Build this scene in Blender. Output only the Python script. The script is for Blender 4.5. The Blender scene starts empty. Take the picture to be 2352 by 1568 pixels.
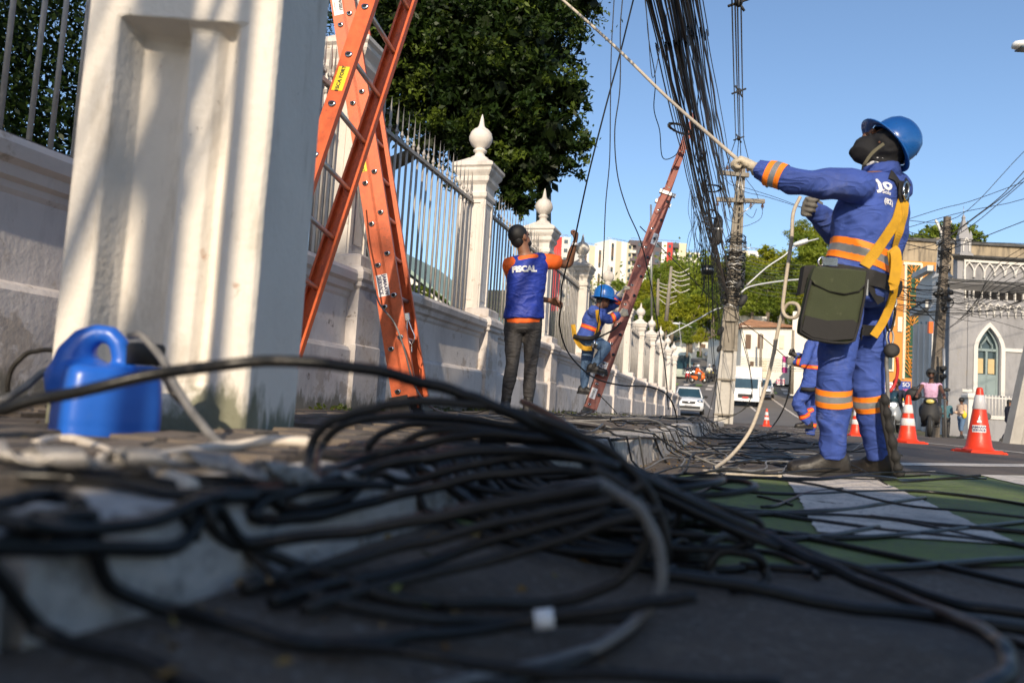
import bpy, bmesh, math, random
import numpy as np
from mathutils import Vector, Matrix, noise
from mathutils.bvhtree import BVHTree
random.seed(7); RS = np.random.RandomState(7)
PI = math.pi; R_ = math.radians
SC = bpy.context.scene; COL = SC.collection

# ---------------------------------------------------------------- camera
CAM_H = 0.24; FPX = 1850.0; TH = R_(16.087); PH = R_(4.59); RHO = 0.062
F = Vector((-math.sin(TH)*math.cos(PH), math.cos(TH)*math.cos(PH), math.sin(PH)))
R0 = Vector((math.cos(TH), math.sin(TH), 0)); U0 = R0.cross(F)
CR = R0*math.cos(RHO) + U0*math.sin(RHO); CU = U0*math.cos(RHO) - R0*math.sin(RHO)
CP = Vector((0, 0, CAM_H)); F0 = Vector((-math.sin(TH), math.cos(TH), 0))
cam_d = bpy.data.cameras.new('camera'); cam = bpy.data.objects.new('camera', cam_d); COL.objects.link(cam)
m = Matrix.Identity(4)
for i in range(3):
    m[i][0] = CR[i]; m[i][1] = CU[i]; m[i][2] = -F[i]; m[i][3] = CP[i]
cam.matrix_world = m
cam_d.sensor_width = 36; cam_d.lens = 36*FPX/2352; cam_d.clip_start = 0.02; cam_d.clip_end = 3000
cam_d.dof.use_dof = True; cam_d.dof.focus_distance = 6.6; cam_d.dof.aperture_fstop = 3.2
SC.camera = cam
# ---------------------------------------------------------------- sky, sun, exposure
SUN_EL = 26.0
SUN = Vector((0.15*math.cos(R_(SUN_EL)), -0.9887*math.cos(R_(SUN_EL)), math.sin(R_(SUN_EL))))
world = bpy.data.worlds.new('World'); SC.world = world; world.use_nodes = True
wn = world.node_tree.nodes; wn.clear()
sky = wn.new('ShaderNodeTexSky'); sky.sky_type = 'NISHITA'; sky.sun_disc = False
sky.sun_elevation = R_(SUN_EL); sky.sun_rotation = R_(171.4); sky.air_density = 1.0; sky.dust_density = 0.9; sky.ozone_density = 3.0
bg = wn.new('ShaderNodeBackground'); bg.inputs['Strength'].default_value = 0.15
wo = wn.new('ShaderNodeOutputWorld')
world.node_tree.links.new(sky.outputs[0], bg.inputs[0]); world.node_tree.links.new(bg.outputs[0], wo.inputs[0])
sd = bpy.data.lights.new('sun', 'SUN'); sd.energy = 4.5; sd.angle = R_(0.6); sd.color = (1.0, 0.84, 0.63)
so = bpy.data.objects.new('sun', sd); COL.objects.link(so); so.rotation_mode = 'QUATERNION'
so.rotation_quaternion = SUN.to_track_quat('Z', 'Y'); so.location = (0, -10, 12)
SC.view_settings.view_transform = 'Standard'; SC.view_settings.look = 'None'
SC.view_settings.exposure = 0.27; SC.view_settings.gamma = 1.0; SC.view_settings.use_curve_mapping = False
SC.render.engine = 'CYCLES'; SC.cycles.max_bounces = 6; SC.cycles.transparent_max_bounces = 8
SC.cycles.use_denoising = True

# ---------------------------------------------------------------- helpers: picture point -> place
def ray(x, y): return F + CR*((x-1176)/FPX) - CU*((y-784)/FPX)
def D(x, y, d): return CP + ray(x, y)*d                     # at distance d from the camera
def onz(x, y, z):
    r = ray(x, y); return CP + r*((z-CAM_H)/r.z)
def onx(x, y, X):
    r = ray(x, y); return CP + r*(X/r.x)
def onpl(x, y, P, n):
    r = ray(x, y); return CP + r*((P-CP).dot(n)/r.dot(n))
def sm(a, b, x):
    t = min(1, max(0, (x-a)/(b-a))); return t*t*(3-2*t)
KX = -0.43
HY = [38, 43, 48, 53, 58, 63, 69, 78, 87, 94, 100, 106, 112, 123, 150]; HZ = [.06, .18, .40, .74, 1.15, 1.6, 2.1, 3.0, 4.0, 4.9, 5.9, 6.95, 8.0, 9.1, 13]
def zroad(x, y):
    z = 0.06*sm(5, 14, y)*(1-sm(6, 16, x))
    if y < 2.4 and x < 0: z += 0.065*(1-sm(-.40, -.08, x))*(1-sm(1.1, 2.3, y))
    if y > 38:
        z = float(np.interp(y, HY, HZ))*(1-sm(4, 16, x))
    return z
def zwalk(y): return 0.14 + 0.035*sm(5, 9, y)
def ground(x, y):
    return zwalk(y) if (x < KX and y < 40) else zroad(x, y)
def crs(pts, n=8):
    P = [Vector(p) for p in pts]; P = [P[0]*2-P[1]] + P + [P[-1]*2-P[-2]]; out = []
    for i in range(1, len(P)-2):
        a, b, c, d = P[i-1:i+3]
        for k in range(n):
            t = k/n
            out.append(0.5*((2*b)+(c-a)*t+(2*a-5*b+4*c-d)*t*t+(3*b-a-3*c+d)*t*t*t))
    out.append(P[-2]); return out

# ---------------------------------------------------------------- mesh builder
def wmx(o):
    m = o.matrix_basis.copy()
    while o.parent: o = o.parent; m = o.matrix_basis @ m
    return m
class MB:
    def __init__(s): s.v = []; s.f = []; s.m = []; s.s = []; s.mi = 0
    def mat(s, i): s.mi = i; return s
    def add(s, vs, fs, smooth=False):
        b = len(s.v); s.v.extend([tuple(v) for v in vs])
        for f in fs: s.f.append([b+i for i in f]); s.m.append(s.mi); s.s.append(smooth)
        return s
    def box(s, c, d, M=None, taper=1.0):
        c = Vector(c); hx, hy, hz = d[0]/2, d[1]/2, d[2]/2; vs = []
        for z, k in ((-hz, 1), (hz, taper)):
            for x, y in ((-hx, -hy), (hx, -hy), (hx, hy), (-hx, hy)):
                p = Vector((x*k, y*k, z)); vs.append(c + (M @ p if M else p))
        return s.add(vs, [(3,2,1,0), (4,5,6,7), (0,1,5,4), (1,2,6,5), (2,3,7,6), (3,0,4,7)])
    def b2(s, x0, x1, y0, y1, z0, z1): return s.box(((x0+x1)/2, (y0+y1)/2, (z0+z1)/2), (x1-x0, y1-y0, z1-z0))
    def fr(s, P, ax, ay, az, c, d):      # box in a frame
        M = Matrix((ax, ay, az)).transposed(); return s.box(P + M @ Vector(c), d, M)
    def loft(s, rings, caps=True, smooth=True, closed=True):
        n = len(rings[0]); vs = [p for r in rings for p in r]; fs = []
        for i in range(len(rings)-1):
            for j in range(n if closed else n-1):
                k = (j+1) % n; fs.append((i*n+j, i*n+k, (i+1)*n+k, (i+1)*n+j))
        if caps: fs += [tuple(range(n-1, -1, -1)), tuple((len(rings)-1)*n+j for j in range(n))]
        return s.add(vs, fs, smooth)
    def tube(s, pts, r, seg=8, caps=True, flat=1.0, up=None):
        pts = [Vector(p) for p in pts]; N = len(pts)
        rr = r if hasattr(r, '__len__') else [r]*N; rings = []
        t = (pts[1]-pts[0]).normalized()
        u = Vector(up) if up else (Vector((0, 0, 1)) if abs(t.z) < 0.9 else Vector((1, 0, 0)))
        u = (u - t*u.dot(t)).normalized()
        for i, p in enumerate(pts):
            t = (pts[min(i+1, N-1)]-pts[max(i-1, 0)])
            t = t.normalized() if t.length > 1e-9 else Vector((0, 0, 1))
            u = u - t*u.dot(t); u = u.normalized() if u.length > 1e-6 else t.orthogonal().normalized()
            w = t.cross(u)
            rings.append([p + (u*math.cos(2*PI*k/seg)*flat + w*math.sin(2*PI*k/seg))*rr[i] for k in range(seg)])
        return s.loft(rings, caps)
    def ribbon(s, pts, nors, w, th):
        rings = []
        N = len(pts)
        for i, p in enumerate(pts):
            t = (pts[min(i+1, N-1)]-pts[max(i-1, 0)]).normalized(); n = nors[i]; n = (n-t*n.dot(t)).normalized(); b = t.cross(n)*(w/2); n = n*th
            rings.append([p-b, p+b, p+b+n, p-b+n])
        return s.loft(rings, True, False)
    def cyl(s, a, b, r, seg=12, r2=None): return s.tube([a, b], [r, r if r2 is None else r2], seg)
    def lathe(s, prof, c=(0, 0, 0), seg=16, M=None, sx=1, sy=1, smooth=True):
        c = Vector(c); rings = []
        for r, z in prof:
            ring = []
            for k in range(seg):
                a = 2*PI*k/seg; p = Vector((r*math.cos(a)*sx, r*math.sin(a)*sy, z)); ring.append(c + (M @ p if M else p))
            rings.append(ring)
        return s.loft(rings, True, smooth)
    def sq(s, prof, c=(0, 0, 0), M=None):   # square lathe: (half width, z)
        c = Vector(c); rings = []
        for h, z in prof:
            rings.append([c + ((M @ Vector(p)) if M else Vector(p)) for p in ((-h, -h, z), (h, -h, z), (h, h, z), (-h, h, z))])
        return s.loft(rings, True, False)
    def ell(s, c, r, M=None, seg=14, n=9):
        c = Vector(c); rings = []
        for i in range(n+1):
            t = PI*(0.02+0.96*i/n)-PI/2; ring = []
            for k in range(seg):
                a = 2*PI*k/seg; p = Vector((r[0]*math.cos(t)*math.cos(a), r[1]*math.cos(t)*math.sin(a), r[2]*math.sin(t)))
                ring.append(c + (M @ p if M else p))
            rings.append(ring)
        return s.loft(rings)
    def poly(s, pts, vec):                 # prism: polygon + extrusion vector
        n = len(pts); pts = [Vector(p) for p in pts]; vec = Vector(vec)
        vs = pts + [p+vec for p in pts]
        return s.add(vs, [tuple(range(n)), tuple(range(2*n-1, n-1, -1))] + [((i+1) % n, i, n+i, n+(i+1) % n) for i in range(n)])
    def xf(s, M): s.v = [tuple(M @ Vector(v)) for v in s.v]; return s
    def mesh(s, name, mats):
        me = bpy.data.meshes.new(name); me.from_pydata(s.v, [], s.f)
        for mt in (mats if isinstance(mats, (list, tuple)) else [mats]): me.materials.append(mt)
        me.polygons.foreach_set('material_index', s.m); me.polygons.foreach_set('use_smooth', s.s); return me
    def build(s, name, mats, parent=None, fix=True):
        if parent is not None:
            s.xf(wmx(parent).inverted())
        me = s.mesh(name, mats)
        if fix and len(s.f) < 60000:
            b = bmesh.new(); b.from_mesh(me); bmesh.ops.recalc_face_normals(b, faces=b.faces); b.to_mesh(me); b.free()
        o = bpy.data.objects.new(name, me); COL.objects.link(o)
        if parent is not None: o.parent = parent
        return o
def tag(o, label=None, cat=None, group=None, kind=None):
    if label: o['label'] = label
    if cat: o['category'] = cat
    if group: o['group'] = group
    if kind: o['kind'] = kind
    return o
def thing(name, label, cat, loc=(0, 0, 0), rz=0.0, group=None):
    o = bpy.data.objects.new(name, None); COL.objects.link(o); o.location = loc; o.rotation_euler = (0, 0, rz); o.empty_display_size = 0.2
    return tag(o, label, cat, group)
def link_mesh(name, me, parent=None, loc=(0, 0, 0), rz=0):
    o = bpy.data.objects.new(name, me); COL.objects.link(o); o.location = loc; o.rotation_euler = (0, 0, rz)
    if parent is not None: o.parent = parent
    return o
CH = {}
def copy_tree(o, parent=None):
    c = o.copy(); COL.objects.link(c); c.parent = parent
    for ch in [x for x in o.children]: copy_tree(ch, c)
    return c

# ---------------------------------------------------------------- materials
def mat(name, col, rough=0.6, var=0.12, vs=3.0, bump=0.0, bs=30.0, metal=0.0, dirt=None, emit=0, coat=0, stretch=None, spec=0.5, fold=0, trans=0, foot=None):
    mt = bpy.data.materials.new(name); mt.use_nodes = True; nt = mt.node_tree; N = nt.nodes; L = nt.links
    p = N['Principled BSDF']; p.inputs['Roughness'].default_value = rough; p.inputs['Metallic'].default_value = metal
    p.inputs['Specular IOR Level'].default_value = spec; p.inputs['Coat Weight'].default_value = coat
    tc = N.new('ShaderNodeNewGeometry'); mp = N.new('ShaderNodeMapping'); L.new(tc.outputs['Position'], mp.inputs[0])
    if stretch: mp.inputs['Scale'].default_value = stretch
    n1 = N.new('ShaderNodeTexNoise'); n1.inputs['Scale'].default_value = vs; n1.inputs['Detail'].default_value = 7; n1.inputs['Roughness'].default_value = 0.62
    L.new(mp.outputs[0], n1.inputs[0])
    r = N.new('ShaderNodeMapRange'); r.inputs[1].default_value = 0.3; r.inputs[2].default_value = 0.7; r.inputs[3].default_value = 1-var; r.inputs[4].default_value = 1+var
    L.new(n1.outputs[0], r.inputs[0])
    mx = N.new('ShaderNodeMix'); mx.data_type = 'RGBA'; mx.blend_type = 'MULTIPLY'; mx.inputs[0].default_value = 1
    mx.inputs[6].default_value = (*col, 1); L.new(r.outputs[0], mx.inputs[7]); out = mx.outputs[2]
    if dirt:
        for dc, lo, hi, dsc, st in dirt:
            m2 = N.new('ShaderNodeMapping'); L.new(tc.outputs['Position'], m2.inputs[0]); m2.inputs['Scale'].default_value = st
            m2.inputs['Location'].default_value = (dsc*1.7, dsc*.3, 5.1)
            n2 = N.new('ShaderNodeTexNoise'); n2.inputs['Scale'].default_value = dsc; n2.inputs['Detail'].default_value = 9; n2.inputs['Roughness'].default_value = 0.7
            L.new(m2.outputs[0], n2.inputs[0])
            r2 = N.new('ShaderNodeMapRange'); r2.inputs[1].default_value = lo; r2.inputs[2].default_value = hi; L.new(n2.outputs[0], r2.inputs[0])
            x2 = N.new('ShaderNodeMix'); x2.data_type = 'RGBA'; x2.inputs[7].default_value = (*dc, 1)
            L.new(r2.outputs[0], x2.inputs[0]); L.new(out, x2.inputs[6]); out = x2.outputs[2]
    if foot:                                                        # splash stains and moss that grow up from the foot
        fc, z0, hgt = foot; sx = N.new('ShaderNodeSeparateXYZ'); L.new(tc.outputs['Position'], sx.inputs[0])
        nz_ = N.new('ShaderNodeTexNoise'); nz_.inputs['Scale'].default_value = 9; nz_.inputs['Detail'].default_value = 8; nz_.inputs['Roughness'].default_value = .7
        mf = N.new('ShaderNodeMapping'); mf.inputs['Scale'].default_value = (1, 1, .35); L.new(tc.outputs['Position'], mf.inputs[0]); L.new(mf.outputs[0], nz_.inputs[0])
        mz = N.new('ShaderNodeMapRange'); mz.inputs[1].default_value = z0; mz.inputs[2].default_value = z0+hgt; mz.inputs[3].default_value = .34; mz.inputs[4].default_value = -.25; L.new(sx.outputs[2], mz.inputs[0])
        ad = N.new('ShaderNodeMath'); L.new(nz_.outputs[0], ad.inputs[0]); L.new(mz.outputs[0], ad.inputs[1])
        m4 = N.new('ShaderNodeMapRange'); m4.inputs[1].default_value = .56; m4.inputs[2].default_value = .70; L.new(ad.outputs[0], m4.inputs[0])
        x4 = N.new('ShaderNodeMix'); x4.data_type = 'RGBA'; x4.inputs[7].default_value = (*fc, 1); m5 = N.new('ShaderNodeMath'); m5.operation = 'MULTIPLY'; m5.inputs[1].default_value = .85; L.new(m4.outputs[0], m5.inputs[0]); L.new(m5.outputs[0], x4.inputs[0]); L.new(out, x4.inputs[6]); out = x4.outputs[2]
    L.new(out, p.inputs['Base Color'])
    rr = N.new('ShaderNodeMapRange'); rr.inputs[3].default_value = max(0, rough-.08); rr.inputs[4].default_value = min(1, rough+.1); L.new(n1.outputs[0], rr.inputs[0]); L.new(rr.outputs[0], p.inputs['Roughness'])
    if bump:
        n3 = N.new('ShaderNodeTexNoise'); n3.inputs['Scale'].default_value = bs; n3.inputs['Detail'].default_value = 5; L.new(mp.outputs[0], n3.inputs[0])
        b = N.new('ShaderNodeBump'); b.inputs['Strength'].default_value = min(1, bump); b.inputs['Distance'].default_value = 0.3/bs*max(1, bump)
        L.new(n3.outputs[0], b.inputs['Height']); L.new(b.outputs[0], p.inputs['Normal'])
    if fold:
        nf = N.new('ShaderNodeTexNoise'); nf.inputs['Scale'].default_value = 6.5; nf.inputs['Detail'].default_value = 1.5; nf.inputs['Distortion'].default_value = 1.2; nf.inputs['Roughness'].default_value = .45
        mpf = N.new('ShaderNodeMapping'); mpf.inputs['Rotation'].default_value = (.5, .6, .2); mpf.inputs['Scale'].default_value = (1, 1, 1.9); L.new(tc.outputs['Position'], mpf.inputs[0]); L.new(mpf.outputs[0], nf.inputs[0])
        ab = N.new('ShaderNodeMath'); ab.operation = 'SUBTRACT'; ab.inputs[1].default_value = .5; L.new(nf.outputs[0], ab.inputs[0]); ab2 = N.new('ShaderNodeMath'); ab2.operation = 'ABSOLUTE'; L.new(ab.outputs[0], ab2.inputs[0])
        bf = N.new('ShaderNodeBump'); bf.invert = True; bf.inputs['Strength'].default_value = min(1, fold); bf.inputs['Distance'].default_value = .055; L.new(ab2.outputs[0], bf.inputs['Height'])
        if bump: L.new(b.outputs[0], bf.inputs['Normal'])
        L.new(bf.outputs[0], p.inputs['Normal'])
    if emit: p.inputs['Emission Color'].default_value = (*col, 1); p.inputs['Emission Strength'].default_value = emit
    if trans: p.inputs['Transmission Weight'].default_value = trans
    return mt
def leafmat(name, col, col2, sc=0.8):
    mt = bpy.data.materials.new(name); mt.use_nodes = True; nt = mt.node_tree; N = nt.nodes; L = nt.links
    p = N['Principled BSDF']; p.inputs['Roughness'].default_value = 0.5; p.inputs['Specular IOR Level'].default_value = 0.35
    g = N.new('ShaderNodeNewGeometry'); n = N.new('ShaderNodeTexNoise'); n.inputs['Scale'].default_value = sc; n.inputs['Detail'].default_value = 4; L.new(g.outputs['Position'], n.inputs[0])
    r = N.new('ShaderNodeMapRange'); r.inputs[1].default_value = 0.38; r.inputs[2].default_value = 0.66; L.new(n.outputs[0], r.inputs[0])
    ri = N.new('ShaderNodeMath'); ri.operation = 'MULTIPLY_ADD'; ri.inputs[1].default_value = 0.5; L.new(g.outputs['Random Per Island'], ri.inputs[0]); 
    r3 = N.new('ShaderNodeMath'); r3.operation = 'MULTIPLY'; r3.inputs[1].default_value = 0.7; L.new(r.outputs[0], r3.inputs[0]); L.new(r3.outputs[0], ri.inputs[2])
    mx = N.new('ShaderNodeMix'); mx.data_type = 'RGBA'; mx.inputs[6].default_value = (*col, 1); mx.inputs[7].default_value = (*col2, 1); L.new(ri.outputs[0], mx.inputs[0]); L.new(mx.outputs[2], p.inputs['Base Color'])
    t = N.new('ShaderNodeBsdfTranslucent'); L.new(mx.outputs[2], t.inputs[0]); ms = N.new('ShaderNodeMixShader'); ms.inputs[0].default_value = 0.38
    L.new(p.outputs[0], ms.inputs[1]); L.new(t.outputs[0], ms.inputs[2]); L.new(ms.outputs[0], N['Material Output'].inputs[0]); return mt
S1 = (1, 1, 1); SV = (1, 1, .12)
white_wall = mat('white_paint', (.62, .58, .54), .8, .10, 1.3, .25, 30, dirt=[((.24, .22, .20), .53, .76, 2.2, SV), ((.36, .30, .24), .60, .70, 9, S1), ((.15, .14, .13), .64, .70, 18, (1, 1, .5))])
plinth_m = mat('plinth_render', (.56, .52, .50), .9, .12, 1.6, .35, 34, dirt=[((.27, .24, .23), .50, .78, 1.8, (1, 1, .3)), ((.16, .13, .11), .62, .70, 9, S1), ((.40, .35, .31), .55, .6, 3.2, S1)], foot=((.13, .12, .09), .12, .28))
near_m = mat('pillar_paint', (.70, .65, .58), .85, .08, 3, .5, 55, dirt=[((.42, .37, .30), .54, .74, 7, (1, 1, .25)), ((.42, .25, .16), .66, .74, 12, S1), ((.20, .18, .15), .66, .71, 26, (1, 1, .5)), ((.12, .11, .10), .70, .74, 45, S1)], foot=((.10, .11, .055), .12, .24))
moss_m = mat('mossy_base', (.30, .28, .22), .95, .3, 20, 1, 50, dirt=[((.09, .10, .05), .45, .6, 14, (1, 1, .4))])
bar_m = mat('railing_paint', (.32, .30, .28), .55, .2, 9, .4, 60, dirt=[((.16, .12, .09), .6, .75, 20, (1, 1, .2))])
rust_m = mat('rusty_rail', (.16, .13, .12), .8, .3, 14, .5, 60)
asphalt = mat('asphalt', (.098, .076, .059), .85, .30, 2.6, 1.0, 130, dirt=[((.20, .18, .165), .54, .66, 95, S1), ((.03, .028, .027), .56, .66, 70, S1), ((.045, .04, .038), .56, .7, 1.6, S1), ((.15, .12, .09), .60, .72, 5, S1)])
asphalt_far = mat('asphalt_worn', (.13, .12, .11), .85, .15, .6, .5, 90)
walk_m = mat('pavement', (.13, .105, .085), .9, .3, 5, 1.0, 60, dirt=[((.18, .15, .11), .5, .7, 12, S1), ((.03, .03, .028), .55, .7, 7, S1)])
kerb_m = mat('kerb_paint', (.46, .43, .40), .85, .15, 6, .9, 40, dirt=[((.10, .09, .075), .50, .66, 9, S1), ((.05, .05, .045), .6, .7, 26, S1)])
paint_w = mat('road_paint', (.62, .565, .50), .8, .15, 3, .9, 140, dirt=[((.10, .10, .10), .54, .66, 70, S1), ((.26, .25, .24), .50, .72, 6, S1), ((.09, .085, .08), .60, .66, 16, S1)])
paint_g = mat('green_paint', (.105, .150, .034), .8, .25, 2.5, 1.0, 140, dirt=[((.17, .22, .07), .50, .72, 5, S1), ((.07, .07, .06), .52, .64, 60, S1), ((.075, .072, .068), .57, .63, 14, S1)])
paint_y = mat('worn_paint', (.34, .33, .18), .8, .2, 2)
cable_k = mat('black_cable', (.009, .009, .009), .33, .3, 30, .2, 120, spec=.32, dirt=[((.07, .06, .05), .6, .8, 25, S1)])
cable_k2 = mat('dusty_cable', (.020, .018, .016), .5, .4, 24, .2, 120, spec=.35)
cable_g = mat('grey_cable', (.16, .155, .15), .5, .3, 25)
cable_w = mat('white_cable', (.55, .49, .42), .6, .2, 30, .3, 90)
alu_m = mat('twisted_wire', (.36, .34, .32), .42, .25, 30, metal=.5)
rope_m = mat('rope', (.46, .40, .32), .85, .15, 60, .8, 300)
orange_l = mat('fibreglass_orange', (.62, .115, .030), .42, .16, 20, .5, 170, dirt=[((.32, .07, .03), .55, .75, 30, S1)])
orange_d = mat('fibreglass_red', (.21, .035, .018), .45, .2, 16, .5, 150, dirt=[((.12, .04, .03), .55, .75, 20, S1)])
steel = mat('galvanised', (.45, .45, .44), .4, .15, 20, metal=.8)
alu2 = mat('ribbed_aluminium', (.50, .49, .47), .38, .2, 60, .5, 200, metal=.7)
black_m = mat('black_rubber', (.018, .018, .019), .7, .3, 20)
dark_hole = mat('hollow_dark', (.01, .008, .008), .9)
yellow_s = mat('yellow_label', (.80, .62, .02), .5, .05); white_s = mat('white_label', (.75, .74, .74), .55, .08, 30); ink = mat('ink', (.02, .02, .025), .6); ink_b = mat('navy_ink', (.02, .02, .10), .6)
jug_m = mat('blue_plastic', (.016, .115, .52), .34, .10, 5, spec=.5, dirt=[((.10, .16, .36), .62, .78, 18, S1)])
blue_c = mat('blue_cotton', (.036, .074, .31), .8, .14, 5, .5, 190, fold=.55, dirt=[((.09, .12, .30), .56, .74, 7, S1), ((.03, .045, .14), .62, .74, 12, S1)])
blue_v = mat('royal_blue_vest', (.012, .035, .30), .6, .08, 9, .3, 120, fold=.5)
orange_c = mat('orange_jersey', (.85, .13, .012), .7, .08, 9, .3, 120)
hi_or = mat('orange_band', (1.0, .24, .012), .6, .05, 20); hi_gr = mat('reflective_grey', (.27, .28, .29), .35, .08, 60, metal=.3)
hi_rd = mat('red_band', (.75, .07, .03), .6, .05)
jean_k = mat('charcoal_denim', (.045, .042, .042), .75, .2, 16, .6, 110, stretch=(1, 1, 3), fold=.5); jean_b = mat('blue_denim', (.085, .15, .26), .8, .2, 14, .4, 90, fold=.45)
skin_m = mat('skin', (.22, .10, .055), .5, .08, 20, .15, 150); skin_d = mat('deep_skin', (.10, .045, .028), .5, .08, 20)
hair_m = mat('black_hair', (.008, .007, .007), .6, .3, 60, .8, 300)
hood_m = mat('black_balaclava', (.012, .012, .014), .85, .2, 20, .5, 120)
helm_m = mat('helmet_blue', (.012, .115, .40), .25, .05, 8, coat=.3, dirt=[((.05, .10, .18), .62, .8, 14, S1)])
glove_m = mat('leather_glove', (.52, .45, .34), .8, .15, 18, .7, 60, dirt=[((.28, .23, .17), .55, .75, 22, S1)])
glove_g = mat('grey_glove', (.16, .15, .13), .8, .15, 18, .6, 60); green_c = mat('green_trim', (.02, .22, .09), .8)
boot_m = mat('black_leather', (.018, .016, .015), .5, .3, 20, .4, 60, dirt=[((.08, .065, .05), .55, .8, 14, S1)])
strap_y = mat('yellow_webbing', (.50, .265, .008), .75, .12, 30, .6, 260, dirt=[((.22, .12, .02), .6, .8, 14, S1)]); strap_k = mat('black_webbing', (.016, .015, .015), .8, .2, 30, .5, 200)
bag_m = mat('green_canvas', (.036, .044, .020), .9, .12, 14, .7, 200, dirt=[((.10, .10, .06), .6, .8, 22, S1)])
cone_m = mat('cone_red', (.72, .045, .012), .38, .08, 6, .2, 30, dirt=[((.35, .05, .02), .58, .8, 10, S1)]); cone_w = mat('cone_band', (.62, .60, .60), .4, .12, 90, .3, 120)
conc = mat('weathered_concrete', (.22, .195, .16), .9, .2, 4, .8, 40, dirt=[((.10, .09, .07), .55, .72, 6, (1, 1, .3))]); conc_w = mat('whitewashed_concrete', (.41, .39, .36), .9, .1, 5, .5, 40, dirt=[((.25, .23, .2), .58, .78, 8, S1)])
bark_m = mat('bark', (.16, .13, .10), .95, .35, 5, 1, 22, stretch=(1, 1, .25))
glass_d = mat('window_glass', (.03, .05, .06), .08, .3, 2, spec=.8); glass_c = mat('vehicle_glass', (.02, .05, .07), .05, .2, 2, spec=.9)
wht = mat('white_bodywork', (.68, .69, .71), .25, .05, 4, coat=.5); lamp_on = mat('headlight_on', (1, .95, .8), .3, emit=5); chrome = mat('chrome', (.6, .6, .6), .15, metal=1)
tyre_m = mat('tyre', (.015, .015, .015), .8); red_m = mat('red_plastic', (.45, .02, .02), .35); ora_m = mat('orange_bodywork', (.75, .14, .02), .3)

# ---------------------------------------------------------------- text and leaves
def text_mb(s, size, bold=0.0, align='CENTER'):
    cu = bpy.data.curves.new('t', 'FONT'); cu.body = s; cu.size = size; cu.offset = bold; cu.align_x = align; cu.align_y = 'CENTER'; cu.fill_mode = 'FRONT' if hasattr(cu, 'fill_mode') else 'BOTH'
    cu.resolution_u = 3
    ob = bpy.data.objects.new('t', cu); COL.objects.link(ob); dg = bpy.context.evaluated_depsgraph_get(); me = bpy.data.meshes.new_from_object(ob.evaluated_get(dg))
    vs = [tuple(v.co) for v in me.vertices]; fs = [tuple(p.vertices) for p in me.polygons]
    bpy.data.objects.remove(ob); bpy.data.meshes.remove(me); bpy.data.curves.remove(cu); return vs, fs
def text_on(s, size, P, ax, ay, mt, parent, name='lettering', bold=0.0, lift=0.002, bvh=None, sub=0, align='CENTER', cond=1.0):
    """flat lettering on plane P + ax*x + ay*y, or pressed onto a bvh surface"""
    vs, fs = text_mb(s, size, bold, align); ax = Vector(ax).normalized(); ay = Vector(ay).normalized(); n = ax.cross(ay).normalized(); mb = MB()
    if sub:
        me = bpy.data.meshes.new('x'); me.from_pydata(vs, [], fs); b = bmesh.new(); b.from_mesh(me)
        bmesh.ops.triangulate(b, faces=b.faces); bmesh.ops.subdivide_edges(b, edges=[e for e in b.edges if e.calc_length() > size*.12], cuts=sub); bmesh.ops.triangulate(b, faces=b.faces)
        b.verts.index_update(); vs = [tuple(v.co) for v in b.verts]; fs = [tuple(v.index for v in f.verts) for f in b.faces]; b.free(); bpy.data.meshes.remove(me)
    out = []
    for v in vs:
        p = Vector(P) + ax*v[0]*cond + ay*v[1] + n*lift
        if bvh:
            h = bvh.ray_cast(p+n*.35, -n)
            if h[0] is not None: p = h[0] + n*lift
        out.append(p)
    mb.add(out, fs); return mb.build(name, mt, parent, fix=False)
def leaves(name, blobs, n, size, mt, parent=None, seed=1, flat=.35, clus=26, shell=.55, droop=0, csize=.12, aspect=.42):
    rs = np.random.RandomState(seed); vol = np.array([b[1][0]*b[1][1]*b[1][2] for b in blobs])**.75; vol /= vol.sum(); nc = max(6, n//clus)
    idx = rs.choice(len(blobs), nc, p=vol); d = rs.normal(size=(nc, 3)); d /= np.linalg.norm(d, axis=1)[:, None]
    rad = (shell + (1-shell)*rs.rand(nc)**.6)[:, None]; rad *= (.86+.28*rs.rand(nc))[:, None]
    C = np.array([blobs[i][0] for i in idx], float) + d*rad*np.array([blobs[i][1] for i in idx])
    cr = np.array([min(blobs[i][1]) for i in idx])*csize*(.6+.9*rs.rand(nc))
    k = rs.randint(0, nc, n); P = C[k] + rs.normal(size=(n, 3))*cr[k][:, None]*np.array([1, 1, .55]); P[:, 2] -= droop*rs.rand(n)
    nr = rs.normal(size=(n, 3))*np.array([1, 1, flat]) ; nr[:, 2] += .75; nr /= np.linalg.norm(nr, axis=1)[:, None]
    a = rs.normal(size=(n, 3)); a -= nr*np.sum(a*nr, 1)[:, None]; a /= np.linalg.norm(a, axis=1)[:, None]; b = np.cross(nr, a)
    s = (size*(.6+.8*rs.rand(n)))[:, None]; V = np.empty((n, 4, 3)); V[:, 0] = P-a*s*.5; V[:, 1] = P+b*s*aspect*.5; V[:, 2] = P+a*s*.5; V[:, 3] = P-b*s*aspect*.5
    if parent is not None:
        M = np.array(wmx(parent).inverted()); V = V @ M[:3, :3].T + M[:3, 3]
    me = bpy.data.meshes.new(name); me.vertices.add(4*n); me.vertices.foreach_set('co', V.reshape(-1).astype(np.float32)); me.loops.add(4*n); me.loops.foreach_set('vertex_index', np.arange(4*n, dtype=np.int32))
    me.polygons.add(n); me.polygons.foreach_set('loop_start', np.arange(0, 4*n, 4, dtype=np.int32)); me.polygons.foreach_set('loop_total', np.full(n, 4, np.int32)); me.materials.append(mt); me.update()
    o = bpy.data.objects.new(name, me); COL.objects.link(o)
    if parent is not None: o.parent = parent
    return o
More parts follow.
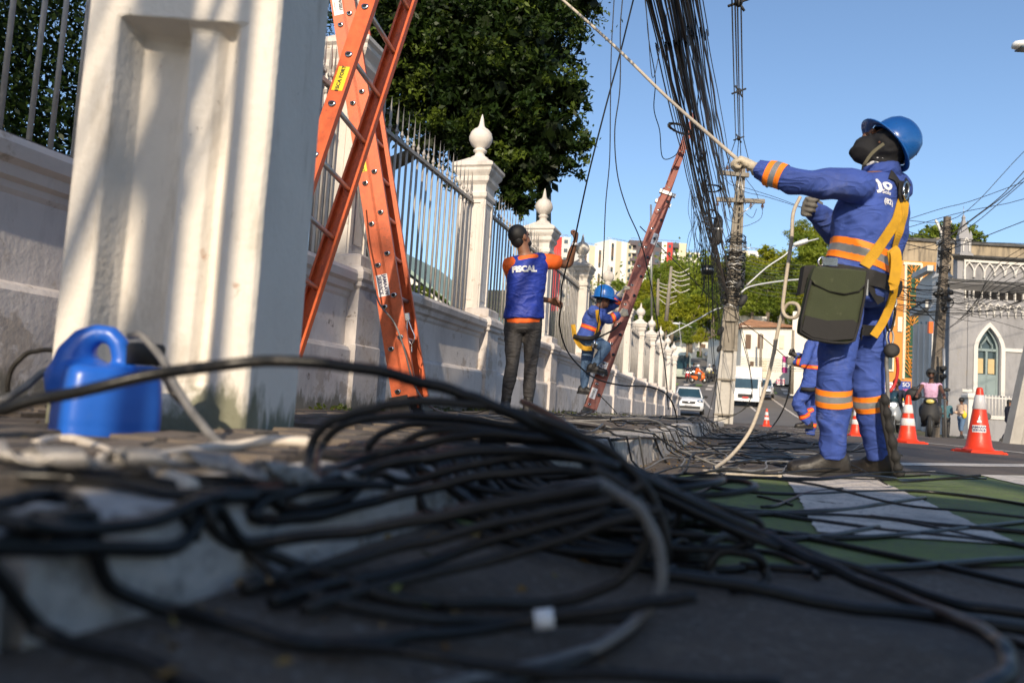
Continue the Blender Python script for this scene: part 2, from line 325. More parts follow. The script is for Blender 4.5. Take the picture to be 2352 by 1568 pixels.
def trunk(mb, a, b, r0, r1, wob=.15, n=6, seg=9):
    a, b = Vector(a), Vector(b); L = (b-a).length; pts = []
    for i in range(n+1):
        t = i/n; p = a.lerp(b, t) + Vector((random.uniform(-1, 1), random.uniform(-1, 1), 0))*wob*L*.12*math.sin(PI*t); pts.append(p)
    mb.tube(pts, [r0+(r1-r0)*i/n for i in range(n+1)], seg)
def zt(x, y):
    u = x/max(1.0, y/40.0)
    z = zroad(0, y)*(1-sm(4, 16, u)) if y > 20 else zroad(x, y)
    if y > 150: z = zroad(0, 150)*(1-sm(6, 18, u)*.0) + (y-150)*0.18; z = min(z, 75)
    return z
def G(px, py, walk=True):
    r = ray(px, py); d = 0.3
    while d < 400:
        p = CP + r*d; g = zwalk(p.y) if (walk and p.x < KX and p.y < 40) else zt(p.x, p.y)
        if p.z <= g: return Vector((p.x, p.y, g))
        d *= 1.01
    return CP + r*d
# ---------------------------------------------------------------- the ground
ys = [-45, -30, -20, -12, -6, -3] + [i*.5 for i in range(-4, 80)] + list(range(41, 150, 3)) + [150, 170, 200, 240, 290, 340, 400, 480, 600, 900]
xs = [-600, -300, -150, -80, -50, -34, -24, -17, -12, -8, -5.5, -4, -3, -2, -1, -.43, 0, 1, 2, 3.5, 5, 6.5, 8, 10, 12, 14, 17, 22, 30, 42, 60, 90, 140, 250, 600]
def sheet(name, xs, ys, zf, mt, dz=0, kind='structure', parent=None, jit=0):
    v = [(x, y, zf(x, y)+dz+(random.uniform(-jit, jit) if jit else 0)) for y in ys for x in xs]; n = len(xs)
    f = [(j*n+i, j*n+i+1, (j+1)*n+i+1, (j+1)*n+i) for j in range(len(ys)-1) for i in range(n-1)]
    mb = MB(); mb.add(v, f, True); o = mb.build(name, mt, parent, fix=False)
    if kind: o['kind'] = kind
    return o
earth = mat('dry_earth', (.12, .10, .06), .95, .3, .15, .5, 3, dirt=[((.05, .07, .02), .45, .6, .1, S1)])
sheet('ground', xs, ys, lambda x, y: zt(x, y)-.03, earth)
rx = [-.45, -.38, -.3, -.2, -.1, 0, 1, 2, 3.5, 5, 7, 9, 12, 16, 22, 30]
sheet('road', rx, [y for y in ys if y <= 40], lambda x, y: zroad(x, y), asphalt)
sheet('road_uphill', [-9, -6, -4, -2, 0, 2, 4, 6.5], [40]+[y for y in ys if 40 < y <= 130], lambda x, y: zt(x, y), asphalt_far, dz=.002)
sheet('side_street', [-60, -40, -20, -9.5], list(range(62, 120, 4)), lambda x, y: zt(x, y), asphalt_far, dz=.006)
def patch(name, pts, mt, dz, n=24, kind='structure'):
    """quad strip between two ground curves given as lists of (x, y)"""
    a, b = pts; mb = MB(); V = []
    A = crs([(x, y, 0) for x, y in a], n); B = crs([(x, y, 0) for x, y in b], n)
    for p, q in zip(A, B):
        e_ = (q-p).normalized()
        for k in range(9):
            w = p.lerp(q, k/8) + (e_*random.uniform(-.004, .004) if k in (0, 8) else e_*0); V.append((w.x, w.y, zt(w.x, w.y)+dz))
    mb.add(V, [(i*9+k, i*9+k+1, (i+1)*9+k+1, (i+1)*9+k) for i in range(len(A)-1) for k in range(8)], True)
    o = mb.build(name, mt, None, fix=True); o['kind'] = kind; return o
patch('crossing_green_paint', ([(-.40, 1.08), (-.18, 1.25), (.51, 1.73), (4, 4.2), (9, 8)], [(-.40, 3.15), (-.18, 3.45), (.30, 4.15), (4, 8.5), (9, 14)]), paint_g, .004)
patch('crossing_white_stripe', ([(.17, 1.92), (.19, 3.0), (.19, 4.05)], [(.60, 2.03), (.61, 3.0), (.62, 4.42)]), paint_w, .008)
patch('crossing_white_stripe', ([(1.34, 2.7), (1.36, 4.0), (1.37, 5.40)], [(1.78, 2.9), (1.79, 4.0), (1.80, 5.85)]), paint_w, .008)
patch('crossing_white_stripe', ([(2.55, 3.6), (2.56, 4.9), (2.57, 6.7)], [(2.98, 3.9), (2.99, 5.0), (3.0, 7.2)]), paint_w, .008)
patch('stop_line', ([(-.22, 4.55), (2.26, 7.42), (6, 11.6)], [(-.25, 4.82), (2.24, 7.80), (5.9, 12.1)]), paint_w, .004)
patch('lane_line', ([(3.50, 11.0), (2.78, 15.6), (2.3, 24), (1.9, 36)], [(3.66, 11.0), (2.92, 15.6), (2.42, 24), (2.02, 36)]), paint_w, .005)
def pxline(name, pts, w, mt=paint_w, dz=.02):
    P = [G(*p) for p in pts]; patch(name, ([(p.x-w/2, p.y) for p in P], [(p.x+w/2, p.y) for p in P]), mt, dz)
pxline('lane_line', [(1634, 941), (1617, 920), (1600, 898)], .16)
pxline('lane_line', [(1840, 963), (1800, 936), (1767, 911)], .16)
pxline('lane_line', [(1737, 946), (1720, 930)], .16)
for y0 in (76.0, 80.5):                                            # painted crossing uphill
    for k in range(13):
        x = -9 + k*1.15
        patch('uphill_crossing_stripe', ([(x, y0), (x, y0+1), (x, y0+2.6)], [(x+.58, y0), (x+.58, y0+1), (x+.58, y0+2.6)]), paint_w if k % 2 else mat('worn_green', (.20, .30, .06), .8) if k == 0 else bpy.data.materials.get('worn_green') if k % 2 == 0 else paint_w, .03, 4)
# pavement and kerb
wy = [-6, -3] + [i*.25 for i in range(-8, 150)] + [37.6, 38.0]
pav = sheet('pavement', [-2.9, -2.4, -2.0, -1.6, -1.2, -.9, -.7, KX-.16], wy, lambda x, y: zwalk(y), walk_m, jit=.0035)
mb = MB(); rs = np.random.RandomState(3)
for j in range(34):                                                # worn paving setts near the camera
    for i in range(16):
        x = KX-.24-i*.112+rs.uniform(-.006, .006)-(.05 if j % 2 else 0); y = .35+j*.115+rs.uniform(-.006, .006)
        if x < -2.1 or (-1.72 < x < -1.05 and 1.15 < y < 2.1) or rs.rand() < .05: continue
        mb.box((x, y, zwalk(y)+.004+rs.uniform(-.003, .004)), (.100, .103, .016), Matrix.Rotation(rs.uniform(-.05, .05), 3, 'Z') @ Matrix.Rotation(rs.uniform(-.03, .03), 3, 'X'), .93)
tag(mb.build('paving_setts', walk_m, pav), kind='stuff')
kr = thing('kerb', None, None); del_k = kr; kr['kind'] = 'structure'
for k in range(24):                                                # kerb stones, one by one
    y0 = -.55 + k*.98 if k < 24 else 0
    y1 = y0 + .965; yc = (y0+y1)/2; zt0 = zwalk(yc)+.004+random.uniform(-.004, .004); b = .012
    mb = MB(); x0 = KX-.16+random.uniform(-.004, .004); x1 = KX+random.uniform(-.005, .005); zb = -.05
    prof = [(x0, zb), (x0, zt0), (x1-.03, zt0), (x1-.012, zt0-.006), (x1-.002, zt0-.018), (x1+.006, zb)]
    rings = []
    for i in range(9):
        t = i/8; e = .012 if i in (0, 8) else 0
        rings.append([(x+random.uniform(-.003, .003)-e*(x > x0), y0+(y1-y0)*t, z+(random.uniform(-.003, .003)-e if z > 0 else 0)) for x, z in prof])
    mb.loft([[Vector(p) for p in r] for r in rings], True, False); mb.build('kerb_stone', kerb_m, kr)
# leaf litter and grit in the gutter
mb = MB(); rs = np.random.RandomState(5)
lit = mat('leaf_litter', (.20, .11, .03), .8, .5, 20, dirt=[((.10, .12, .02), .5, .6, 8, S1)])
for i in range(900):
    if i % 3: x = KX + abs(rs.normal(0, .13)) + .01; y = rs.uniform(.3, 9)
    elif i % 2: x = rs.uniform(-2.5, KX-.05); y = rs.uniform(.4, 9)
    else: x = -2.62+abs(rs.normal(0, .05)); y = rs.uniform(2, 18)
    s = rs.uniform(.003, .011); z = ground(x, y)+.010; a = rs.uniform(0, 6)
    mb.add([(x+s*math.cos(a), y+s*math.sin(a), z+rs.uniform(0, .006)), (x-s*.5*math.sin(a), y+s*.5*math.cos(a), z+rs.uniform(0, .008)), (x-s*math.cos(a), y-s*math.sin(a), z), (x+s*.5*math.sin(a), y-s*.5*math.cos(a), z)], [(0, 1, 2, 3)])
tag(mb.build('leaf_litter', lit, fix=False), 'scattered dry leaves and grit lying along the gutter and the pavement', 'litter', kind='stuff')
weed_m = leafmat('weed', (.05, .09, .02), (.14, .17, .04), 9)
leaves('weeds', [((-2.62, y, zwalk(y)+.015), (.05, .5, .03)) for y in range(3, 37)], 5000, .035, weed_m, seed=3, clus=10, shell=.1)
tag(bpy.data.objects['weeds'], 'small green weeds growing along the foot of the white wall', 'weeds', kind='stuff')

# ---------------------------------------------------------------- boundary wall, pillars, railings
WX = -2.92; PY = [.35, 3.45] + [8.36+3.03*k for k in range(-1, 10)]
wl = thing('boundary_wall', 'long low white rendered wall with moulded sill carrying the railings along the pavement', 'wall', (-2.9, 15, .1))
prof = [(-2.655, 0), (-2.655, .56), (-2.675, .585), (-2.715, .60), (-2.72, .93), (-2.705, .95), (-2.70, .975), (-2.675, .99), (-2.665, 1.03), (-2.635, 1.05), (-2.625, 1.10), (-2.64, 1.13), (-3.20, 1.15), (-3.20, 0)]
def wallrun(y0, y1, nm, i0, i1, mt):
    mb = MB(); pr = [prof[i] for i in range(i0, i1)]; n = max(2, int((y1-y0)/.25)); rings = []
    for i in range(n+1):
        y = y0+(y1-y0)*i/n
        rings.append([Vector((x+.006*noise.noise(Vector((0, y*1.3, z*3)))+.003*noise.noise(Vector((3, y*6, z*7))), y, z+(zwalk(y)-.14 if z > 0 else 0)*.4+.004*noise.noise(Vector((9, y, 0))))) for x, z in pr])
    mb.loft(rings, True, False); o = mb.build(nm, mt, wl); return o
wallrun(-4.2, 37.7, 'wall', 0, 14, plinth_m)
def make_pillar():
    t = thing('fence_pillar', '', 'pillar', (WX, 0, 0), 0, 'white pillars with ball finials along the railing')
    mb = MB(); mb.sq([(.20, .12), (.20, .60), (.19, .61), (.19, 1.00), (.215, 1.02), (.215, 1.05), (.235, 1.07), (.235, 1.12), (.215, 1.15), (.18, 1.17), (.18, 1.24), (.155, 1.26)], (WX+.10, 0, 0)); mb.build('pedestal', plinth_m, t)
    mb = MB(); mb.sq([(.14, 1.24), (.14, 2.48)], (WX, 0, 0)); s = mb.build('shaft', white_wall, t)
    mb = MB()
    for a in range(4):
        M = Matrix.Rotation(a*PI/2, 3, 'Z'); c = Vector((WX, 0, 0))
        for x in (-.118, .118): mb.box(c+M @ Vector((x, -.146, 1.86)), (.040, .014, 1.2), M)
        for z in (1.28, 2.44): mb.box(c+M @ Vector((0, -.1465, z)), (.196, .013, .04), M)
        mb.box(c+M @ Vector((0, -.143, 1.86)), (.12, .008, 1.02), M)
    mb.build('panel_frame', white_wall, s)
    mb = MB(); mb.sq([(.15, 2.47), (.165, 2.49), (.165, 2.53), (.148, 2.55), (.152, 2.62), (.185, 2.66), (.19, 2.70), (.178, 2.71), (.205, 2.75), (.215, 2.77), (.215, 2.80), (.235, 2.82), (.235, 2.85), (.215, 2.865), (.15, 2.905), (.095, 2.945)], (WX, 0, 0)); mb.build('capital', white_wall, t)
    mb = MB(); mb.lathe([(.0, 2.93), (.105, 2.935), (.10, 2.965), (.062, 2.985), (.052, 3.02), (.075, 3.035), (.078, 3.05), (.055, 3.065), (.060, 3.075), (.105, 3.11), (.130, 3.16), (.133, 3.20), (.118, 3.25), (.085, 3.29), (.045, 3.315), (.032, 3.34), (.018, 3.42), (.004, 3.47)], (WX, 0, 0), 20); mb.build('finial', white_wall, t)
    return t
PL = ['white fence pillar nearest the camera, its finial cut off above the picture', 'white fence pillar just behind the left leaning ladder', 'white fence pillar right of the crossed orange ladders, finial against the dark tree', 'white fence pillar whose finial stands under the right edge of the tree', 'white fence pillar between the raised hand and the vest of the standing man', 'white fence pillar whose finial shows just left of the climbing worker', 'white fence pillar hidden behind the climbing worker', 'white fence pillar just right of the leaning red ladder', 'eighth white fence pillar, second to the right of the red ladder', 'ninth white fence pillar, third to the right of the red ladder', 'tenth white fence pillar, third from the far end', 'white fence pillar second from the far end of the wall', 'last white fence pillar at the far end of the wall beside the cars']
p0 = make_pillar()
for i, y in enumerate(PY):
    o = p0 if i == 0 else copy_tree(p0)
    o.location.y = y; o.location.z = (zwalk(y)-.14)*.5; o['label'] = PL[i]
def bar_mb():
    mb = MB(); mb.tube([(0, 0, 1.16), (0, 0, 2.50)], .0115, 7); mb.lathe([(.010, 2.50), (.018, 2.51), (.019, 2.525), (.010, 2.54), (.008, 2.56)], (0, 0, 0), 7)
    mb.loft([[Vector((s*h*.35, 0, z)) if k % 2 else Vector((0, s*h, z)) for k, s in ((0, 1), (1, 1), (0, -1), (1, -1))] for h, z in ((.008, 2.55), (.020, 2.60), (.012, 2.68), (.001, 2.78))], True, False); return mb
bar_me = bar_mb().mesh('bar', bar_m)
RL = ['at the left edge of the picture, behind the large near post', 'behind the orange ladders, left of the second pillar', 'between the second pillar and the one against the tree', 'behind the standing man in the vest', 'between the standing man and the climbing worker', 'just behind the climbing worker', 'behind the foot of the red ladder', 'first bay to the right of the red ladder', 'second bay to the right of the red ladder', 'third bay to the right of the red ladder', 'fourth bay to the right of the red ladder', 'farthest bay, at the end of the wall']
for i in range(len(PY)-1):
    y0, y1 = PY[i]+.15, PY[i+1]-.15; dz = (zwalk(y0)-.14)*.5
    t = thing('iron_railing', 'spear topped railing ' + RL[i], 'railing', (WX, (y0+y1)/2, 0), 0, 'spear topped railings between the white pillars')
    n = 22 if i < 6 else 18
    for k in range(n):
        y = y0+(y1-y0)*(k+.5)/n + random.uniform(-.006, .006); o = link_mesh('bar', bar_me, t, (random.uniform(-.003, .003), y-(y0+y1)/2, dz), random.uniform(-.3, .3)); o.rotation_euler.x = random.uniform(-.006, .006)
    for nm, z, h in (('top_rail', 2.43, .032), ('bottom_rail', 1.185, .035)):
        mb = MB(); mb.b2(WX-.022, WX+.022, y0, y1, z+dz, z+dz+h); mb.build(nm, rust_m if nm == 'bottom_rail' else bar_m, t)

# ---------------------------------------------------------------- large near post
RFc = D(560, 1000, 1.75); a17 = R_(17); ux = Vector((math.cos(a17), math.sin(a17), 0)); uy = Vector((-math.sin(a17), math.cos(a17), 0)); hw = .2175
cen = Vector((RFc.x, RFc.y, 0)) - ux*hw + uy*hw
np_ = thing('gate_post', 'large square white plastered post with a recessed panel, close behind the blue jug', 'post', (cen.x, cen.y, .14), a17)
mb = MB()
out = [(-hw, hw), (-hw, -hw+.01), (-hw+.008, -hw), (-.150, -hw), (-.143, -hw+.004), (-.128, -hw+.060), (-.118, -hw+.085), (-.030, -hw+.105), (-.012, -hw+.095), (.010, -hw+.030), (.024, -hw+.026), (.072, -hw+.030), (.090, -hw+.052), (.104, -hw+.050), (.130, -hw+.008), (.150, -hw), (hw-.010, -hw), (hw, -hw+.012), (hw, hw)]
flat = [(x, -hw if (-.19 < x < .19 and y < 0) else y) for x, y in out]
def ring(o, z, a=.0014): return [Vector((x+a*noise.noise(Vector((x*9, z*5, 1))), y+a*noise.noise(Vector((z*4, y*9+x*7, 5))), z)) for x, y in o]
zs = [0] + [.03+i*.04 for i in range(28)]
def lerp_o(k): return [(a[0], a[1]*(1-k)+b[1]*k) for a, b in zip(out, flat)]
rings = [ring(lerp_o(1 if z < .06 else max(0, 1-(z-.06)/.04)), z) for z in zs if z < .90] + [ring(lerp_o(0), .905), ring(lerp_o(.15), .915), ring(lerp_o(1), .925), ring(flat, 1.2), ring(flat, 1.9)]
mb.loft(rings, True, False); M = np_.matrix_basis; mb.xf(M); sh = mb.build('shaft', near_m, np_); 
bv = sh.modifiers.new('b', 'BEVEL'); bv.width = .004; bv.segments = 2; bv.limit_method = 'ANGLE'
mb = MB(); mb.sq([(.23, 1.9), (.25, 1.94), (.25, 2.0), (.30, 2.05), (.30, 2.1), (.2, 2.2), (.02, 2.35)]); mb.xf(M); mb.build('cap', near_m, np_)
mb = MB()
for k in range(0):                                                # moss and flaking crust at the post's foot on the street side
    z = abs(random.gauss(0, .05)); y = random.uniform(-hw, hw); mb.ell((hw+.0005, y, z), (.0035, random.uniform(.008, .03), random.uniform(.008, .04)), None, 6, 4)
    if k % 2: mb.ell((random.uniform(-.2, .2), -hw+.012, abs(random.gauss(0, .03))), (random.uniform(.006, .03), .012, random.uniform(.006, .03)), None, 6, 4)
# ---------------------------------------------------------------- fused shapes (voxel remesh)
def fuse(name, mb, vox, mt, parent=None, smooth=4, disp=None, mats=None):
    me = mb.mesh('tmp', mt); ob = bpy.data.objects.new('tmp', me); COL.objects.link(ob)
    b = bmesh.new(); b.from_mesh(me); bmesh.ops.recalc_face_normals(b, faces=b.faces); b.to_mesh(me); b.free()
    r = ob.modifiers.new('r', 'REMESH'); r.mode = 'VOXEL'; r.voxel_size = vox; r.use_smooth_shade = True
    if smooth: s = ob.modifiers.new('s', 'SMOOTH'); s.factor = .5; s.iterations = smooth
    dg = bpy.context.evaluated_depsgraph_get(); m2 = bpy.data.meshes.new_from_object(ob.evaluated_get(dg)); bpy.data.objects.remove(ob); bpy.data.meshes.remove(me)
    if disp:
        n = len(m2.vertices); co = np.empty(n*3, np.float32); m2.vertices.foreach_get('co', co); nr = np.empty(n*3, np.float32); m2.vertex_normals.foreach_get('vector', nr); co = co.reshape(-1, 3); nr = nr.reshape(-1, 3)
        d = np.array([disp(Vector(c)) for c in co.tolist()], np.float32); co += nr*d[:, None]; m2.vertices.foreach_set('co', co.reshape(-1)); m2.update()
    if parent is not None: m2.transform(wmx(parent).inverted())
    m2.materials.clear(); m2.materials.append(mt); m2.name = name
    o = bpy.data.objects.new(name, m2); COL.objects.link(o)
    if parent is not None: o.parent = parent
    return o
# ---------------------------------------------------------------- blue jug
JD = 1.52; jt = thing('jug', 'blue plastic jerrycan with a moulded handle standing in front of the large white post', 'jug', D(235, 1028, JD))
jb = D(235, 1028, JD); Mj = Matrix.Rotation(TH+R_(38), 3, 'Z')
def rsq(cx, w, d, z, rr=.45, n=28):
    o = []
    for k in range(n):
        a = 2*PI*k/n; c, s_ = math.cos(a), math.sin(a); e = 2/5.5
        o.append(jb + R0*cx + Mj @ Vector((w*abs(c)**e*(1 if c > 0 else -1), d*abs(s_)**e*(1 if s_ > 0 else -1), z)))
    return o
mb = MB(); k = .236/2/1.35
mb.loft([rsq(0, k*.90, k*.90, 0), rsq(0, k*.99, k*.99, .008), rsq(0, k, k, .03), rsq(0, k*.99, k*.99, .045), rsq(0, k*1.0, k*1.0, .05), rsq(0, k*.985, k*.985, .09), rsq(.0, k*.95, k*.95, .12), rsq(0, k*.92, k*.91, .140), rsq(-.003, k*.84, k*.84, .150), rsq(-.01, k*.6, k*.6, .157)])
def jp(px, py, dd=0): return D(px, py, JD+dd)
mb.tube([jp(172, 905), jp(168, 860), jp(178, 812), jp(198, 780), jp(226, 766), jp(256, 770), jp(274, 790), jp(281, 820), jp(284, 870)], [.050, .046, .036, .026, .019, .018, .018, .019, .022], 12, flat=1.0)
mb.ell(jp(185, 868), (.070, .055, .045)); mb.ell(jp(168, 880), (.046, .050, .060)); mb.ell(jp(262, 872), (.040, .045, .030))
fuse('body', mb, .0045, jug_m, jt, 5)
mb = MB(); c = jp(330, 862, .0); mb.lathe([(.026, 0), (.026, .014), (.03, .018), (.03, .024)], c+Vector((0, 0, -.006)), 18); mb.build('neck', jug_m, jt)
mb = MB(); mb.lathe([(.033, .0), (.034, .034), (.03, .04), (.001, .041)], c+Vector((0, 0, .02)), 18); mb.build('cap', black_m, jt)
# ================================================================ ladders
UP = Vector((0, 0, 1))
def plate(mb, P, u, v, n, w, h, th=.0015): mb.box(P, (w, h, th), Matrix((v, u, n)).transposed())
def ladder(name, label, base, top, rung, width, mt, web=.082, rails=((0, 0, 1),), sp=.30, r0=.16, dshift=0):
    """base/top: centre of the near rail's web; rung: direction to the far rail; rails: (v offset, from, to) for nested sections"""
    base, top, rung = Vector(base), Vector(top), Vector(rung); u = (top-base).normalized(); rung = (rung-u*rung.dot(u)).normalized(); v = rung.cross(u).normalized()
    if v.dot(R0) < 0: v = -v
    L = (top-base).length; t = thing(name, label, 'ladder', base, 0, 'orange ladders at work by the wall'); Mx = Matrix((v, rung, u)).transposed()
    ends = []
    for vo, a, b in rails:
        for side, off in ((0, 0.0), (1, width)):
            mb = MB(); l = (b-a)*L; c = base + u*(a*L + l/2) + v*vo + rung*off; s = 1 if side == 0 else -1
            mb.box(c, (web, .005, l), Mx)
            for q in (-1, 1): mb.box(c + v*q*(web/2-.0025) + rung*s*.016, (.005, .030, l-.002), Mx); mb.box(c + v*q*(web/2-.008)+rung*s*.030, (.012, .004, l-.004), Mx)
            rl = mb.build('rail', mt, t); ends.append(rl)
        n = int(((b-a)*L-r0)/sp)+1
        for k in range(n):
            p = base + u*(a*L + r0 + k*sp) + v*(vo+dshift)
            mb = MB(); mb.tube([p-rung*.008, p+rung*(width+.008)], .0145, 10); mb.build('rung', alu2, t)
            mb = MB(); ra = []; rb = []; rd = []
            for j in range(14):
                an = 2*PI*j/14; y = math.sin(an); x = math.cos(an); sq_ = .6 if y > .35 else 1
                w = v*x*(1 if y < .3 else .95) + u*min(y, .55)
                ra.append(p - rung*.0045 + w*.0225); rb.append(p - rung*.011 + w*.0205); rd.append(p - rung*.0115 + w*.0135)
            mb.loft([ra, rb, rd], False); mb.build('rung_collar', chrome, t)
            mb = MB(); mb.add([q+rung*.0012 for q in rd], [tuple(range(14))]); mb.build('rung_hole', dark_hole, t)
    for vo, a, b in rails:
        if a < .01:
            for off in (0, width):
                mb = MB(); mb.box(base + v*vo + rung*off + u*.02, (web+.03, .05, .13), Mx); mb.box(base + v*vo + rung*off - u*.035, (web+.05, .07, .03), Mx); mb.build('foot', black_m, t)
    return t, u, v, rung, base, L
# ladder leaning right (front of the crossing pair)
dA = 3.9
A0 = D(537, 905, dA); A1 = D(913, -200, dA+.62)
RUN_A = (R0*.27 + F0*.92 - UP*.08)
tA, uA, vA, rA, bA, LA = ladder('ladder', 'orange ladder leaning to the right, its foot hidden behind the large post', A0, A1, RUN_A, .40, orange_l, web=.095, sp=.30, r0=.10)
def sticker(t, P, u, v, rung, w, h, mt, lines, ink_, size, rot=False, name='label_sticker', off=.004):
    if name == 'label_sticker' and h < .18:
        q_ = (P-Vector(t.location)).dot(u); k_ = round((q_-STR[1])/STR[0]-.5)+.5; P = P + u*(k_*STR[0]+STR[1]-q_)
    mb = MB(); n = -rung; mb.box(P + n*off, (w, .001, h), Matrix((v, rung, u)).transposed()); s = mb.build(name, mt, t)
    for (txt, dy, sz, bold) in lines:
        if rot: text_on(txt, sz, P + n*(off+.0008) + v*dy, u*rot, -v*rot, ink_, s, bold=bold)
        else: text_on(txt, sz, P + n*(off+.0008) + u*dy, v, u, ink_, s, bold=bold)
    return s
def railpt(b, u, py, d_hint):                    # point on line b + u*t whose picture row is py
    lo, hi = -1.0, 9.0
    for _ in range(50):
        m_ = (lo+hi)/2; p = b+u*m_; w = p-CP; y = 784-FPX*(w.dot(CU)/w.dot(F))
        if y > py: lo = m_
        else: hi = m_
    return b+u*lo
STR = (.30, .10)
sticker(tA, railpt(bA, uA, 238, 4), uA, vA, rA, .066, .145, yellow_s, [('ESCA FORT', 0, .030, .0006)], ink, 0, rot=1)
# ladder leaning left (two nested sections)
dB = 5.55
B0 = D(920, 938, dB); B1 = D(752, -140, dB+.38)
tB, uB, vB, rB, bB, LB = ladder('ladder', 'orange extension ladder leaning to the left on the pavement', B0, B1, (R0*.13 + F0*.96), .36, orange_l, web=.098, rails=((0, 0, 1), (.078, .02, .99)), sp=.30, r0=.12)
tB['label'] = 'orange two section ladder leaning to the left, its foot on the pavement'
STR = (.30, .12)
sticker(tB, railpt(bB, uB, 402, 5), uB, vB, rB, .055, .135, yellow_s, [('ESCA FORT', 0, .026, .0006)], ink, 0, rot=-1)
sticker(tB, railpt(bB, uB, 693, 5)+vB*.012, uB, vB, rB, .082, .155, white_s, [('JAMAAW', .018, .036, .001), ('SERVICE', -.018, .036, .001)], ink_b, 0, rot=-1)
sticker(tB, railpt(bB, uB, 25, 5), uB, vB, rB, .07, .15, white_s, [('W/2EU', .02, .03, .001), ('A SEGURANCA', -.022, .012, 0)], ink, 0, rot=-1)
mb = MB(); p = railpt(bB, uB, 735, 5) + vB*.14 + rB*.03
mb.box(p, (.03, .03, .05), Matrix((vB, rB, uB)).transposed()); mb.tube(crs([p, p-uB*.08+vB*.015, p-uB*.15+vB*.03, p-uB*.20, p-uB*.26-vB*.01], 4), .005, 6); mb.tube(crs([p, p-uB*.08-vB*.015, p-uB*.15-vB*.02, p-uB*.20], 4), .005, 6); mb.build('rope_latch', chrome, tB)
mb = MB(); mb.tube(crs([D(822, 430, 5.5), D(828, 500, 5.45), D(850, 600, 5.45), D(868, 690, 5.4), D(905, 740, 5.35), D(928, 800, 5.3), D(950, 880, 5.3), D(985, 930, 5.2), D(1035, 952, 5.0)], 6), .006, 6)
tag(mb.build('ladder_rope', cable_g), 'thin grey rope hanging down the left leaning ladder to the pavement', 'rope')
# red ladder the worker climbs
dC = 10.9
C0 = D(1346, 950, dC); C1 = D(1592, 262, dC+1.0); span = (C1-C0).length
tC, uC, vC, rC, bC, LC = ladder('ladder', 'dark red ladder leaning on the overhead cables, with the worker climbing it', C0, C0+(C1-C0)*.735, (R0*.05 + F0*.98), .36, orange_d, web=.100, rails=((0, 0, 1),), sp=.30, r0=.14)
for side in (0, 1):
    mb = MB(); c0 = C0 + (C1-C0)*.02 + vC*.080 + rC*.36*side; Mx = Matrix((vC, rC, uC)).transposed()
    mb.box(c0 + uC*span*.35, (.072, .006, span*.70), Mx); mb.box(c0 + uC*span*.35 + vC*.036, (.006, .035, span*.70), Mx); mb.build('rail', orange_d, tC)
    mb = MB(); c1 = C0 + uC*span*.86 + vC*.03 + rC*.36*side; mb.box(c1, (.085, .006, span*.29), Mx); mb.box(c1+vC*.042, (.006, .035, span*.29), Mx); mb.box(c1-vC*.042, (.006, .035, span*.29), Mx); mb.build('rail', orange_d, tC)
    mb = MB(); mb.box(C0 + uC*span*.72 + vC*.04+rC*.36*side, (.24, .05, .05), Mx); mb.build('bracket', steel, tC)
for k in range(13):
    p = C0 + uC*(.30+k*.30) + vC*.080
    if k < 11:
        mb = MB(); mb.tube([p-rC*.012, p-rC*.005], .024, 10); mb.build('rung_collar', chrome, tC); mb = MB(); mb.tube([p-rC*.0135, p-rC*.012], .014, 8); mb.build('rung_hole', dark_hole, tC)
for k in range(4):
    p = C0 + uC*(span*.74+k*.30) + vC*.03; mb = MB(); mb.tube([p-rC*.01, p+rC*.37], .014, 8); mb.build('rung', alu2, tC)
STR = (.30, .15)
sticker(tC, railpt(bC, uC, 846, 5)-vC*.0, uC, vC, rC, .11, .20, white_s, [('JAMAAW', -.022, .052, .0015), ('SERVICE', .022, .052, .0015)], ink_b, 0, rot=1)
sticker(tC, railpt(bC, uC, 900, 5)+vC*.0, uC, vC, rC, .08, .15, white_s, [('W/2EU', 0, .04, .001)], ink, 0, rot=1)
sticker(tC, C0 + uC*span*.59 + vC*.09, uC, vC, rC, .09, .17, white_s, [('W/2EU', 0, .04, .001)], ink, 0, rot=1)
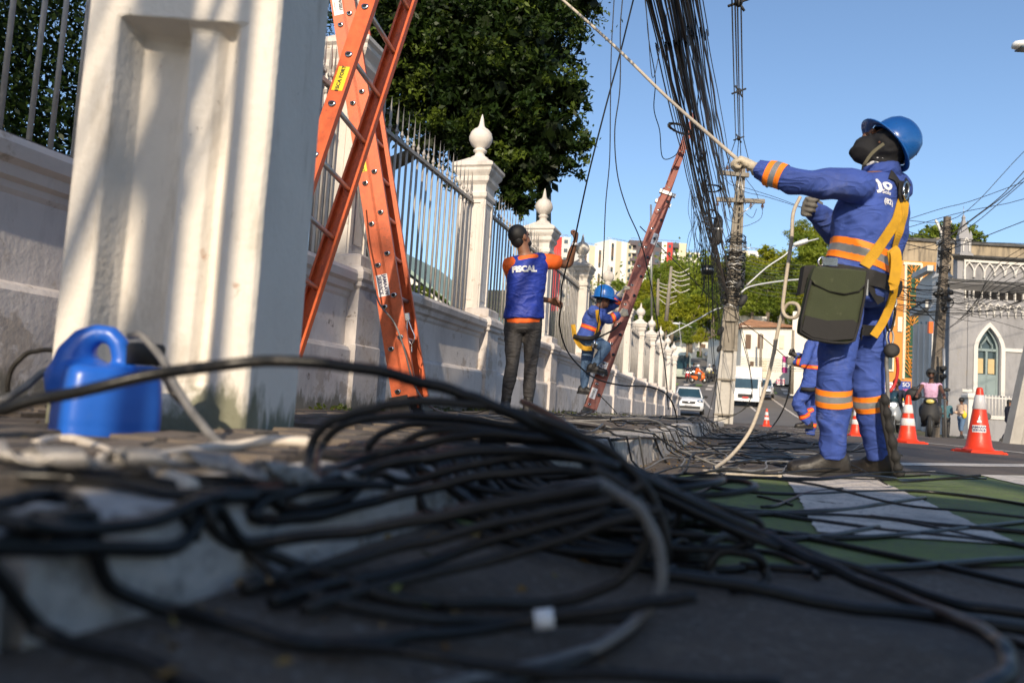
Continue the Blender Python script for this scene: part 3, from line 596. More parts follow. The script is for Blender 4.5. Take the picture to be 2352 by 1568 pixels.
# ================================================================ cones
def cone(px, py, H, label, bands=2, txt=False, face=0):
    P = G(px, py); t = thing('traffic_cone', label, 'cone', P, face, 'red and white traffic cones on the road'); M = t.matrix_basis; k = H/.75
    def rad(z): return (.150-.118*z/.75)
    mb = MB(); mb.box((0, 0, .012), (.40, .40, .024)); mb.box((0, 0, .030), (.36, .36, .014), None, .95)
    for sx in (-1, 1):
        for sy in (-1, 1): mb.box((sx*.185, sy*.185, .008), (.05, .05, .016))
    mb.lathe([(.185, .034), (.168, .040), (.158, .05)] + [(rad(z), z) for z in (.07, .2, .35, .5, .6, .69, .735)] + [(.030, .748), (.018, .752)], (0, 0, 0), 28)
    S = Matrix.Scale(k, 4); mb.xf(M @ S); mb.build('body', cone_m, t)
    for a, b in ([(.27, .385), (.465, .60)] if bands == 2 else [(.50, .665)]):
        mb = MB(); mb.lathe([(rad(a)+.001, a), (rad(a)+.004, a+.004), (rad(b)+.004, b-.004), (rad(b)+.001, b)], (0, 0, 0), 28); mb.xf(M @ S); mb.build('reflective_band', cone_w, t)
    if txt:
        toc = (CP-P); toc.z = 0; toc.normalize(); ax = UP.cross(toc)*1.0; tilt = (UP - toc*.157).normalized(); 
        def cyl_patch(z0, z1, hw, mt, nm, lift=.003, par=t):
            mb = MB(); rings = []
            for z in (z0, (z0+z1)/2, z1):
                r = (rad(z)+lift)*k; rings.append([P + UP*z*k + (toc*math.cos(x/r)+ax*math.sin(x/r))*r for x in [hw*(2*i/8-1) for i in range(9)]])
            mb.add([p for r in rings for p in r], [(j*9+i, j*9+i+1, (j+1)*9+i+1, (j+1)*9+i) for j in range(2) for i in range(8)]); return mb.build(nm, mt, par, fix=False)
        st = cyl_patch(.235, .315, .075, white_s, 'label_sticker')
        b = MB(); b.lathe([(rad(z)*k+.0035, z*k) for z in (0.05, .2, .4, .6, .74)], P, 48); me = b.mesh('x', ink); bm_ = bmesh.new(); bm_.from_mesh(me); bv_ = BVHTree.FromBMesh(bm_)
        text_on('JAMAAW', .036*k, P + UP*.292*k + toc*.2, ax, UP, ink_b, st, bold=.0012, lift=.0012, bvh=bv_, sub=2); text_on('SERVICE', .036*k, P + UP*.258*k + toc*.2, ax, UP, ink_b, st, bold=.0012, lift=.0012, bvh=bv_, sub=2)
        mb = MB()
        def em(x, z): 
            r = (rad(z)+.004)*k; return P+UP*z*k+(toc*math.cos(x/r)+ax*math.sin(x/r))*r
        for pts in ([(-.02, .345), (.022, .345), (.026, .36), (.010, .385), (.012, .41), (0, .435), (-.004, .405), (-.012, .40), (-.008, .38), (-.024, .362)],): mb.add([em(*p) for p in pts], [tuple(range(len(pts)))])
        mb.build('emblem', white_s, t, fix=False); bm_.free()
    return t
cone(2248, 1040, .75, 'largest red traffic cone with one broad white band and a sticker, far right', 1, True, TH)
cone(2084, 1017, .72, 'red traffic cone with two white bands, just right of the big worker', 2, False, TH+.3)
cone(1760, 979, .75, 'small distant traffic cone with two white bands in front of the white truck', 2, False, TH)
cone(1966, 1001, .70, 'red traffic cone mostly hidden between the legs of the big worker', 2, False, TH)
# ================================================================ utility pole
def pole_I(mb, P, h, w0, w1, d0, d1, lean=Vector((0, 0, 0)), n=14, M=None, groove=.25):
    rings = []
    for i in range(n+1):
        t = i/n; w = (w0+(w1-w0)*t)/2; d = (d0+(d1-d0)*t)/2; g = w*groove; c = P + UP*h*t + lean*t; e = d*.45
        loc = [(-w, -d), (-w+w*.35, -d), (-w+w*.5, -d+g), (w-w*.5, -d+g), (w-w*.35, -d), (w, -d), (w, -e), (w-g*.0, e), (w, d), (w-w*.35, d), (w-w*.5, d-g), (-w+w*.5, d-g), (-w+w*.35, d), (-w, d), (-w, e), (-w, -e)]
        rings.append([c + (M @ Vector((x, y, 0)) if M else Vector((x, y, 0))) for x, y in loc])
    mb.loft(rings, True, False)
dP = 23.0; PB = D(1660, 968, dP); PB.z = zwalk(23)-.05; PT = D(1703, 385, dP+.6); leanP = Vector((PT.x-PB.x, PT.y-PB.y, 0)); hP = PT.z-PB.z
Mp = Matrix.Rotation(.10, 3, 'Z')
up = thing('utility_pole', 'tall concrete utility pole at the pavement edge, whitewashed foot and two crossarms', 'utility pole', PB)
k = 2.1/hP
mb = MB(); pole_I(mb, PB, 2.1, .53, .46, .42, .38, leanP*k, 8, Mp, .35); mb.build('painted_base', conc_w, up)
mb = MB(); pole_I(mb, PB+UP*2.1+leanP*k, hP-2.1+.1, .485, .22, .385, .20, leanP*(1-k), 16, Mp, .3); shP = mb.build('shaft', conc, up)
for z in (.25, 1.25, 2.1, 2.95): mb = MB(); mb.box(PB+UP*z+leanP*(z/hP), (.55-z*.03, .46-z*.02, .05), Mp); mb.build('rib', conc, shP)
for k_, z in enumerate(np.linspace(3.9, hP-.9, 16)):
    w = .485+(.22-.485)*((z-2.1)/(hP-2.1)); mb = MB(); c = PB+UP*z+leanP*(z/hP) - F0*(w*.41); mb.box(c, (.05, .02, .09), Mp); mb.build('slot', dark_hole, shP)
def pl_(z, dr=0, df=0): return PB + UP*z + leanP*(z/hP) + R0*dr + F0*df
insm = mat('insulator_brown', (.10, .045, .03), .3, .2); polym = mat('grey_insulator', (.18, .18, .18), .5)
arms = []
for (xa, ya), (xb, yb) in (((1651, 396), (1720, 403)), ((1645, 458), (1756, 463))):
    a, b = D(xa, ya, dP+.35), D(xb, yb, dP+.35); mb = MB(); ax = (b-a).normalized(); ay = F0; mb.box((a+b)/2, ((b-a).length, .10, .12), Matrix((ax, ay, ax.cross(ay))).transposed()); arm = mb.build('crossarm', conc, up); arms.append((a, b, ax))
    for t_ in (.03, .28, .72, .96):
        p = a.lerp(b, t_) - F0*.0; mb = MB(); s = -1 if (ya > 420 and t_ != .5) else 1
        mb.lathe([(.012, 0), (.012, .05), (.045, .06), (.05, .075), (.02, .085), (.045, .10), (.05, .115), (.02, .13), (.035, .15), (.01, .17)], p+UP*(.06 if s > 0 else -.24), 10); mb.build('insulator', insm, arm)
mb = MB()
for a_, b_ in (((1690, 470), (1700, 400)), ((1712, 470), (1702, 408)), ((1668, 460), (1690, 490)), ((1735, 466), (1698, 495))): mb.tube([D(*a_, dP+.2), D(*b_, dP+.2)], .018, 5)
mb.build('brace', steel, up)
mb = MB(); rs = np.random.RandomState(11)                              # cables wound and clamped round the shaft
for i in range(70):
    z = rs.uniform(3.35, 5.4); w = .30+.05*rs.rand()-(z-3.3)*.018; tlt = rs.uniform(-.35, .35); ph = rs.uniform(0, 6); pts = []
    for j in range(13):
        an = ph+j*2*PI/12; pts.append(pl_(z+tlt*.3*math.sin(an)+rs.uniform(-.02, .02), w*math.cos(an), w*.8*math.sin(an)))
    mb.tube(pts, rs.uniform(.006, .014), 4, False)
wound = mb.build('wound_cable', cable_k, up)
mb = MB()
for i in range(30):
    z = rs.uniform(3.3, 5.2); w = .31; ph = rs.uniform(3.4, 6); pts = [pl_(z+rs.uniform(-.06, .06), w*math.cos(ph+j*.3), w*.85*math.sin(ph+j*.3)) for j in range(6)]; mb.tube(pts, .011, 4, False)
tag(mb.build('steel_strap', steel, up), kind='stuff')
for (px, py), s_ in (((1706, 690), 1.2), ((1697, 655), .9), ((1655, 760), .9), ((1652, 800), .7)):
    mb = MB(); c = D(px, py, dP-.2); mb.ell(c, (.09*s_, .07*s_, .16*s_), Matrix.Rotation(.5, 3, 'Y'), 9, 7); mb.build('splice_box', black_m, up)
# street lamps carried by the pole
def lamp_arm(label, pts, d, head=None):
    P = [D(x, y, d) for x, y in pts]; t = thing('street_lamp', label, 'street lamp', P[0]); mb = MB(); mb.tube(crs(P, 6), .024, 8); mb.build('arm', mat('lamp_arm_paint', (.42, .44, .46), .4, .05, metal=.2), t)
    if head:
        a, b = D(*head[0], d), D(*head[1], d); mb = MB(); u = (b-a).normalized(); v = u.cross(F0).normalized(); L = (b-a).length
        mb.loft([[a+u*L*q+(F0*math.cos(e)*w+v*math.sin(e)*h) for e in [i*PI/5 for i in range(10)]] for q, w, h in ((0, .03, .03), (.08, .10, .06), (.5, .16, .08), (.9, .12, .07), (1, .02, .02))]); mb.build('head', mat('lamp_head', (.7, .71, .72), .35, .03), t)
        mb = MB(); mb.box(a.lerp(b, .55)+v*(-.07 if v.z > 0 else .07), (L*.6, .2, .02), Matrix((u, F0, v)).transposed()); mb.build('lens', glass_d, t)
lamp_arm('pale street lamp arm curving right from the pole behind the worker\'s bag', [(1702, 672), (1718, 660), (1750, 652), (1800, 645), (1852, 641), (1905, 641)], 22.6)
lamp_arm('pale street lamp reaching up right from the pole to a white head', [(1712, 658), (1760, 615), (1800, 588), (1832, 562), (1880, 548)], 24.5, ((1822, 563), (1856, 552)))
lamp_arm('long street lamp arm sloping down to the left of the utility pole', [(1668, 705), (1640, 712), (1600, 735), (1550, 762), (1530, 773)], 30)
lamp_arm('street lamp head entering the picture at the upper right edge', [(2365, 108), (2420, 112)], 14, ((2326, 103), (2375, 106)))
lamp_arm('white double street lamp far beyond the end of the wall', [(1566, 800), (1560, 745), (1565, 742), (1590, 752)], 60, ((1545, 742), (1562, 744)))
# ================================================================ overhead wires
def ext(P, first, last, L):
    P = list(P)
    if first: P = [P[0]+nrm_(P[0]-P[1])*L]+P
    if last: P = P+[P[-1]+nrm_(P[-1]-P[-2])*L]
    return P
def nrm_(v): return v.normalized()
def wire(label, P, r, mt=cable_k, n=8, grp=None, name='overhead_cable', cat='cable', seg=5, raw=False):
    mb = MB(); mb.tube(P if raw else crs(P, n), r, seg); return tag(mb.build(name, mt, fix=False), label, cat, grp)
rs = np.random.RandomState(21)
def sagline(a, b, sag, n=14, wob=0):
    return [a.lerp(b, i/n) - UP*sag*4*(i/n)*(1-i/n) + Vector((rs.uniform(-wob, wob), 0, rs.uniform(-wob, wob))) for i in range(n+1)]
tops = [(1478, 1), (1486, .7), (1492, .8), (1500, 1.3), (1506, 1.5), (1511, 1.5), (1517, 1.1), (1524, .8), (1530, 1.5), (1534, 2.0), (1538, 1.4), (1541, .8), (1545, 1.8), (1549, 2.2), (1552, 1.2), (1556, .8), (1560, 1.7), (1563, .8), (1566, 1.2), (1569, 2.2), (1572, .8), (1575, 1.1), (1578, 2.1), (1581, 1.2), (1585, .8), (1590, 1.6), (1594, 1), (1598, .8), (1603, .8), (1609, .7)]
for i, (tx, rr) in enumerate(tops):
    e = (tx-1478)/131.0
    a = D(1650+40*e+rs.uniform(-10, 10), 560+rs.uniform(0, 140)-(e*150 if e > .6 else 0), dP-.3); b = D(tx, -30, 7.4+rs.uniform(-.4, .4))
    c = b + (b-a)*.9; wire('black cable in the bundle of overhead lines sweeping down to the concrete pole', sagline(a, b, .08+.14*rs.rand()+(.25 if e < .2 else 0), 14, .012)+[c], .0085*rr, grp='overhead telephone cables converging on the pole')
for j in range(7):                                                   # lashed, hairy bundle
    P = []
    for i in range(60):
        t = i/59; a = D(1668-j*2, 690, dP-.4); b = D(1512+j*13, -30, 7.6); p = a.lerp(b, t) - UP*.9*t*(1-t); P.append(p+Vector((rs.uniform(-1, 1), 0, rs.uniform(-1, 1)))*(.055 if t < .5 else .02))
    wire('knotted black lashing wire twisting along the overhead bundle', P, .007, n=1, grp='lashing wires round the overhead bundle', raw=True, name='lashing_wire')
bun = [(1488, -20, 7.3), (1520, 110, 8.2), (1552, 230, 9.6), (1575, 300, 10.8), (1600, 430, 13), (1628, 540, 17), (1655, 620, 21), (1672, 690, 23)]
for k in range(6):
    wire('thick sagging black cable hanging lowest in the overhead bundle', [D(x+rs.uniform(-4, 4), y+rs.uniform(-5, 5), d) for x, y, d in bun], .013 if k < 3 else .008, n=5, grp='thick sagging cables under the bundle')
def coil(label, px, py, d, w, h, tilt, n, r, jit=4, name='cable_coil', mt=cable_k):
    mb = MB(); P = []
    for i in range(n*16+1):
        an = 2*PI*i/16; q = .80+.2*rs.rand(); x = w*math.cos(an)*q; y = h*math.sin(an)*q
        P.append(D(px+x*math.cos(tilt)-y*math.sin(tilt), py+x*math.sin(tilt)+y*math.cos(tilt), d+.22*math.sin(an)+rs.uniform(-.03, .03)))
    mb.tube(P, r, 5); return tag(mb.build(name, mt, fix=False), label, 'cable coil')
coil('coil of black cable hooked over the top of the red ladder', 1562, 296, 11.2, 30, 10, .35, 6, .013)
coil('flat black coil of cable slung from the overhead bundle left of the pole', 1634, 433, 15, 24, 9, 0, 6, .013)
coil('small tangled coil hanging under the flat one on the bundle', 1638, 492, 16, 16, 10, .5, 5, .012)
for lb, px, py, d, w, h in (('black oval splice closure hanging from the bundle left of the pole', 1649, 528, 17, .10, .33), ('round black splice case hanging below the bundle near the pole', 1625, 620, 20, .15, .13)):
    t = thing('splice_closure', lb, 'splice closure', D(px, py, d)); mb = MB(); c = D(px, py, d); mb.lathe([(.01, -h), (w*.6, -h*.9), (w, -h*.6), (w, h*.6), (w*.7, h*.85), (.02, h)], c, 12); mb.build('case', black_m, t); mb = MB(); mb.lathe([(w+.01, -.03), (w+.018, 0), (w+.01, .03)], c, 12); mb.build('clamp', steel, t)
for i in range(34):                                                  # vertical drop wires tangled left of the pole
    x0 = rs.uniform(1585, 1668); y0 = 430+(x0-1585)*2.2+rs.uniform(-20, 40); P = []; x = x0; y = y0; d = 17+(x0-1585)*.06
    for j in range(5): P.append(D(x, y, d)); x += rs.uniform(-9, 12); y += rs.uniform(25, 65)
    wire('fine black drop wire hanging in the tangle left of the concrete pole', P, rs.uniform(.004, .009), n=4, grp='drop wires tangled beside the pole', name='drop_wire')
for P, r in (([(1625, 570), (1628, 700), (1634, 800), (1645, 900), (1650, 945)], .008), ([(1634, 560), (1636, 700), (1640, 820), (1652, 905), (1660, 960)], .010), ([(1650, 700), (1655, 800), (1640, 900), (1625, 960)], .008), ([(1688, 710), (1705, 780), (1722, 850), (1727, 905), (1700, 945), (1640, 968), (1560, 972)], .011), ([(1690, 700), (1712, 790), (1724, 860), (1722, 920), (1690, 950), (1600, 962)], .008)):
    wire('black cable hanging from the pole down to the pavement tangle', [D(x, y, 21) for x, y in P], r, grp='cables hanging down the pole', n=6, name='hanging_cable')
wire('black cable stretched from the red ladder down right to the distant worker\'s glove', [D(1470, 520, 11.5), D(1560, 610, 14), D(1650, 700, 15), D(1740, 765, 14.5), D(1810, 825, 13.6)], .008, name='hanging_cable')
# power lines on the crossarms
for i, tx in enumerate((1681, 1688, 1694, 1702)):
    xa = (1690, 1697, 1700, 1708)[i]; a = D(xa, 320, dP-3); b = D(tx, -40, 9.5)
    wire('power line rising in a tight bunch of four above the crossarms', sagline(a, b+(b-a)*.3, .1, 10), .011, grp='four power lines above the pole')
    e = D((1664, 1690, 1703, 1728)[i], (396, 395, 396, 402)[i], dP+.3); wire('power line splaying from its spacer down to the crossarm', [a, e], .011, grp='power line ends at the crossarm')
for py, d in ((210, 15), (318, dP-3), (6, 10)):
    mb = MB(); c = D(1697, py, d)
    for an in range(4): mb.tube([c, c + R0*math.cos(an*PI/2+.5)*.15 + UP*math.sin(an*PI/2+.5)*.12], .018, 6)
    mb.ell(c, (.05, .05, .06)); tag(mb.build('line_spacer', black_m), {210: 'black cross shaped spacer half way up the four power lines', 318: 'black spacer just above the pole where the lines splay', 6: 'black spacer at the top edge on the power lines'}[py], 'spacer')
for P in ([(1660, 405), (1680, 425), (1705, 430), (1740, 440), (1800, 460), (1900, 500)], [(1676, 415), (1710, 440), (1760, 452), (1850, 480)], [(1752, 470), (1748, 500), (1725, 515), (1700, 522)], [(1664, 470), (1668, 500), (1690, 512), (1700, 505)], [(1742, 458), (1735, 440), (1720, 420), (1712, 408)], [(1655, 392), (1665, 385), (1690, 388), (1700, 398)], [(1738, 480), (1728, 500), (1712, 490)]):
    wire('thin looping jumper wire on the crossarms of the pole', [D(x, y, dP) for x, y in P], .008, grp='jumper wires on the crossarms', n=6, name='jumper_wire')
# wires at the right
RW = [([(2060, 512), (2160, 480), (2230, 462), (2360, 415)], 30, .010), ([(2060, 530), (2200, 490), (2310, 468), (2360, 455)], 30, .010), ([(2150, 565), (2230, 505), (2300, 450), (2360, 385)], 26, .012), ([(2160, 560), (2235, 503), (2310, 447), (2360, 402)], 26, .012), ([(2150, 572), (2240, 512), (2300, 462), (2360, 410)], 26, .010), ([(2060, 505), (2200, 498), (2360, 340)], 28, .009), ([(2080, 560), (2160, 575), (2230, 555), (2360, 505)], 27, .012), ([(2070, 528), (2110, 538), (2160, 548), (2250, 556), (2360, 560)], 30, .010), ([(2080, 545), (2150, 558), (2360, 568)], 30, .009), ([(2085, 575), (2150, 560), (2170, 540)], 28, .010), ([(2040, 640), (2100, 690), (2150, 740), (2165, 760)], 20, .010)]
for P, d, r in RW: wire('dark wire crossing the sky and the roofs at the right', ext([D(x, y, d) for x, y in P], False, P[-1][0] > 2350, 6), r*1.3, grp='wires crossing above the old building', n=6)
for i in range(26):
    y0 = 655+rs.uniform(0, 70); wire('dark wire strung low across the front of the gothic building', [D(2050, y0-14+rs.uniform(-6, 6), 31), D(2120, y0, 31), D(2168, y0+rs.uniform(-4, 4), 31), D(2260, y0+8+rs.uniform(-22, 14), 30), D(2370, y0+12+rs.uniform(-60, 40), 29)], rs.uniform(.006, .014), grp='wires across the gothic building', n=4)
for i in range(7):
    wire('dark wire slanting up right in front of the parapet', [D(2170+i*12, 760-i*9, 30), D(2280, 690-i*12, 29), D(2370, 640-i*14, 28)], .010, grp='slanting wires by the parapet', n=4)
for i in range(10):
    y0 = 590+i*8+rs.uniform(-3, 3); wire('dark wire in front of the green hillside right of the pole', [D(1708, y0, 24), D(1780, y0+14+rs.uniform(-4, 4), 30), D(1880, y0+22, 36)], .008, grp='wires in front of the hillside', n=4)
for i in range(8):
    y0 = 825+i*4; wire('thin wire in front of the distant shops', [D(1700, y0-5, 60), D(1780, y0, 60), D(1890, y0+rs.uniform(-5, 5), 60)], .014, grp='wires in front of the distant shops', n=3)
# single drops left
for lb, P, d0, d1, r in (
    ('black cable held by the man in the vest, rising out of the picture', [(1288, 700), (1290, 660), (1302, 610), (1318, 560), (1326, 520), (1352, 400), (1390, 250), (1425, 120), (1462, -30)], 7.4, 7.0, .0075),
    ('wavy thin black wire hanging between the man and the climbing worker', [(1412, -30), (1404, 120), (1402, 250), (1400, 370), (1391, 470), (1386, 590), (1378, 700), (1366, 800)], 9.5, 9.5, .0065),
    ('long black wire sagging past the red ladder down to the kerb', [(1432, -30), (1425, 60), (1424, 200), (1412, 300), (1418, 400), (1440, 480), (1470, 550), (1492, 640), (1510, 740), (1528, 850), (1535, 940)], 9.8, 9.8, .0075),
    ('thin black wire bent sharply beside the ladder top', [(1480, -30), (1490, 90), (1505, 180), (1502, 250), (1515, 300), (1522, 362), (1550, 358), (1566, 330)], 9.5, 11, .0065),
    ('thin black wire crossing behind the rope', [(1545, -20), (1525, 60), (1500, 180), (1488, 60), (1478, -30)], 9.5, 9.5, .005),
    ('fine curled wire dangling below the bundle', [(1592, 445), (1600, 500), (1582, 540), (1576, 590), (1590, 600), (1588, 575)], 14, 14, .004),
    ('black cable looping from the man\'s lower hand down along the wall to the kerb', [(1290, 700), (1285, 745), (1300, 800), (1330, 840), (1370, 870), (1430, 885), (1490, 888), (1530, 905), (1550, 940), (1558, 985), (1575, 1040)], 7.3, 8.5, .008),
    ('black cable dropping from the ladder foot to the pavement', [(1375, 905), (1400, 930), (1418, 950)], 10.4, 9.5, .006)):
    n_ = len(P); wire(lb, ext([D(x, y, d0+(d1-d0)*i/(n_-1)) for i, (x, y) in enumerate(P)], P[0][1] < -10, P[-1][1] < -10, 3.0), r, n=8, name='hanging_cable')
# ropes
wd = 4.05
wire('taut beige rope from the top of the picture to the worker\'s raised glove', [D(960, -290, 8.2), D(1275, -15, 6.5), D(1410, 105, 5.9), D(1530, 222, 5.2), D(1652, 330, 4.42), D(1700, 372, 4.3)], .0105, rope_m, seg=8, name='rope', cat='rope')
wire('beige rope falling from the worker\'s lower glove, looping and running to the road', [D(1838, 452, 4.12), D(1822, 490, 4.1), D(1818, 550, 4.05), D(1808, 620, 4.05), D(1800, 680, 4.05), D(1798, 712, 4.05), D(1808, 728, 4.03), D(1828, 728, 4.0), D(1836, 712, 3.98), D(1828, 698, 4.0), D(1808, 700, 4.04), D(1792, 735, 4.08), D(1775, 820, 4.1), D(1755, 900, 4.1), D(1725, 985, 4.0), D(1680, 1045, 3.9)]+[G(x, y)+UP*.012 for x, y in ((1635, 1084), (1617, 1090), (1650, 1096), (1700, 1098), (1760, 1098), (1795, 1102))], .0092, rope_m, seg=8, name='rope', cat='rope')
# ================================================================ cables on the ground
def gclamp(x, y, d, r):
    for _ in range(420):
        p = D(x, y, d)
        if p.z >= ground(p.x, p.y) + r + .001: return p
        d *= .985
    return p
def gcab(label, pts, r, mt=cable_k, n=9, name='cable', grp=None, d=None, seg=10):
    P = ext([gclamp(q[0], q[1], q[2] if len(q) > 2 else d, r) for q in pts], pts[0][0] < -30 or pts[0][0] > 2390, pts[-1][0] > 2390 or pts[-1][0] < -30, .6); C = crs(P, n)
    for k_ in range(6):
        for p in C:
            g = ground(p.x, p.y)+r+.001
            if p.z < g: p.z = g
        if k_ < 5: C = [C[0]]+[(C[i-1]+C[i]*2+C[i+1])/4 for i in range(1, len(C)-1)]+[C[-1]]
    s0 = random.uniform(0, 99)
    for i, p in enumerate(C): p += Vector((noise.noise(Vector((s0, i*.11, 0))), noise.noise(Vector((s0, i*.11, 9))), abs(noise.noise(Vector((s0, i*.11, 5))))))*.005
    mb = MB(); mb.tube(C, r, seg); return tag(mb.build(name, mt, fix=False), label, 'cable', grp)
gcab('thick black cable arching across the blue jug and down to the lower right corner', [(-60, 965, .95), (0, 945, .95), (100, 918, .95), (250, 885, .95), (400, 855, .97), (520, 838, 1), (640, 829, 1), (760, 838, 1), (880, 858, 1), (1000, 888, 1), (1100, 922, 1), (1200, 965, 1), (1300, 1012, 1.02), (1400, 1062, 1.05), (1500, 1118, 1.08), (1640, 1180, 1.1), (1760, 1235, 1.1), (1850, 1280, 1.05), (1950, 1325, 1.0), (2100, 1385, .9), (2220, 1435, .8), (2290, 1480, .72), (2325, 1520, .68), (2310, 1560, .64), (2200, 1610, .6)], .0075, seg=14)
gcab('black cable beside the thick one, running from the coil towards the right edge', [(1200, 925, 1.9), (1300, 975, 1.6), (1400, 1050, 1.4), (1520, 1110, 1.3), (1680, 1195, 1.25), (1830, 1262, 1.2), (2000, 1318, 1.2), (2200, 1390, 1.1), (2420, 1420, 1.1)], .0075)
CB = [
 ([(705, 1100), (708, 1050), (740, 985), (800, 955), (900, 930), (1000, 925), (1120, 935), (1240, 962), (1350, 1010), (1440, 1070), (1500, 1150), (1530, 1250), (1520, 1350), (1460, 1440), (1370, 1500), (1200, 1560), (1100, 1600)], 1.0, .0068, cable_k2),
 ([(722, 1110), (728, 1040), (790, 975), (880, 958), (1000, 958), (1150, 975), (1280, 1015), (1400, 1085), (1500, 1130), (1680, 1215), (1900, 1300), (2100, 1390), (2400, 1500)], 1.08, .0068, cable_k),
 ([(1420, 1075), (1300, 1045), (1150, 1035), (1000, 1050), (830, 1085), (660, 1135), (590, 1165), (582, 1185), (620, 1195), (720, 1188), (850, 1155), (1000, 1118), (1150, 1090), (1300, 1080), (1420, 1105)], .95, .0075, cable_k),
 ([(1400, 1040), (1250, 1010), (1100, 1000), (980, 1020), (820, 1060), (700, 1100), (640, 1145), (660, 1170), (760, 1160), (900, 1120), (1060, 1075), (1200, 1050), (1350, 1055)], 1.05, .0070, cable_k),
 ([(-60, 1258), (150, 1262), (380, 1262), (560, 1255), (800, 1225), (1000, 1190), (1200, 1150), (1380, 1118)], .72, .0072, cable_k),
 ([(-60, 1185), (60, 1210), (200, 1218), (330, 1205), (440, 1165), (500, 1145), (590, 1142)], .85, .0068, cable_k),
 ([(-60, 1275), (60, 1305), (200, 1345), (380, 1400), (520, 1440), (700, 1482), (860, 1478), (1000, 1462), (1150, 1438), (1300, 1412), (1450, 1395), (1600, 1375)], .72, .0065, cable_k),
 ([(560, 1250), (700, 1310), (850, 1360), (1000, 1388), (1200, 1392), (1350, 1370), (1450, 1310), (1490, 1220), (1450, 1130), (1360, 1080)], .86, .0068, cable_k2),
 ([(1500, 1320), (1640, 1335), (1800, 1368), (1950, 1395), (2100, 1415), (2250, 1432), (2420, 1455)], .85, .0085, cable_k),
 ([(700, 1478), (900, 1500), (1050, 1520), (1250, 1548), (1500, 1562), (1800, 1575)], .6, .0055, cable_k),
 ([(-60, 1400), (60, 1440), (200, 1490), (400, 1560), (500, 1600)], .52, .006, cable_k),
 ([(560, 1265), (640, 1330), (760, 1380), (960, 1420), (1200, 1430), (1450, 1420)], .8, .006, cable_k2),
 ([(450, 1240), (430, 1190), (470, 1150), (560, 1135), (700, 1120), (900, 1120)], .9, .006, cable_k),
 ([(470, 1155), (480, 1200), (520, 1245), (580, 1270)], .82, .006, cable_k2),
 ([(860, 1060), (850, 1020), (900, 985), (1000, 975), (1140, 990), (1290, 1035), (1430, 1110), (1560, 1170), (1700, 1230), (1700, 1255), (1600, 1265), (1450, 1240)], 1.15, .0068, cable_k),
 ([(930, 1070), (920, 1030), (960, 1000), (1080, 990), (1220, 1010), (1340, 1060), (1440, 1130), (1500, 1210), (1490, 1290)], 1.1, .0065, cable_k2),
 ([(560, 1350), (800, 1290), (1000, 1240), (1200, 1190), (1400, 1150), (1480, 1110)], .85, .0068, cable_k2),
 ([(620, 1380), (850, 1330), (1050, 1270), (1250, 1210), (1400, 1170)], .85, .0066, cable_k),
 ([(700, 1400), (900, 1340), (1120, 1290), (1300, 1240), (1440, 1190), (1520, 1170)], .84, .0066, cable_k2),
 ([(1100, 1010), (1250, 1020), (1400, 1065), (1540, 1130), (1700, 1180), (1750, 1215), (1720, 1255), (1640, 1270)], 1.2, .0065, cable_k),
 ([(1480, 1130), (1510, 1160), (1530, 1200), (1500, 1240), (1450, 1265), (1350, 1280)], 1.2, .007, cable_k),
 ([(1500, 1100), (1545, 1135), (1560, 1185), (1520, 1235), (1440, 1270)], 1.25, .007, cable_k),
 ([(1380, 1110), (1450, 1155), (1505, 1220), (1520, 1300), (1500, 1390), (1440, 1450), (1300, 1510), (1100, 1560), (900, 1620)], .78, .0066, cable_g),
]
for pts, d, r, mt in CB:
    gcab('black cable strand coiled in the heap on the road in the foreground', pts, r*.88, mt, grp='black cables heaped in the foreground', d=d)
gcab('grey sheathed cable end catching the light in the middle of the heap', [(1000, 1192), (1120, 1168), (1250, 1142), (1385, 1112)], .0068, cable_g, d=.74)
gcab('curled loop of grey brown cable lying right of the heap', [(1640, 1330), (1625, 1300), (1650, 1270), (1700, 1268), (1750, 1290), (1762, 1320), (1735, 1345), (1680, 1352)], .007, cable_k2, d=1.15)
rs = np.random.RandomState(5)
hc = onz(1230, 1215, .02)
for i in range(30):                                                  # body of the heap: real loops lying on each other
    ax_ = rs.uniform(.16, .36); bx = ax_*rs.uniform(.35, .8); ph = rs.uniform(0, 6.28); an0 = rs.uniform(-.5, .5); cx = hc.x+rs.normal(0, .05); cy = hc.y+rs.normal(-.02, .10); zz = .012+.10*rs.rand()**1.5; tz = rs.uniform(-.05, .05); P = []
    m_ = rs.randint(9, 15)
    for j in range(m_):
        a = ph+j*2*PI/11; x = ax_*math.cos(a); y = bx*math.sin(a)
        p = Vector((cx+x*math.cos(an0)-y*math.sin(an0), cy+x*math.sin(an0)+y*math.cos(an0), 0)); p.z = max(ground(p.x, p.y)+.008, zz+tz*math.cos(a)+rs.uniform(-.01, .01)); 
        if p.y < .55: p.y = .55+rs.uniform(0, .03)
        P.append(p)
    C = crs(P, 7)
    for p in C: p.z = max(p.z, ground(p.x, p.y)+.0075)
    mb = MB(); mb.tube(C, rs.uniform(.0055, .0072), 8); tag(mb.build('cable', (cable_k, cable_k2, cable_k)[i % 3], fix=False), 'black cable loop lying low inside the foreground heap', 'cable', 'low loops inside the foreground heap')
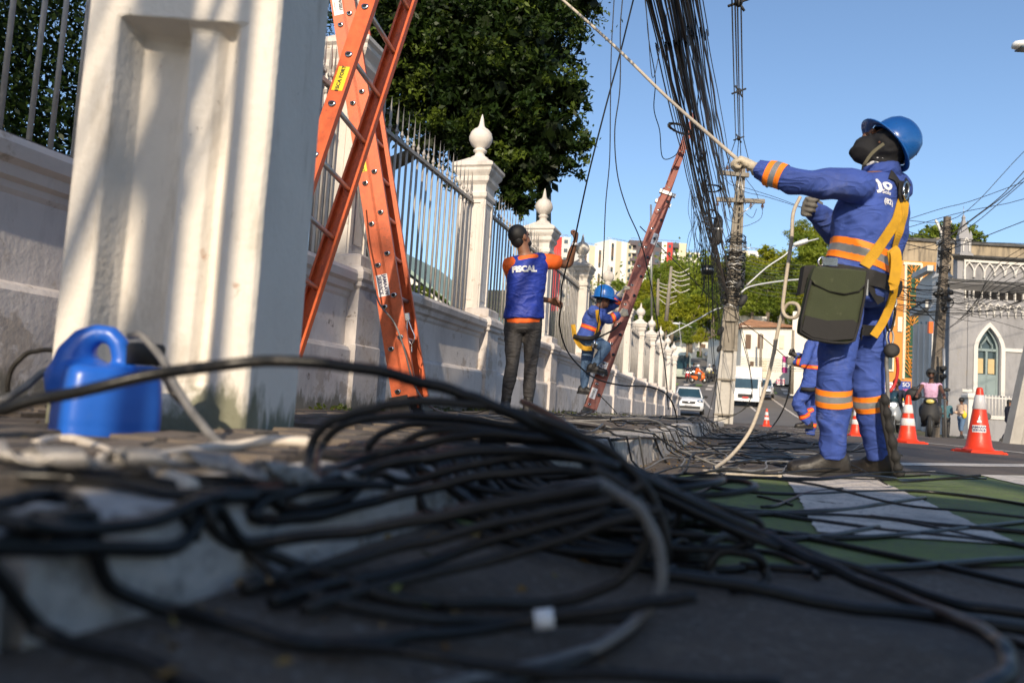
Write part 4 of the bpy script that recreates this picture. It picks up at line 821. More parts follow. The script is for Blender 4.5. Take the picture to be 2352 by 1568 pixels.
RC = [([(1540, 1105), (1700, 1128), (1850, 1135), (2000, 1128), (2150, 1130), (2420, 1170)], .006), ([(1500, 1165), (1650, 1170), (1800, 1178), (1950, 1170), (2125, 1143)], .0072), ([(1560, 1185), (1750, 1180), (1950, 1185), (2150, 1205), (2420, 1228)], .0065), ([(1620, 1160), (1800, 1185), (2000, 1215), (2200, 1235), (2420, 1262)], .0062), ([(1560, 1148), (1700, 1100), (1850, 1098), (2050, 1102), (2265, 1098)], .005), ([(2420, 1282), (2250, 1290), (2050, 1305), (1900, 1312), (1700, 1300)], .0068), ([(1750, 1165), (1790, 1160), (1860, 1130), (1935, 1122)], .005), ([(1820, 1160), (1790, 1150), (1740, 1140)], .004), ([(1540, 1240), (1700, 1235), (1850, 1238), (2020, 1212)], .0065), ([(1600, 1215), (1800, 1225), (2000, 1235), (2420, 1190)], .006), ([(2000, 1185), (2200, 1225), (2420, 1270)], .0055), ([(1640, 1255), (1720, 1262), (1830, 1290), (1880, 1325)], .005), ([(1700, 1205), (1900, 1245), (2150, 1300), (2420, 1360)], .0062)]
for pts, r in RC: gcab('black cable lying straight across the green and white crossing', pts, r, grp='black cables strewn over the painted crossing', d=9)
# pale cables at left
gcab('pale cable arching over the jug and down behind the post\'s foot', [(300, 772, 1.45), (330, 775, 1.42), (362, 812, 1.4), (395, 870, 1.35), (430, 930, 1.3), (470, 985, 1.25), (508, 1022, 1.2)], .0068, cable_g)
gcab('short dark cable crossing under the pale one beside the jug', [(372, 860, 1.45), (395, 900, 1.4), (420, 925, 1.4), (445, 950, 1.35)], .006, cable_k2)
gcab('white cable running from the jug\'s foot to the right', [(230, 1058, 1.25), (330, 1052, 1.22), (450, 1038, 1.2), (560, 1022, 1.18), (660, 1012, 1.18), (728, 1018, 1.18)], .0082, cable_w)
gcab('white cable humped in front of the blue jug', [(80, 1022, 1.2), (130, 1010, 1.18), (175, 1012, 1.16), (240, 1038, 1.12), (310, 1068, 1.1), (380, 1095, 1.08), (440, 1120, 1.05)], .0075, cable_w)
gcab('pale grey cable at the left edge beside the jug', [(-40, 948, 1.5), (10, 920, 1.5), (60, 888, 1.5), (112, 850, 1.52)], .007, cable_g)
gcab('thin dark cable hooped against the wall at the left edge', [(18, 900, 2.0), (22, 862, 2.0), (45, 825, 2.0), (85, 806, 2.0), (135, 806, 2.0)], .006, cable_k2)
gcab('thin black cable lying at the post\'s foot', [(330, 1030, 1.6), (370, 1012, 1.6), (420, 1003, 1.6), (480, 1002, 1.6), (560, 1010, 1.65)], .004)
gcab('black cable end lying on the pavement at the left', [(-60, 1170, .9), (40, 1150, .9), (110, 1140, .9), (160, 1145, .9), (188, 1165, .9)], .0065)
for k in range(3):
    gcab('black cable lying under the twisted wires on the pavement', [(-60, 1040+k*26, 1.2), (200, 1062+k*22, 1.1), (420, 1100+k*20, 1.1), (600, 1108+k*12, 1.2), (820, 1100+k*10, 1.4)], .0055, grp='cables under the twisted wires')
for s_ in range(9):                                                  # stranded aluminium preform
    P = []
    for i in range(70):
        t = i/69; x = -40+t*900; y = 1040+t*72+10*math.sin(t*9); p = gclamp(x, y, 1.20+.2*t, .02); a = t*2*PI*5.2+s_*.42
        P.append(p+UP*(.006+.008*math.sin(a))+F0*.016*math.cos(a))
    mb = MB(); mb.tube(P, .0022, 5); tag(mb.build('wire_strand', alu_m, fix=False), 'silvery strand of the twisted wire lying along the pavement by the jug', 'wire', 'strands of the twisted wire by the jug')
t = onz(1248, 1421, .03); t = gclamp(1248, 1421, .72, .012)
mb = MB(); a = D(1228, 1423, .70); b = D(1272, 1418, .70); mb.tube([a, a.lerp(b, .02), b.lerp(a, .02), b], [.0075, .0088, .0088, .0075], 14); tag(mb.build('cable_marker', white_s), 'small white marker sleeve clipped on a black cable in the foreground', 'marker')
# thin tangle on pavement, kerb and gutter further along
for i in range(120):
    y0 = rs.uniform(2.6, 14); x0 = rs.uniform(-1.9, .05) if i % 3 else rs.uniform(-.8, .6); P = []; an = rs.uniform(-.9, .9) if i % 2 else rs.uniform(1, 2.2); x, y = x0, y0
    for j in range(rs.randint(5, 9)):
        P.append((x, y)); x += .22*math.cos(an)*rs.uniform(.6, 1.6); y += .40*math.sin(an)*rs.uniform(.6, 1.6)+.1; an += rs.uniform(-.9, .9)
    P = [(min(max(x, -2.3), 1.3), max(y, 2.4)) for x, y in P]
    C = crs([(x, y, ground(x, y)+.012+abs(rs.normal(0, .03))) for x, y in P], 6); r = rs.uniform(.003, .006)
    for p in C: p.z = max(p.z, ground(p.x, p.y)+r+(.006 if p.x < KX else 0), (zwalk(p.y)+.012 if abs(p.x-KX+.08) < .12 else 0))
    mb = MB(); mb.tube(C, r, 5); tag(mb.build('cable', (cable_k, cable_k, cable_k2, cable_g)[i % 4 if i % 8 else 3], fix=False), 'thin dark cable offcut strewn over the pavement edge beyond the heap', 'cable', 'thin cables strewn along the kerb')
for lb, P in (('thin black cable draped over the kerb into the gutter', [(1470, 985), (1500, 1000), (1515, 1040), (1530, 1060)]), ('thin grey cable hanging over the kerb edge', [(1405, 1010), (1500, 1005), (1570, 1020), (1560, 1055)]), ('thin black cable running over the road towards the walking worker', [(1560, 1000), (1700, 1010), (1780, 995), (1820, 1000), (1760, 1010), (1650, 1020)]), ('long thin black cable on the road behind the big worker\'s boots', [(1600, 1020), (1750, 1030), (1850, 1032)]), ('thin black cable hooped in the gutter', [(1575, 1050), (1605, 1035), (1640, 1040), (1660, 1055)]), ('black cable hanging from the distant worker\'s hand to the road', [(1815, 840), (1812, 900), (1795, 950), (1770, 985), (1750, 1000)])):
    gcab(lb, P, .006 if 'hanging from' not in lb else .012, d=6 if 'hanging from' not in lb else 13.4, n=6)
# ================================================================ people
def ell_ring(c, lat, fwd, rx, ry, n=20, e=2.4):
    o = []
    for k in range(n):
        a = 2*PI*k/n; ca, sa = math.cos(a), math.sin(a); o.append(c + lat*rx*(abs(ca)**(2/e))*(1 if ca > 0 else -1) + fwd*ry*(abs(sa)**(2/e))*(1 if sa > 0 else -1))
    return o
def limb(mb, pts, rs_, seg=14):
    P = crs(pts, 5); n = len(P); m_ = len(rs_); R = []
    for i in range(n):
        t = i/(n-1)*(m_-1); k = min(int(t), m_-2); f_ = t-k; f_ = f_*f_*(3-2*f_); R.append(rs_[k]*(1-f_)+rs_[k+1]*f_)
    mb.tube(P, R, seg)
def rotv(v, ax, a): return Matrix.Rotation(a, 3, ax) @ v
def hand(mb, w, d, n, t, curl=(70, 85, 55), s=1.0, fat=1.0, thumb=.6, spread=.0):
    """w wrist, d hand direction, n palm normal (fingers close that way), t towards the thumb"""
    w, d, n, t = Vector(w), Vector(d).normalized(), Vector(n), Vector(t); n = (n-d*n.dot(d)).normalized(); t = (t-d*t.dot(d)-n*t.dot(n)).normalized(); ax = d.cross(n)
    rings = []
    for q, hw_, th in ((-.025, .026, .021), (.0, .027, .020), (.03, .036, .019), (.06, .041, .017), (.088, .040, .014), (.10, .034, .010)):
        rings.append(ell_ring(w+d*q*s, t, n, hw_*s*fat, th*s*fat, 14))
    mb.loft(rings)
    for i, (off, L) in enumerate(((.030, .074), (.010, .082), (-.011, .076), (-.031, .060))):
        p = w + d*.088*s + t*off*s*fat; dd = d + t*off*spread*6; dd.normalize(); pts = [p-d*.03*s, p]; a = 0
        for j, fr in enumerate((.46, .31, .23)):
            a += R_(curl[j])*(1+.06*(i-1.5)); v = dd*math.cos(a) + n*math.sin(a); p = p + v*L*fr*s; pts.append(p)
        r = .0092*s*fat*(1-.05*i); mb.tube(crs(pts, 4), [r*1.08 if k < 8 else r*(1-.02*(k-8)) for k in range(len(crs(pts, 4)))], 9)
        mb.ell(pts[-1], (r*.86,)*3, None, 8, 6)
    p = w + d*.022*s + t*.026*s*fat; v1 = (t*.75 + d*.75 + n*.35*thumb).normalized(); v2 = (d*.8 + n*1.0*thumb - t*.1).normalized(); p2 = p+v1*.042*s; p3 = p2+v2*.034*s; p4 = p3+(v2-t*.5*thumb).normalized()*.026*s
    mb.tube(crs([p, p2, p3, p4], 4), [.0125*s*fat]*5+[.0115*s*fat]*4+[.0105*s*fat]*4, 9); mb.ell(p4, (.0095*s*fat,)*3, None, 8, 6)
def nz(v): return Vector(v).normalized()
def person(label, J, o, group=None):
    """J: joints in the world. o: options"""
    k = o.get('k', 1.0); vx = o.get('vox', .009); g = Vector(J['foot']) if 'foot' in J else (J['al']+J['ar'])/2
    t = thing('person', label, 'person', g, 0, group)
    latP = nz(J['hr']-J['hl']); latS = nz(J['sr']-J['sl']); pel = (J['hl']+J['hr'])/2; sh = (J['sl']+J['sr'])/2; spn = sh-pel; upv = nz(spn)
    fP = nz(upv.cross(latP)); fS = nz(upv.cross(latS)); bend = o.get('bend', 0)
    neckb = J['neck']; head = J['head']; hf = nz(o['face']); hu = nz(o['crown']); hu = nz(hu-hf*hu.dot(hf)); hl_ = hf.cross(hu)
    def torso(mb, inf=0, lo=-.10, hi=1.0, sc=1.0, belly=0, tw=0):
        rings = []
        for q, rx, ry, f in ((-.20, .120, .085, 0), (-.14, .150, .115, 0), (-.04, .168, .125, 0), (.12, .158, .115, .1), (.32, .145, .108, .3), (.55, .162, .122, .6), (.76, .178, .125, .9), (.90, .176, .112, 1), (1.0, .150, .095, 1), (1.07, .105, .078, 1), (1.13, .066, .062, 1)):
            if q < lo or q > hi: continue
            lat = nz(latP.lerp(latS, f)); fw = nz(fP.lerp(fS, f)); c = pel + spn*q + fw*bend*math.sin(PI*min(max(q, 0), 1))
            if q > 1.0: c = c.lerp(neckb, .5 if q < 1.1 else .8)
            rings.append(ell_ring(c, lat, fw, (rx*sc+inf)*k*(1+tw*(1-sm(.5, .95, q))*sm(-.22, .18, q)), (ry*sc+inf+belly*(q < .5))*k*(1+tw*(1-sm(.5, .95, q))*sm(-.22, .18, q)), 22))
        mb.loft(rings)
    def arms(mb, add, frac=1.0, sides='lr', bulk=0):
        for s in sides:
            S, E, W = J['s'+s], J['e'+s], J['w'+s]; a = add*k
            S0 = S + (sh-S)*.28
            if frac >= .99: limb(mb, [S0, S, S.lerp(E, .5), E, E.lerp(W, .45), W], [.060*k+a, .062*k+a, .050*k+a+bulk, .044*k+a+bulk, .042*k+a+bulk, .029*k+a])
            else: limb(mb, [S0, S, S.lerp(E, frac)], [.062*k+a, .065*k+a, .055*k+a+.004])
    def legs(mb, add, bulk=0, frac=1.0):
        for s in 'lr':
            H, K_, A = J['h'+s], J['k'+s], J['a'+s]; a = add*k
            limb(mb, [H+upv*.03*k, H-(H-K_)*.12, H.lerp(K_, .5), K_, K_.lerp(A, .4), K_.lerp(A, frac)], [.085*k+a, .092*k+a, .078*k+a+bulk*.6, .058*k+a+bulk, .058*k+a+bulk, .038*k+a+bulk])
    # body
    mb = MB(); torso(mb, -.004, -.15, 1.2, .93); arms(mb, -.004); legs(mb, -.004)
    mb.tube([neckb-nz(head-neckb)*.05*k, neckb.lerp(head, .45), head-hu*.02*k], [.060*k, .056*k, .058*k], 14)
    H = Matrix((hl_, hf, hu)).transposed()
    mb.ell(head+hu*.022*k-hf*.012*k, (.076*k, .094*k, .098*k), H, 18, 13); mb.ell(head+hf*.022*k-hu*.045*k, (.058*k, .066*k, .072*k), H, 16, 11)
    mb.loft([[head+hf*(y*k)+hl_*(x*k)+hu*(z*k) for x, z in ((-.010, 0), (0, -.004), (.010, 0), (0, .006))] for y, z0 in ((.060, 0),)] + [[head+hf*.094*k+hl_*x*k+hu*(-.022+z)*k for x, z in ((-.015, 0), (0, -.010), (.015, 0), (0, .010))], [head+hf*.099*k+hl_*x*k+hu*(-.024+z)*k for x, z in ((-.009, 0), (0, -.007), (.009, 0), (0, .007))]])
    mb.ell(head+hf*.080*k+hu*.022*k, (.045*k, .012*k, .008*k), H, 10, 6); mb.ell(head+hf*.083*k-hu*.058*k, (.024*k, .010*k, .008*k), H, 10, 6); mb.ell(head+hf*.077*k-hu*.088*k, (.022*k, .016*k, .016*k), H, 10, 6)
    for s in (-1, 1):
        mb.ell(head+hl_*s*.077*k-hf*.008*k-hu*.005*k, (.009*k, .019*k, .032*k), H, 9, 7)
        if not o.get('gloves'):
            pass
    for s in 'lr':
        h = o.get('hand_'+s)
        if h and not h.get('glove'): hand(mb, J['w'+s], h['d'], h['n'], h['t'], h.get('curl', (60, 75, 50)), .98*k, 1.0, h.get('thumb', .7))
    fuse('body', mb, min(vx, .0075) if k > .5 and vx < .012 else vx, o.get('skin', skin_m), t, 2)
    for s in (-1, 1):
        mb = MB(); mb.ell(head+hf*.074*k+hl_*s*.030*k+hu*.004*k, (.012*k,)*3, None, 8, 6); mb.build('eye', o.get('eye', ink), t)
    if o.get('hair'):
        mb = MB(); mb.ell(head+hu*.040*k-hf*.022*k, (.084*k*o.get('hs', 1), .098*k*o.get('hs', 1), .094*k*o.get('hs', 1)), H, 18, 12); mb.ell(head-hf*.05*k-hu*.01*k, (.070*k, .058*k, .075*k), H, 14, 9); mb.build('hair', o['hair'], t)
        if o.get('long'): mb = MB(); mb.loft([ell_ring(head-hf*.055*k-UP*q, hl_, hf, w*k, .035*k, 10) for q, w in ((0, .07), (.15, .09), (.30, .085), (.42, .05))]); mb.build('hair', o['hair'], t)
    if o.get('beard'): mb = MB(); mb.ell(head+hf*.030*k-hu*.072*k, (.056*k, .060*k, .042*k), H, 14, 9); mb.build('beard', o['beard'], t)
    parts = {'t': t, 'H': H, 'hf': hf, 'hu': hu, 'hl': hl_, 'fS': fS, 'latS': latS, 'fP': fP, 'latP': latP, 'pel': pel, 'sh': sh, 'up': upv}
    def wr(amp, sc, sx=1):
        def f(c):
            n1 = noise.noise(Vector((c.x*sc, c.y*sc, c.z*sc*sx))); n2 = noise.noise(Vector((c.x*sc*2.3+7, c.y*sc*2.3, c.z*sc*2.3*sx)))
            return amp*(1-abs(n1)*3.2) + amp*.45*n2
        return f
    if o.get('shirt'):
        mb = MB(); torso(mb, o.get('sfat', .016), -.06 if not o.get('slow') else o['slow'], 1.08, 1.0, o.get('belly', 0), o.get('tw', 0)); arms(mb, o.get('afat', .014), o.get('sleeve', 1.0), bulk=.004)
        parts['shirt'] = fuse(o.get('shirt_name', 'shirt'), mb, vx, o['shirt'], t, 5, wr(o.get('wa', .006), 7.5, 1.0))
    if o.get('trousers'):
        mb = MB(); torso(mb, o.get('tfat', .008)+.002, -.25, o.get('thi', .16)); legs(mb, o.get('tfat', .008), o.get('tbulk', .0), o.get('tlen', 1.0))
        parts['trousers'] = fuse('trousers', mb, vx, o['trousers'], t, 4, wr(o.get('wt', .005), 7.5, 1.25))
    for s in 'lr':
        A = J['a'+s]; T = J['t'+s]; f = nz(Vector((T.x-A.x, T.y-A.y, (T.z-A.z+.055*k)))); u = nz(J['k'+s]-A); side = nz(f.cross(u)); u2 = nz(side.cross(f))*1.0
        if o.get('shoe'):
            mb = MB(); base = A - u2*.055*k
            mb.loft([[base+f*y*k+side*x*k+u2*z*k for x, z in ((-w, 0), (-w*1.02, h*.35), (-w*.85, h*.75), (-w*.4, h), (w*.4, h), (w*.85, h*.75), (w*1.02, h*.35), (w, 0))] for y, w, h in ((-.085, .022, .05), (-.075, .036, .085), (-.03, .042, .115), (.02, .044, .115), (.06, .047, .085), (.11, .052, .062), (.16, .052, .055), (.195, .040, .045), (.212, .02, .03))])
            mb.tube([A+u*.09*k, A, base+u2*.05*k], [.050*k, .048*k, .045*k], 12)
            sh_ = fuse('shoe', mb, min(vx, .008), o['shoe'], t, 3)
            mb = MB(); mb.loft([[base+f*y*k+side*x*k+u2*z*k for x, z in ((-w, -.022), (-w, .004), (w, .004), (w, -.022))] for y, w in ((-.092, .02), (-.08, .040), (-.03, .047), (.03, .049), (.11, .057), (.17, .056), (.205, .042), (.218, .02))], True, False); mb.build('sole', black_m, t)
        h = o.get('hand_'+s)
        if h and h.get('glove'):
            mb = MB(); hand(mb, J['w'+s], h['d'], h['n'], h['t'], h.get('curl', (60, 75, 50)), 1.06*k, 1.22, h.get('thumb', .8)); d_ = nz(h['d']); mb.tube([J['w'+s]-d_*.085*k, J['w'+s]-d_*.03*k, J['w'+s]+d_*.01*k], [.047*k, .040*k, .034*k], 12)
            fuse('glove', mb, min(vx, .005) if vx < .012 else vx, h['glove'], t, 2, wr(.0022, 26))
    return parts
def helmet(parts, c, up, fwd, mt, k=1.0, vent=True, full=False):
    t = parts['t']; up = nz(up); fwd = nz(Vector(fwd)-up*Vector(fwd).dot(up)); lat = fwd.cross(up); M = Matrix((lat, fwd, up)).transposed(); c = Vector(c)
    mb = MB(); prof = [(.118, -.028), (.121, -.018), (.120, 0), (.119, .03), (.113, .065), (.098, .098), (.074, .122), (.042, .136), (.004, .141)]; rings = []
    for r, z in prof: rings.append([c + M @ Vector((r*.98*math.cos(a)*k, r*1.13*math.sin(a)*k, z*k)) for a in [2*PI*i/36 for i in range(36)]])
    mb.loft(rings, False)
    rin = [[c + M @ Vector((r*.94*math.cos(a)*k, r*1.09*math.sin(a)*k, (z-.006)*k)) for a in [2*PI*i/36 for i in range(36)]] for r, z in prof]; mb.loft(rin[::-1], False); h = mb.build('helmet', mt, t)
    mb = MB(); ring = []
    for j, (q, dz) in enumerate(((0, 0), (.35, .0), (.75, -.004), (1, -.010), (1.0, -.016), (.3, -.008), (0, -.006))):
        row = []
        for i in range(36):
            a = 2*PI*i/36; s_ = math.sin(a); ext = (.026 + (.034*max(0, s_)**1.5) + .010*max(0, -s_))*q; drop = -.016*(1-abs(s_))*q*0 - .012*q*max(0, s_)
            row.append(c + M @ Vector(((.118*.98+ext*(1-.15*abs(s_)))*math.cos(a)*k, (.121*1.13+ext)*s_*k, (-.028+dz+drop)*k)))
        ring.append(row)
    mb.loft(ring, False); mb.build('brim', mt, h)
    mb = MB(); mb.ribbon([c + M @ Vector((0, .134*math.cos(a)*k, (.006+.1345*math.sin(a))*k)) for a in [R_(18+i*9) for i in range(17)]], [M @ Vector((0, math.cos(a), math.sin(a))) for a in [R_(18+i*9) for i in range(17)]], .020*k, .006*k); mb.build('ridge', mt, h)
    return h
def band(parts, garment, A, B, t0, t1, rmax, mo, mg, lift=.0035, gap=.36, name='reflective_band', par=None):
    """strip of the garment between two planes across A->B, lifted off the cloth"""
    o = parts[garment]; M = wmx(o); me = o.data.copy(); b = bmesh.new(); b.from_mesh(me); b.transform(M); bpy.data.meshes.remove(me)
    A, B = Vector(A), Vector(B); u = (B-A); L = u.length; u.normalize()
    kill = [f for f in b.faces if ((f.calc_center_median()-A)-u*(f.calc_center_median()-A).dot(u)).length > rmax or not (t0-.06 < (f.calc_center_median()-A).dot(u) < t1+.06)]
    bmesh.ops.delete(b, geom=kill, context='FACES')
    for q, s in ((t0, 1), (t1, -1)):
        bmesh.ops.bisect_plane(b, geom=b.verts[:]+b.edges[:]+b.faces[:], plane_co=A+u*q, plane_no=u*s, clear_inner=True)
    w = t1-t0
    for q in (t0+w*(.5-gap/2), t0+w*(.5+gap/2)): bmesh.ops.bisect_plane(b, geom=b.verts[:]+b.edges[:]+b.faces[:], plane_co=A+u*q, plane_no=u)
    b.normal_update()
    for v in b.verts: v.co += v.normal*lift
    for f in b.faces: q = (f.calc_center_median()-A).dot(u)-t0; f.material_index = 1 if w*(.5-gap/2) < q < w*(.5+gap/2) else 0; f.smooth = True
    me = bpy.data.meshes.new(name); t = par or parts['t']; b.transform(wmx(t).inverted()); b.to_mesh(me); b.free(); me.materials.append(mo); me.materials.append(mg)
    ob = bpy.data.objects.new(name, me); COL.objects.link(ob); ob.parent = t; return ob
def bvh_of(*obs):
    vs = []; fs = []
    for o in obs:
        M = wmx(o); b0 = len(vs); vs += [M @ v.co for v in o.data.vertices]; fs += [[b0+i for i in p.vertices] for p in o.data.polygons]
    return BVHTree.FromPolygons(vs, fs)
def strap(bv, pts, w, th, mt, parent, name='strap', lift=.004, snap=True, n=7):
    C = crs(pts, n); P = []; N = []
    for p in C:
        q, nn, _, dd = bv.find_nearest(p)
        if snap and dd < .12: P.append(q+nn*lift); N.append(nn)
        else: P.append(p); N.append((p-q).normalized())
    for _ in range(3): P = [P[0]]+[(P[i-1]+P[i]*2+P[i+1])/4 for i in range(1, len(P)-1)]+[P[-1]]; N = [N[0]]+[(N[i-1]+N[i]*2+N[i+1]).normalized() for i in range(1, len(N)-1)]+[N[-1]]
    mb = MB(); mb.ribbon(P, N, w, th); return mb.build(name, mt, parent)

# ---- the big worker at the right
Wd = 3.76
J = dict(head=D(2024, 338, Wd+.02), neck=D(2022, 385, Wd+.03), sl=D(1962, 428, Wd-.17), sr=D(2056, 436, Wd+.15), el=D(1838, 418, Wd-.12), wl=D(1738, 388, Wd-.02), er=D(1930, 540, Wd+.42), wr=D(1862, 476, Wd+.26),
         hl=D(1940, 655, Wd-.08), hr=D(2008, 656, Wd+.10), kl=D(1917, 868, Wd-.14), kr=D(1993, 880, Wd+.10), al=D(1911, 1062, Wd-.08), ar=D(2020, 1054, Wd+.14), tl=D(1848, 1090, Wd-.06), tr=D(1968, 1078, Wd+.24))
J['foot'] = Vector((D(1960, 1098, Wd).x, D(1960, 1098, Wd).y, 0))
for s in 'lr':
    J['a'+s].z = .088; J['t'+s].z = .03
gl = dict(d=D(1662, 345, Wd)-J['wl'], n=(R0*-.15 - UP*.8 + F0*.35), t=(F0*-.1 + R0*-.3 + UP*1.0), curl=(58, 78, 52), glove=glove_m, thumb=.9)
gr = dict(d=D(1815, 470, Wd+.02)-J['wr'], n=(-UP*.3 - F0*.9), t=(UP*1 - R0*.2), curl=(62, 80, 50), glove=glove_g, thumb=.9)
W1 = person('tall worker in blue overalls, hard hat and yellow harness pulling a rope at the right', J, dict(face=(-R0*.62 + UP*.66 + F0*.42), crown=(R0*.80 + UP*.58 - F0*.10), hand_l=gl, hand_r=gr, shirt=blue_c, trousers=blue_c, shoe=boot_m, vox=.0085, sfat=.022, afat=.018, tfat=.007, tbulk=.012, wa=.0075, wt=.006, slow=-.14, k=.93, tw=.15, tlen=.96, hs=1.0))
tW = W1['t']
mb = MB(); H = W1['H']; hd = J['head']
mb.ell(hd-W1['hu']*.055+W1['hf']*.026, (.066, .076, .072), H, 18, 12); mb.ell(hd-W1['hf']*.022+W1['hu']*.015, (.088, .088, .098), H, 18, 12); mb.tube([J['neck']-UP*.03, J['neck']+(hd-J['neck'])*.5, hd-W1['hu']*.02], [.082, .072, .074], 16)
mb.ell(hd+W1['hf']*.082-W1['hu']*.028, (.020, .026, .022), H, 12, 8); mb.ell(hd+W1['hf']*.060-W1['hu']*.092, (.036, .034, .028), H, 12, 8)
fuse('balaclava', mb, .006, hood_m, tW, 2, lambda c: .0045*(1-4*abs(noise.noise(Vector((c.x*10, c.y*10, c.z*22))))))
mb = MB(); mb.ell(hd+W1['hf']*.074+W1['hu']*.020, (.052, .020, .022), H, 14, 8); mb.ell(hd+W1['hf']*.096+W1['hu']*.004, (.012, .014, .020), H, 10, 7); mb.build('brow', skin_m, tW)
helmet(W1, D(2052, 327, Wd+.01), (R0*.80+UP*.60-F0*.05), (-R0*.58+UP*.78+F0*.22), helm_m, .84)
hb = D(2052, 327, Wd)
mb = MB(); mb.ribbon(crs([D(2030, 330, Wd-.13), D(2003, 352, Wd-.12), D(1985, 378, Wd-.10), D(1978, 392, Wd-.05)], 5), [-F0]*16, .014, .002); mb.build('chin_strap', mat('olive_strap', (.12, .11, .07), .8), tW)
mb = MB(); nkp = J['neck']; mb.lathe([(.088, -.055), (.088, .012), (.080, .02), (.076, .012), (.078, -.05)], nkp-UP*.012, 20, (R0.to_track_quat('X', 'Z').to_matrix() @ Matrix.Rotation(-.18, 3, 'Y'))); mb.build('collar', blue_c, tW)
mb = MB(); mb.lathe([(.079, -.01), (.079, .026), (.074, .026), (.074, -.01)], nkp+UP*.003, 20, Matrix.Rotation(-.12, 3, 'Y')); mb.build('undershirt', white_s, tW)
mb = MB(); w_ = J['wl']; dd_ = nz(gl['d']); mb.tube([w_-dd_*.088, w_-dd_*.076], [.051, .050], 16); mb.build('glove_hem', green_c, tW)
band(W1, 'shirt', J['wl'], J['el'], .055, .135, .11, hi_or, hi_gr, gap=.34)
hem_dir = nz(W1['up'] + R0*.20)
band(W1, 'shirt', W1['pel'], W1['pel']+hem_dir, .075, .165, .40, hi_or, hi_gr, gap=.36)
for s in 'lr': band(W1, 'trousers', J['a'+s], J['k'+s], .255, .335, .17, hi_or, hi_gr, gap=.36)
# folds where the trouser legs bunch on the boots
bvS = bvh_of(W1['shirt']); bvT = bvh_of(W1['shirt'], W1['trousers'])
# lettering on the back: broken by the harness
nb = -W1['fS']; axb = nz(UP.cross(nb)); axb = nz(W1['latS']-nb*W1['latS'].dot(nb)); upb = nz(nb.cross(axb))
def back(px, py): 
    h = bvS.ray_cast(CP, nz(ray(px, py)));  return h[0] if h[0] is not None else D(px, py, Wd-.1)
def backtxt(s, px, py, size, bold, al, cond=1.0, tilt=.10):
    p = back(px, py); q = bvS.ray_cast(CP, nz(ray(px, py)))[1] or nb; q = nz(q*.5 + nb*.5); ax = nz(UP.cross(q)) ; ax = nz(ax - UP*tilt); u_ = nz(q.cross(ax)); text_on(s, size, p, ax, u_, white_s, tW, bold=bold, lift=.0035, bvh=bvS, sub=1, align=al, cond=cond)
backtxt('Jo', 2032, 424, .080, .003, 'CENTER'); backtxt('ar', 2074, 434, .070, .003, 'CENTER', .6)
backtxt('Solu', 2036, 442, .026, .0004, 'CENTER'); backtxt('igen', 2074, 454, .024, .0004, 'CENTER', .7)
backtxt('(82)', 2040, 464, .034, .001, 'CENTER'); backtxt('4-3522', 2072, 478, .032, .001, 'CENTER', .62)
# harness
def S(px, py, d=0): return D(px, py, Wd-.16+d)
hx = thing
strap(bvS, [back(2042, 402), back(2058, 418), back(2068, 440), back(2070, 462)], .050, .004, strap_k, tW, 'back_strap')
strap(bvS, [back(2084, 418), back(2080, 440), back(2074, 462)], .045, .004, strap_k, tW, 'back_strap')
strap(bvS, [back(2070, 458), back(2062, 490), back(2045, 525), back(2022, 560), back(2000, 592), S(1986, 612)], .048, .004, strap_y, tW, 'harness_strap', .006)
strap(bvT, [back(2075, 462), back(2072, 500), back(2060, 540), back(2048, 585)], .050, .004, strap_y, tW, 'harness_strap', .007)
mb = MB(); mb.ribbon(crs([S(2046, 575, -.03), S(2052, 620, .0), S(2053, 660, .05), S(2044, 700, .09), S(2028, 738, .10), S(2006, 772, .10)], 6), [-F0]*31, .038, .004); mb.build('harness_strap', strap_y, tW)
mb = MB(); mb.ribbon(crs([S(2047, 572, -.02), S(2056, 580, -.035), S(2058, 610, -.04), S(2052, 650, -.04), S(2044, 655, -.03)], 6), [-F0]*26, .048, .004); mb.build('loose_strap_end', strap_y, tW)
mb = MB(); p = back(2066, 438)+nb*.012; M_ = Matrix((axb, nb, UP)).transposed()
mb.poly([p+axb*x+UP*z for x, z in ((-.040, .045), (.030, .045), (.040, -.02), (.024, -.055), (-.026, -.055), (-.042, -.02))], nb*.006); mb.build('dorsal_pad', strap_k, tW)
mb = MB(); q = p+nb*.016; mb.tube([q+axb*.030*math.cos(a)*(1 if math.sin(a) > -.3 else .8)+UP*.040*math.sin(a) for a in [2*PI*i/24 for i in range(25)]], .0052, 8, False); mb.tube([q+axb*-.028-UP*.022, q+axb*.028-UP*.022], .0052, 8); mb.build('dorsal_ring', chrome, tW)
mb = MB(); pts = [(1996, 608), (2040, 612)]; 
bel = band(W1, 'shirt', W1['pel'], W1['pel']+nz(W1['up']+R0*.10), -.012, .055, .40, strap_k, strap_k, lift=.014, name='belt')
mb = MB(); q = D(1906, 601, Wd-.24); mb.box(q, (.065, .010, .035), Matrix((R0, F0, UP)).transposed()); mb.build('belt_buckle', chrome, tW)
for px in (1889,):
    mb = MB(); q = D(px, 602, Wd-.22); mb.tube([q+R0*.018*math.cos(a)+UP*.022*math.sin(a) for a in [2*PI*i/20 for i in range(21)]], .0045, 8, False); mb.build('belt_ring', chrome, tW)
strap(bvT, [S(1992, 772, .0), S(2002, 768, .02), S(2012, 764, .06), S(2022, 760, .10)], .050, .004, strap_k, tW, 'thigh_strap', .006)
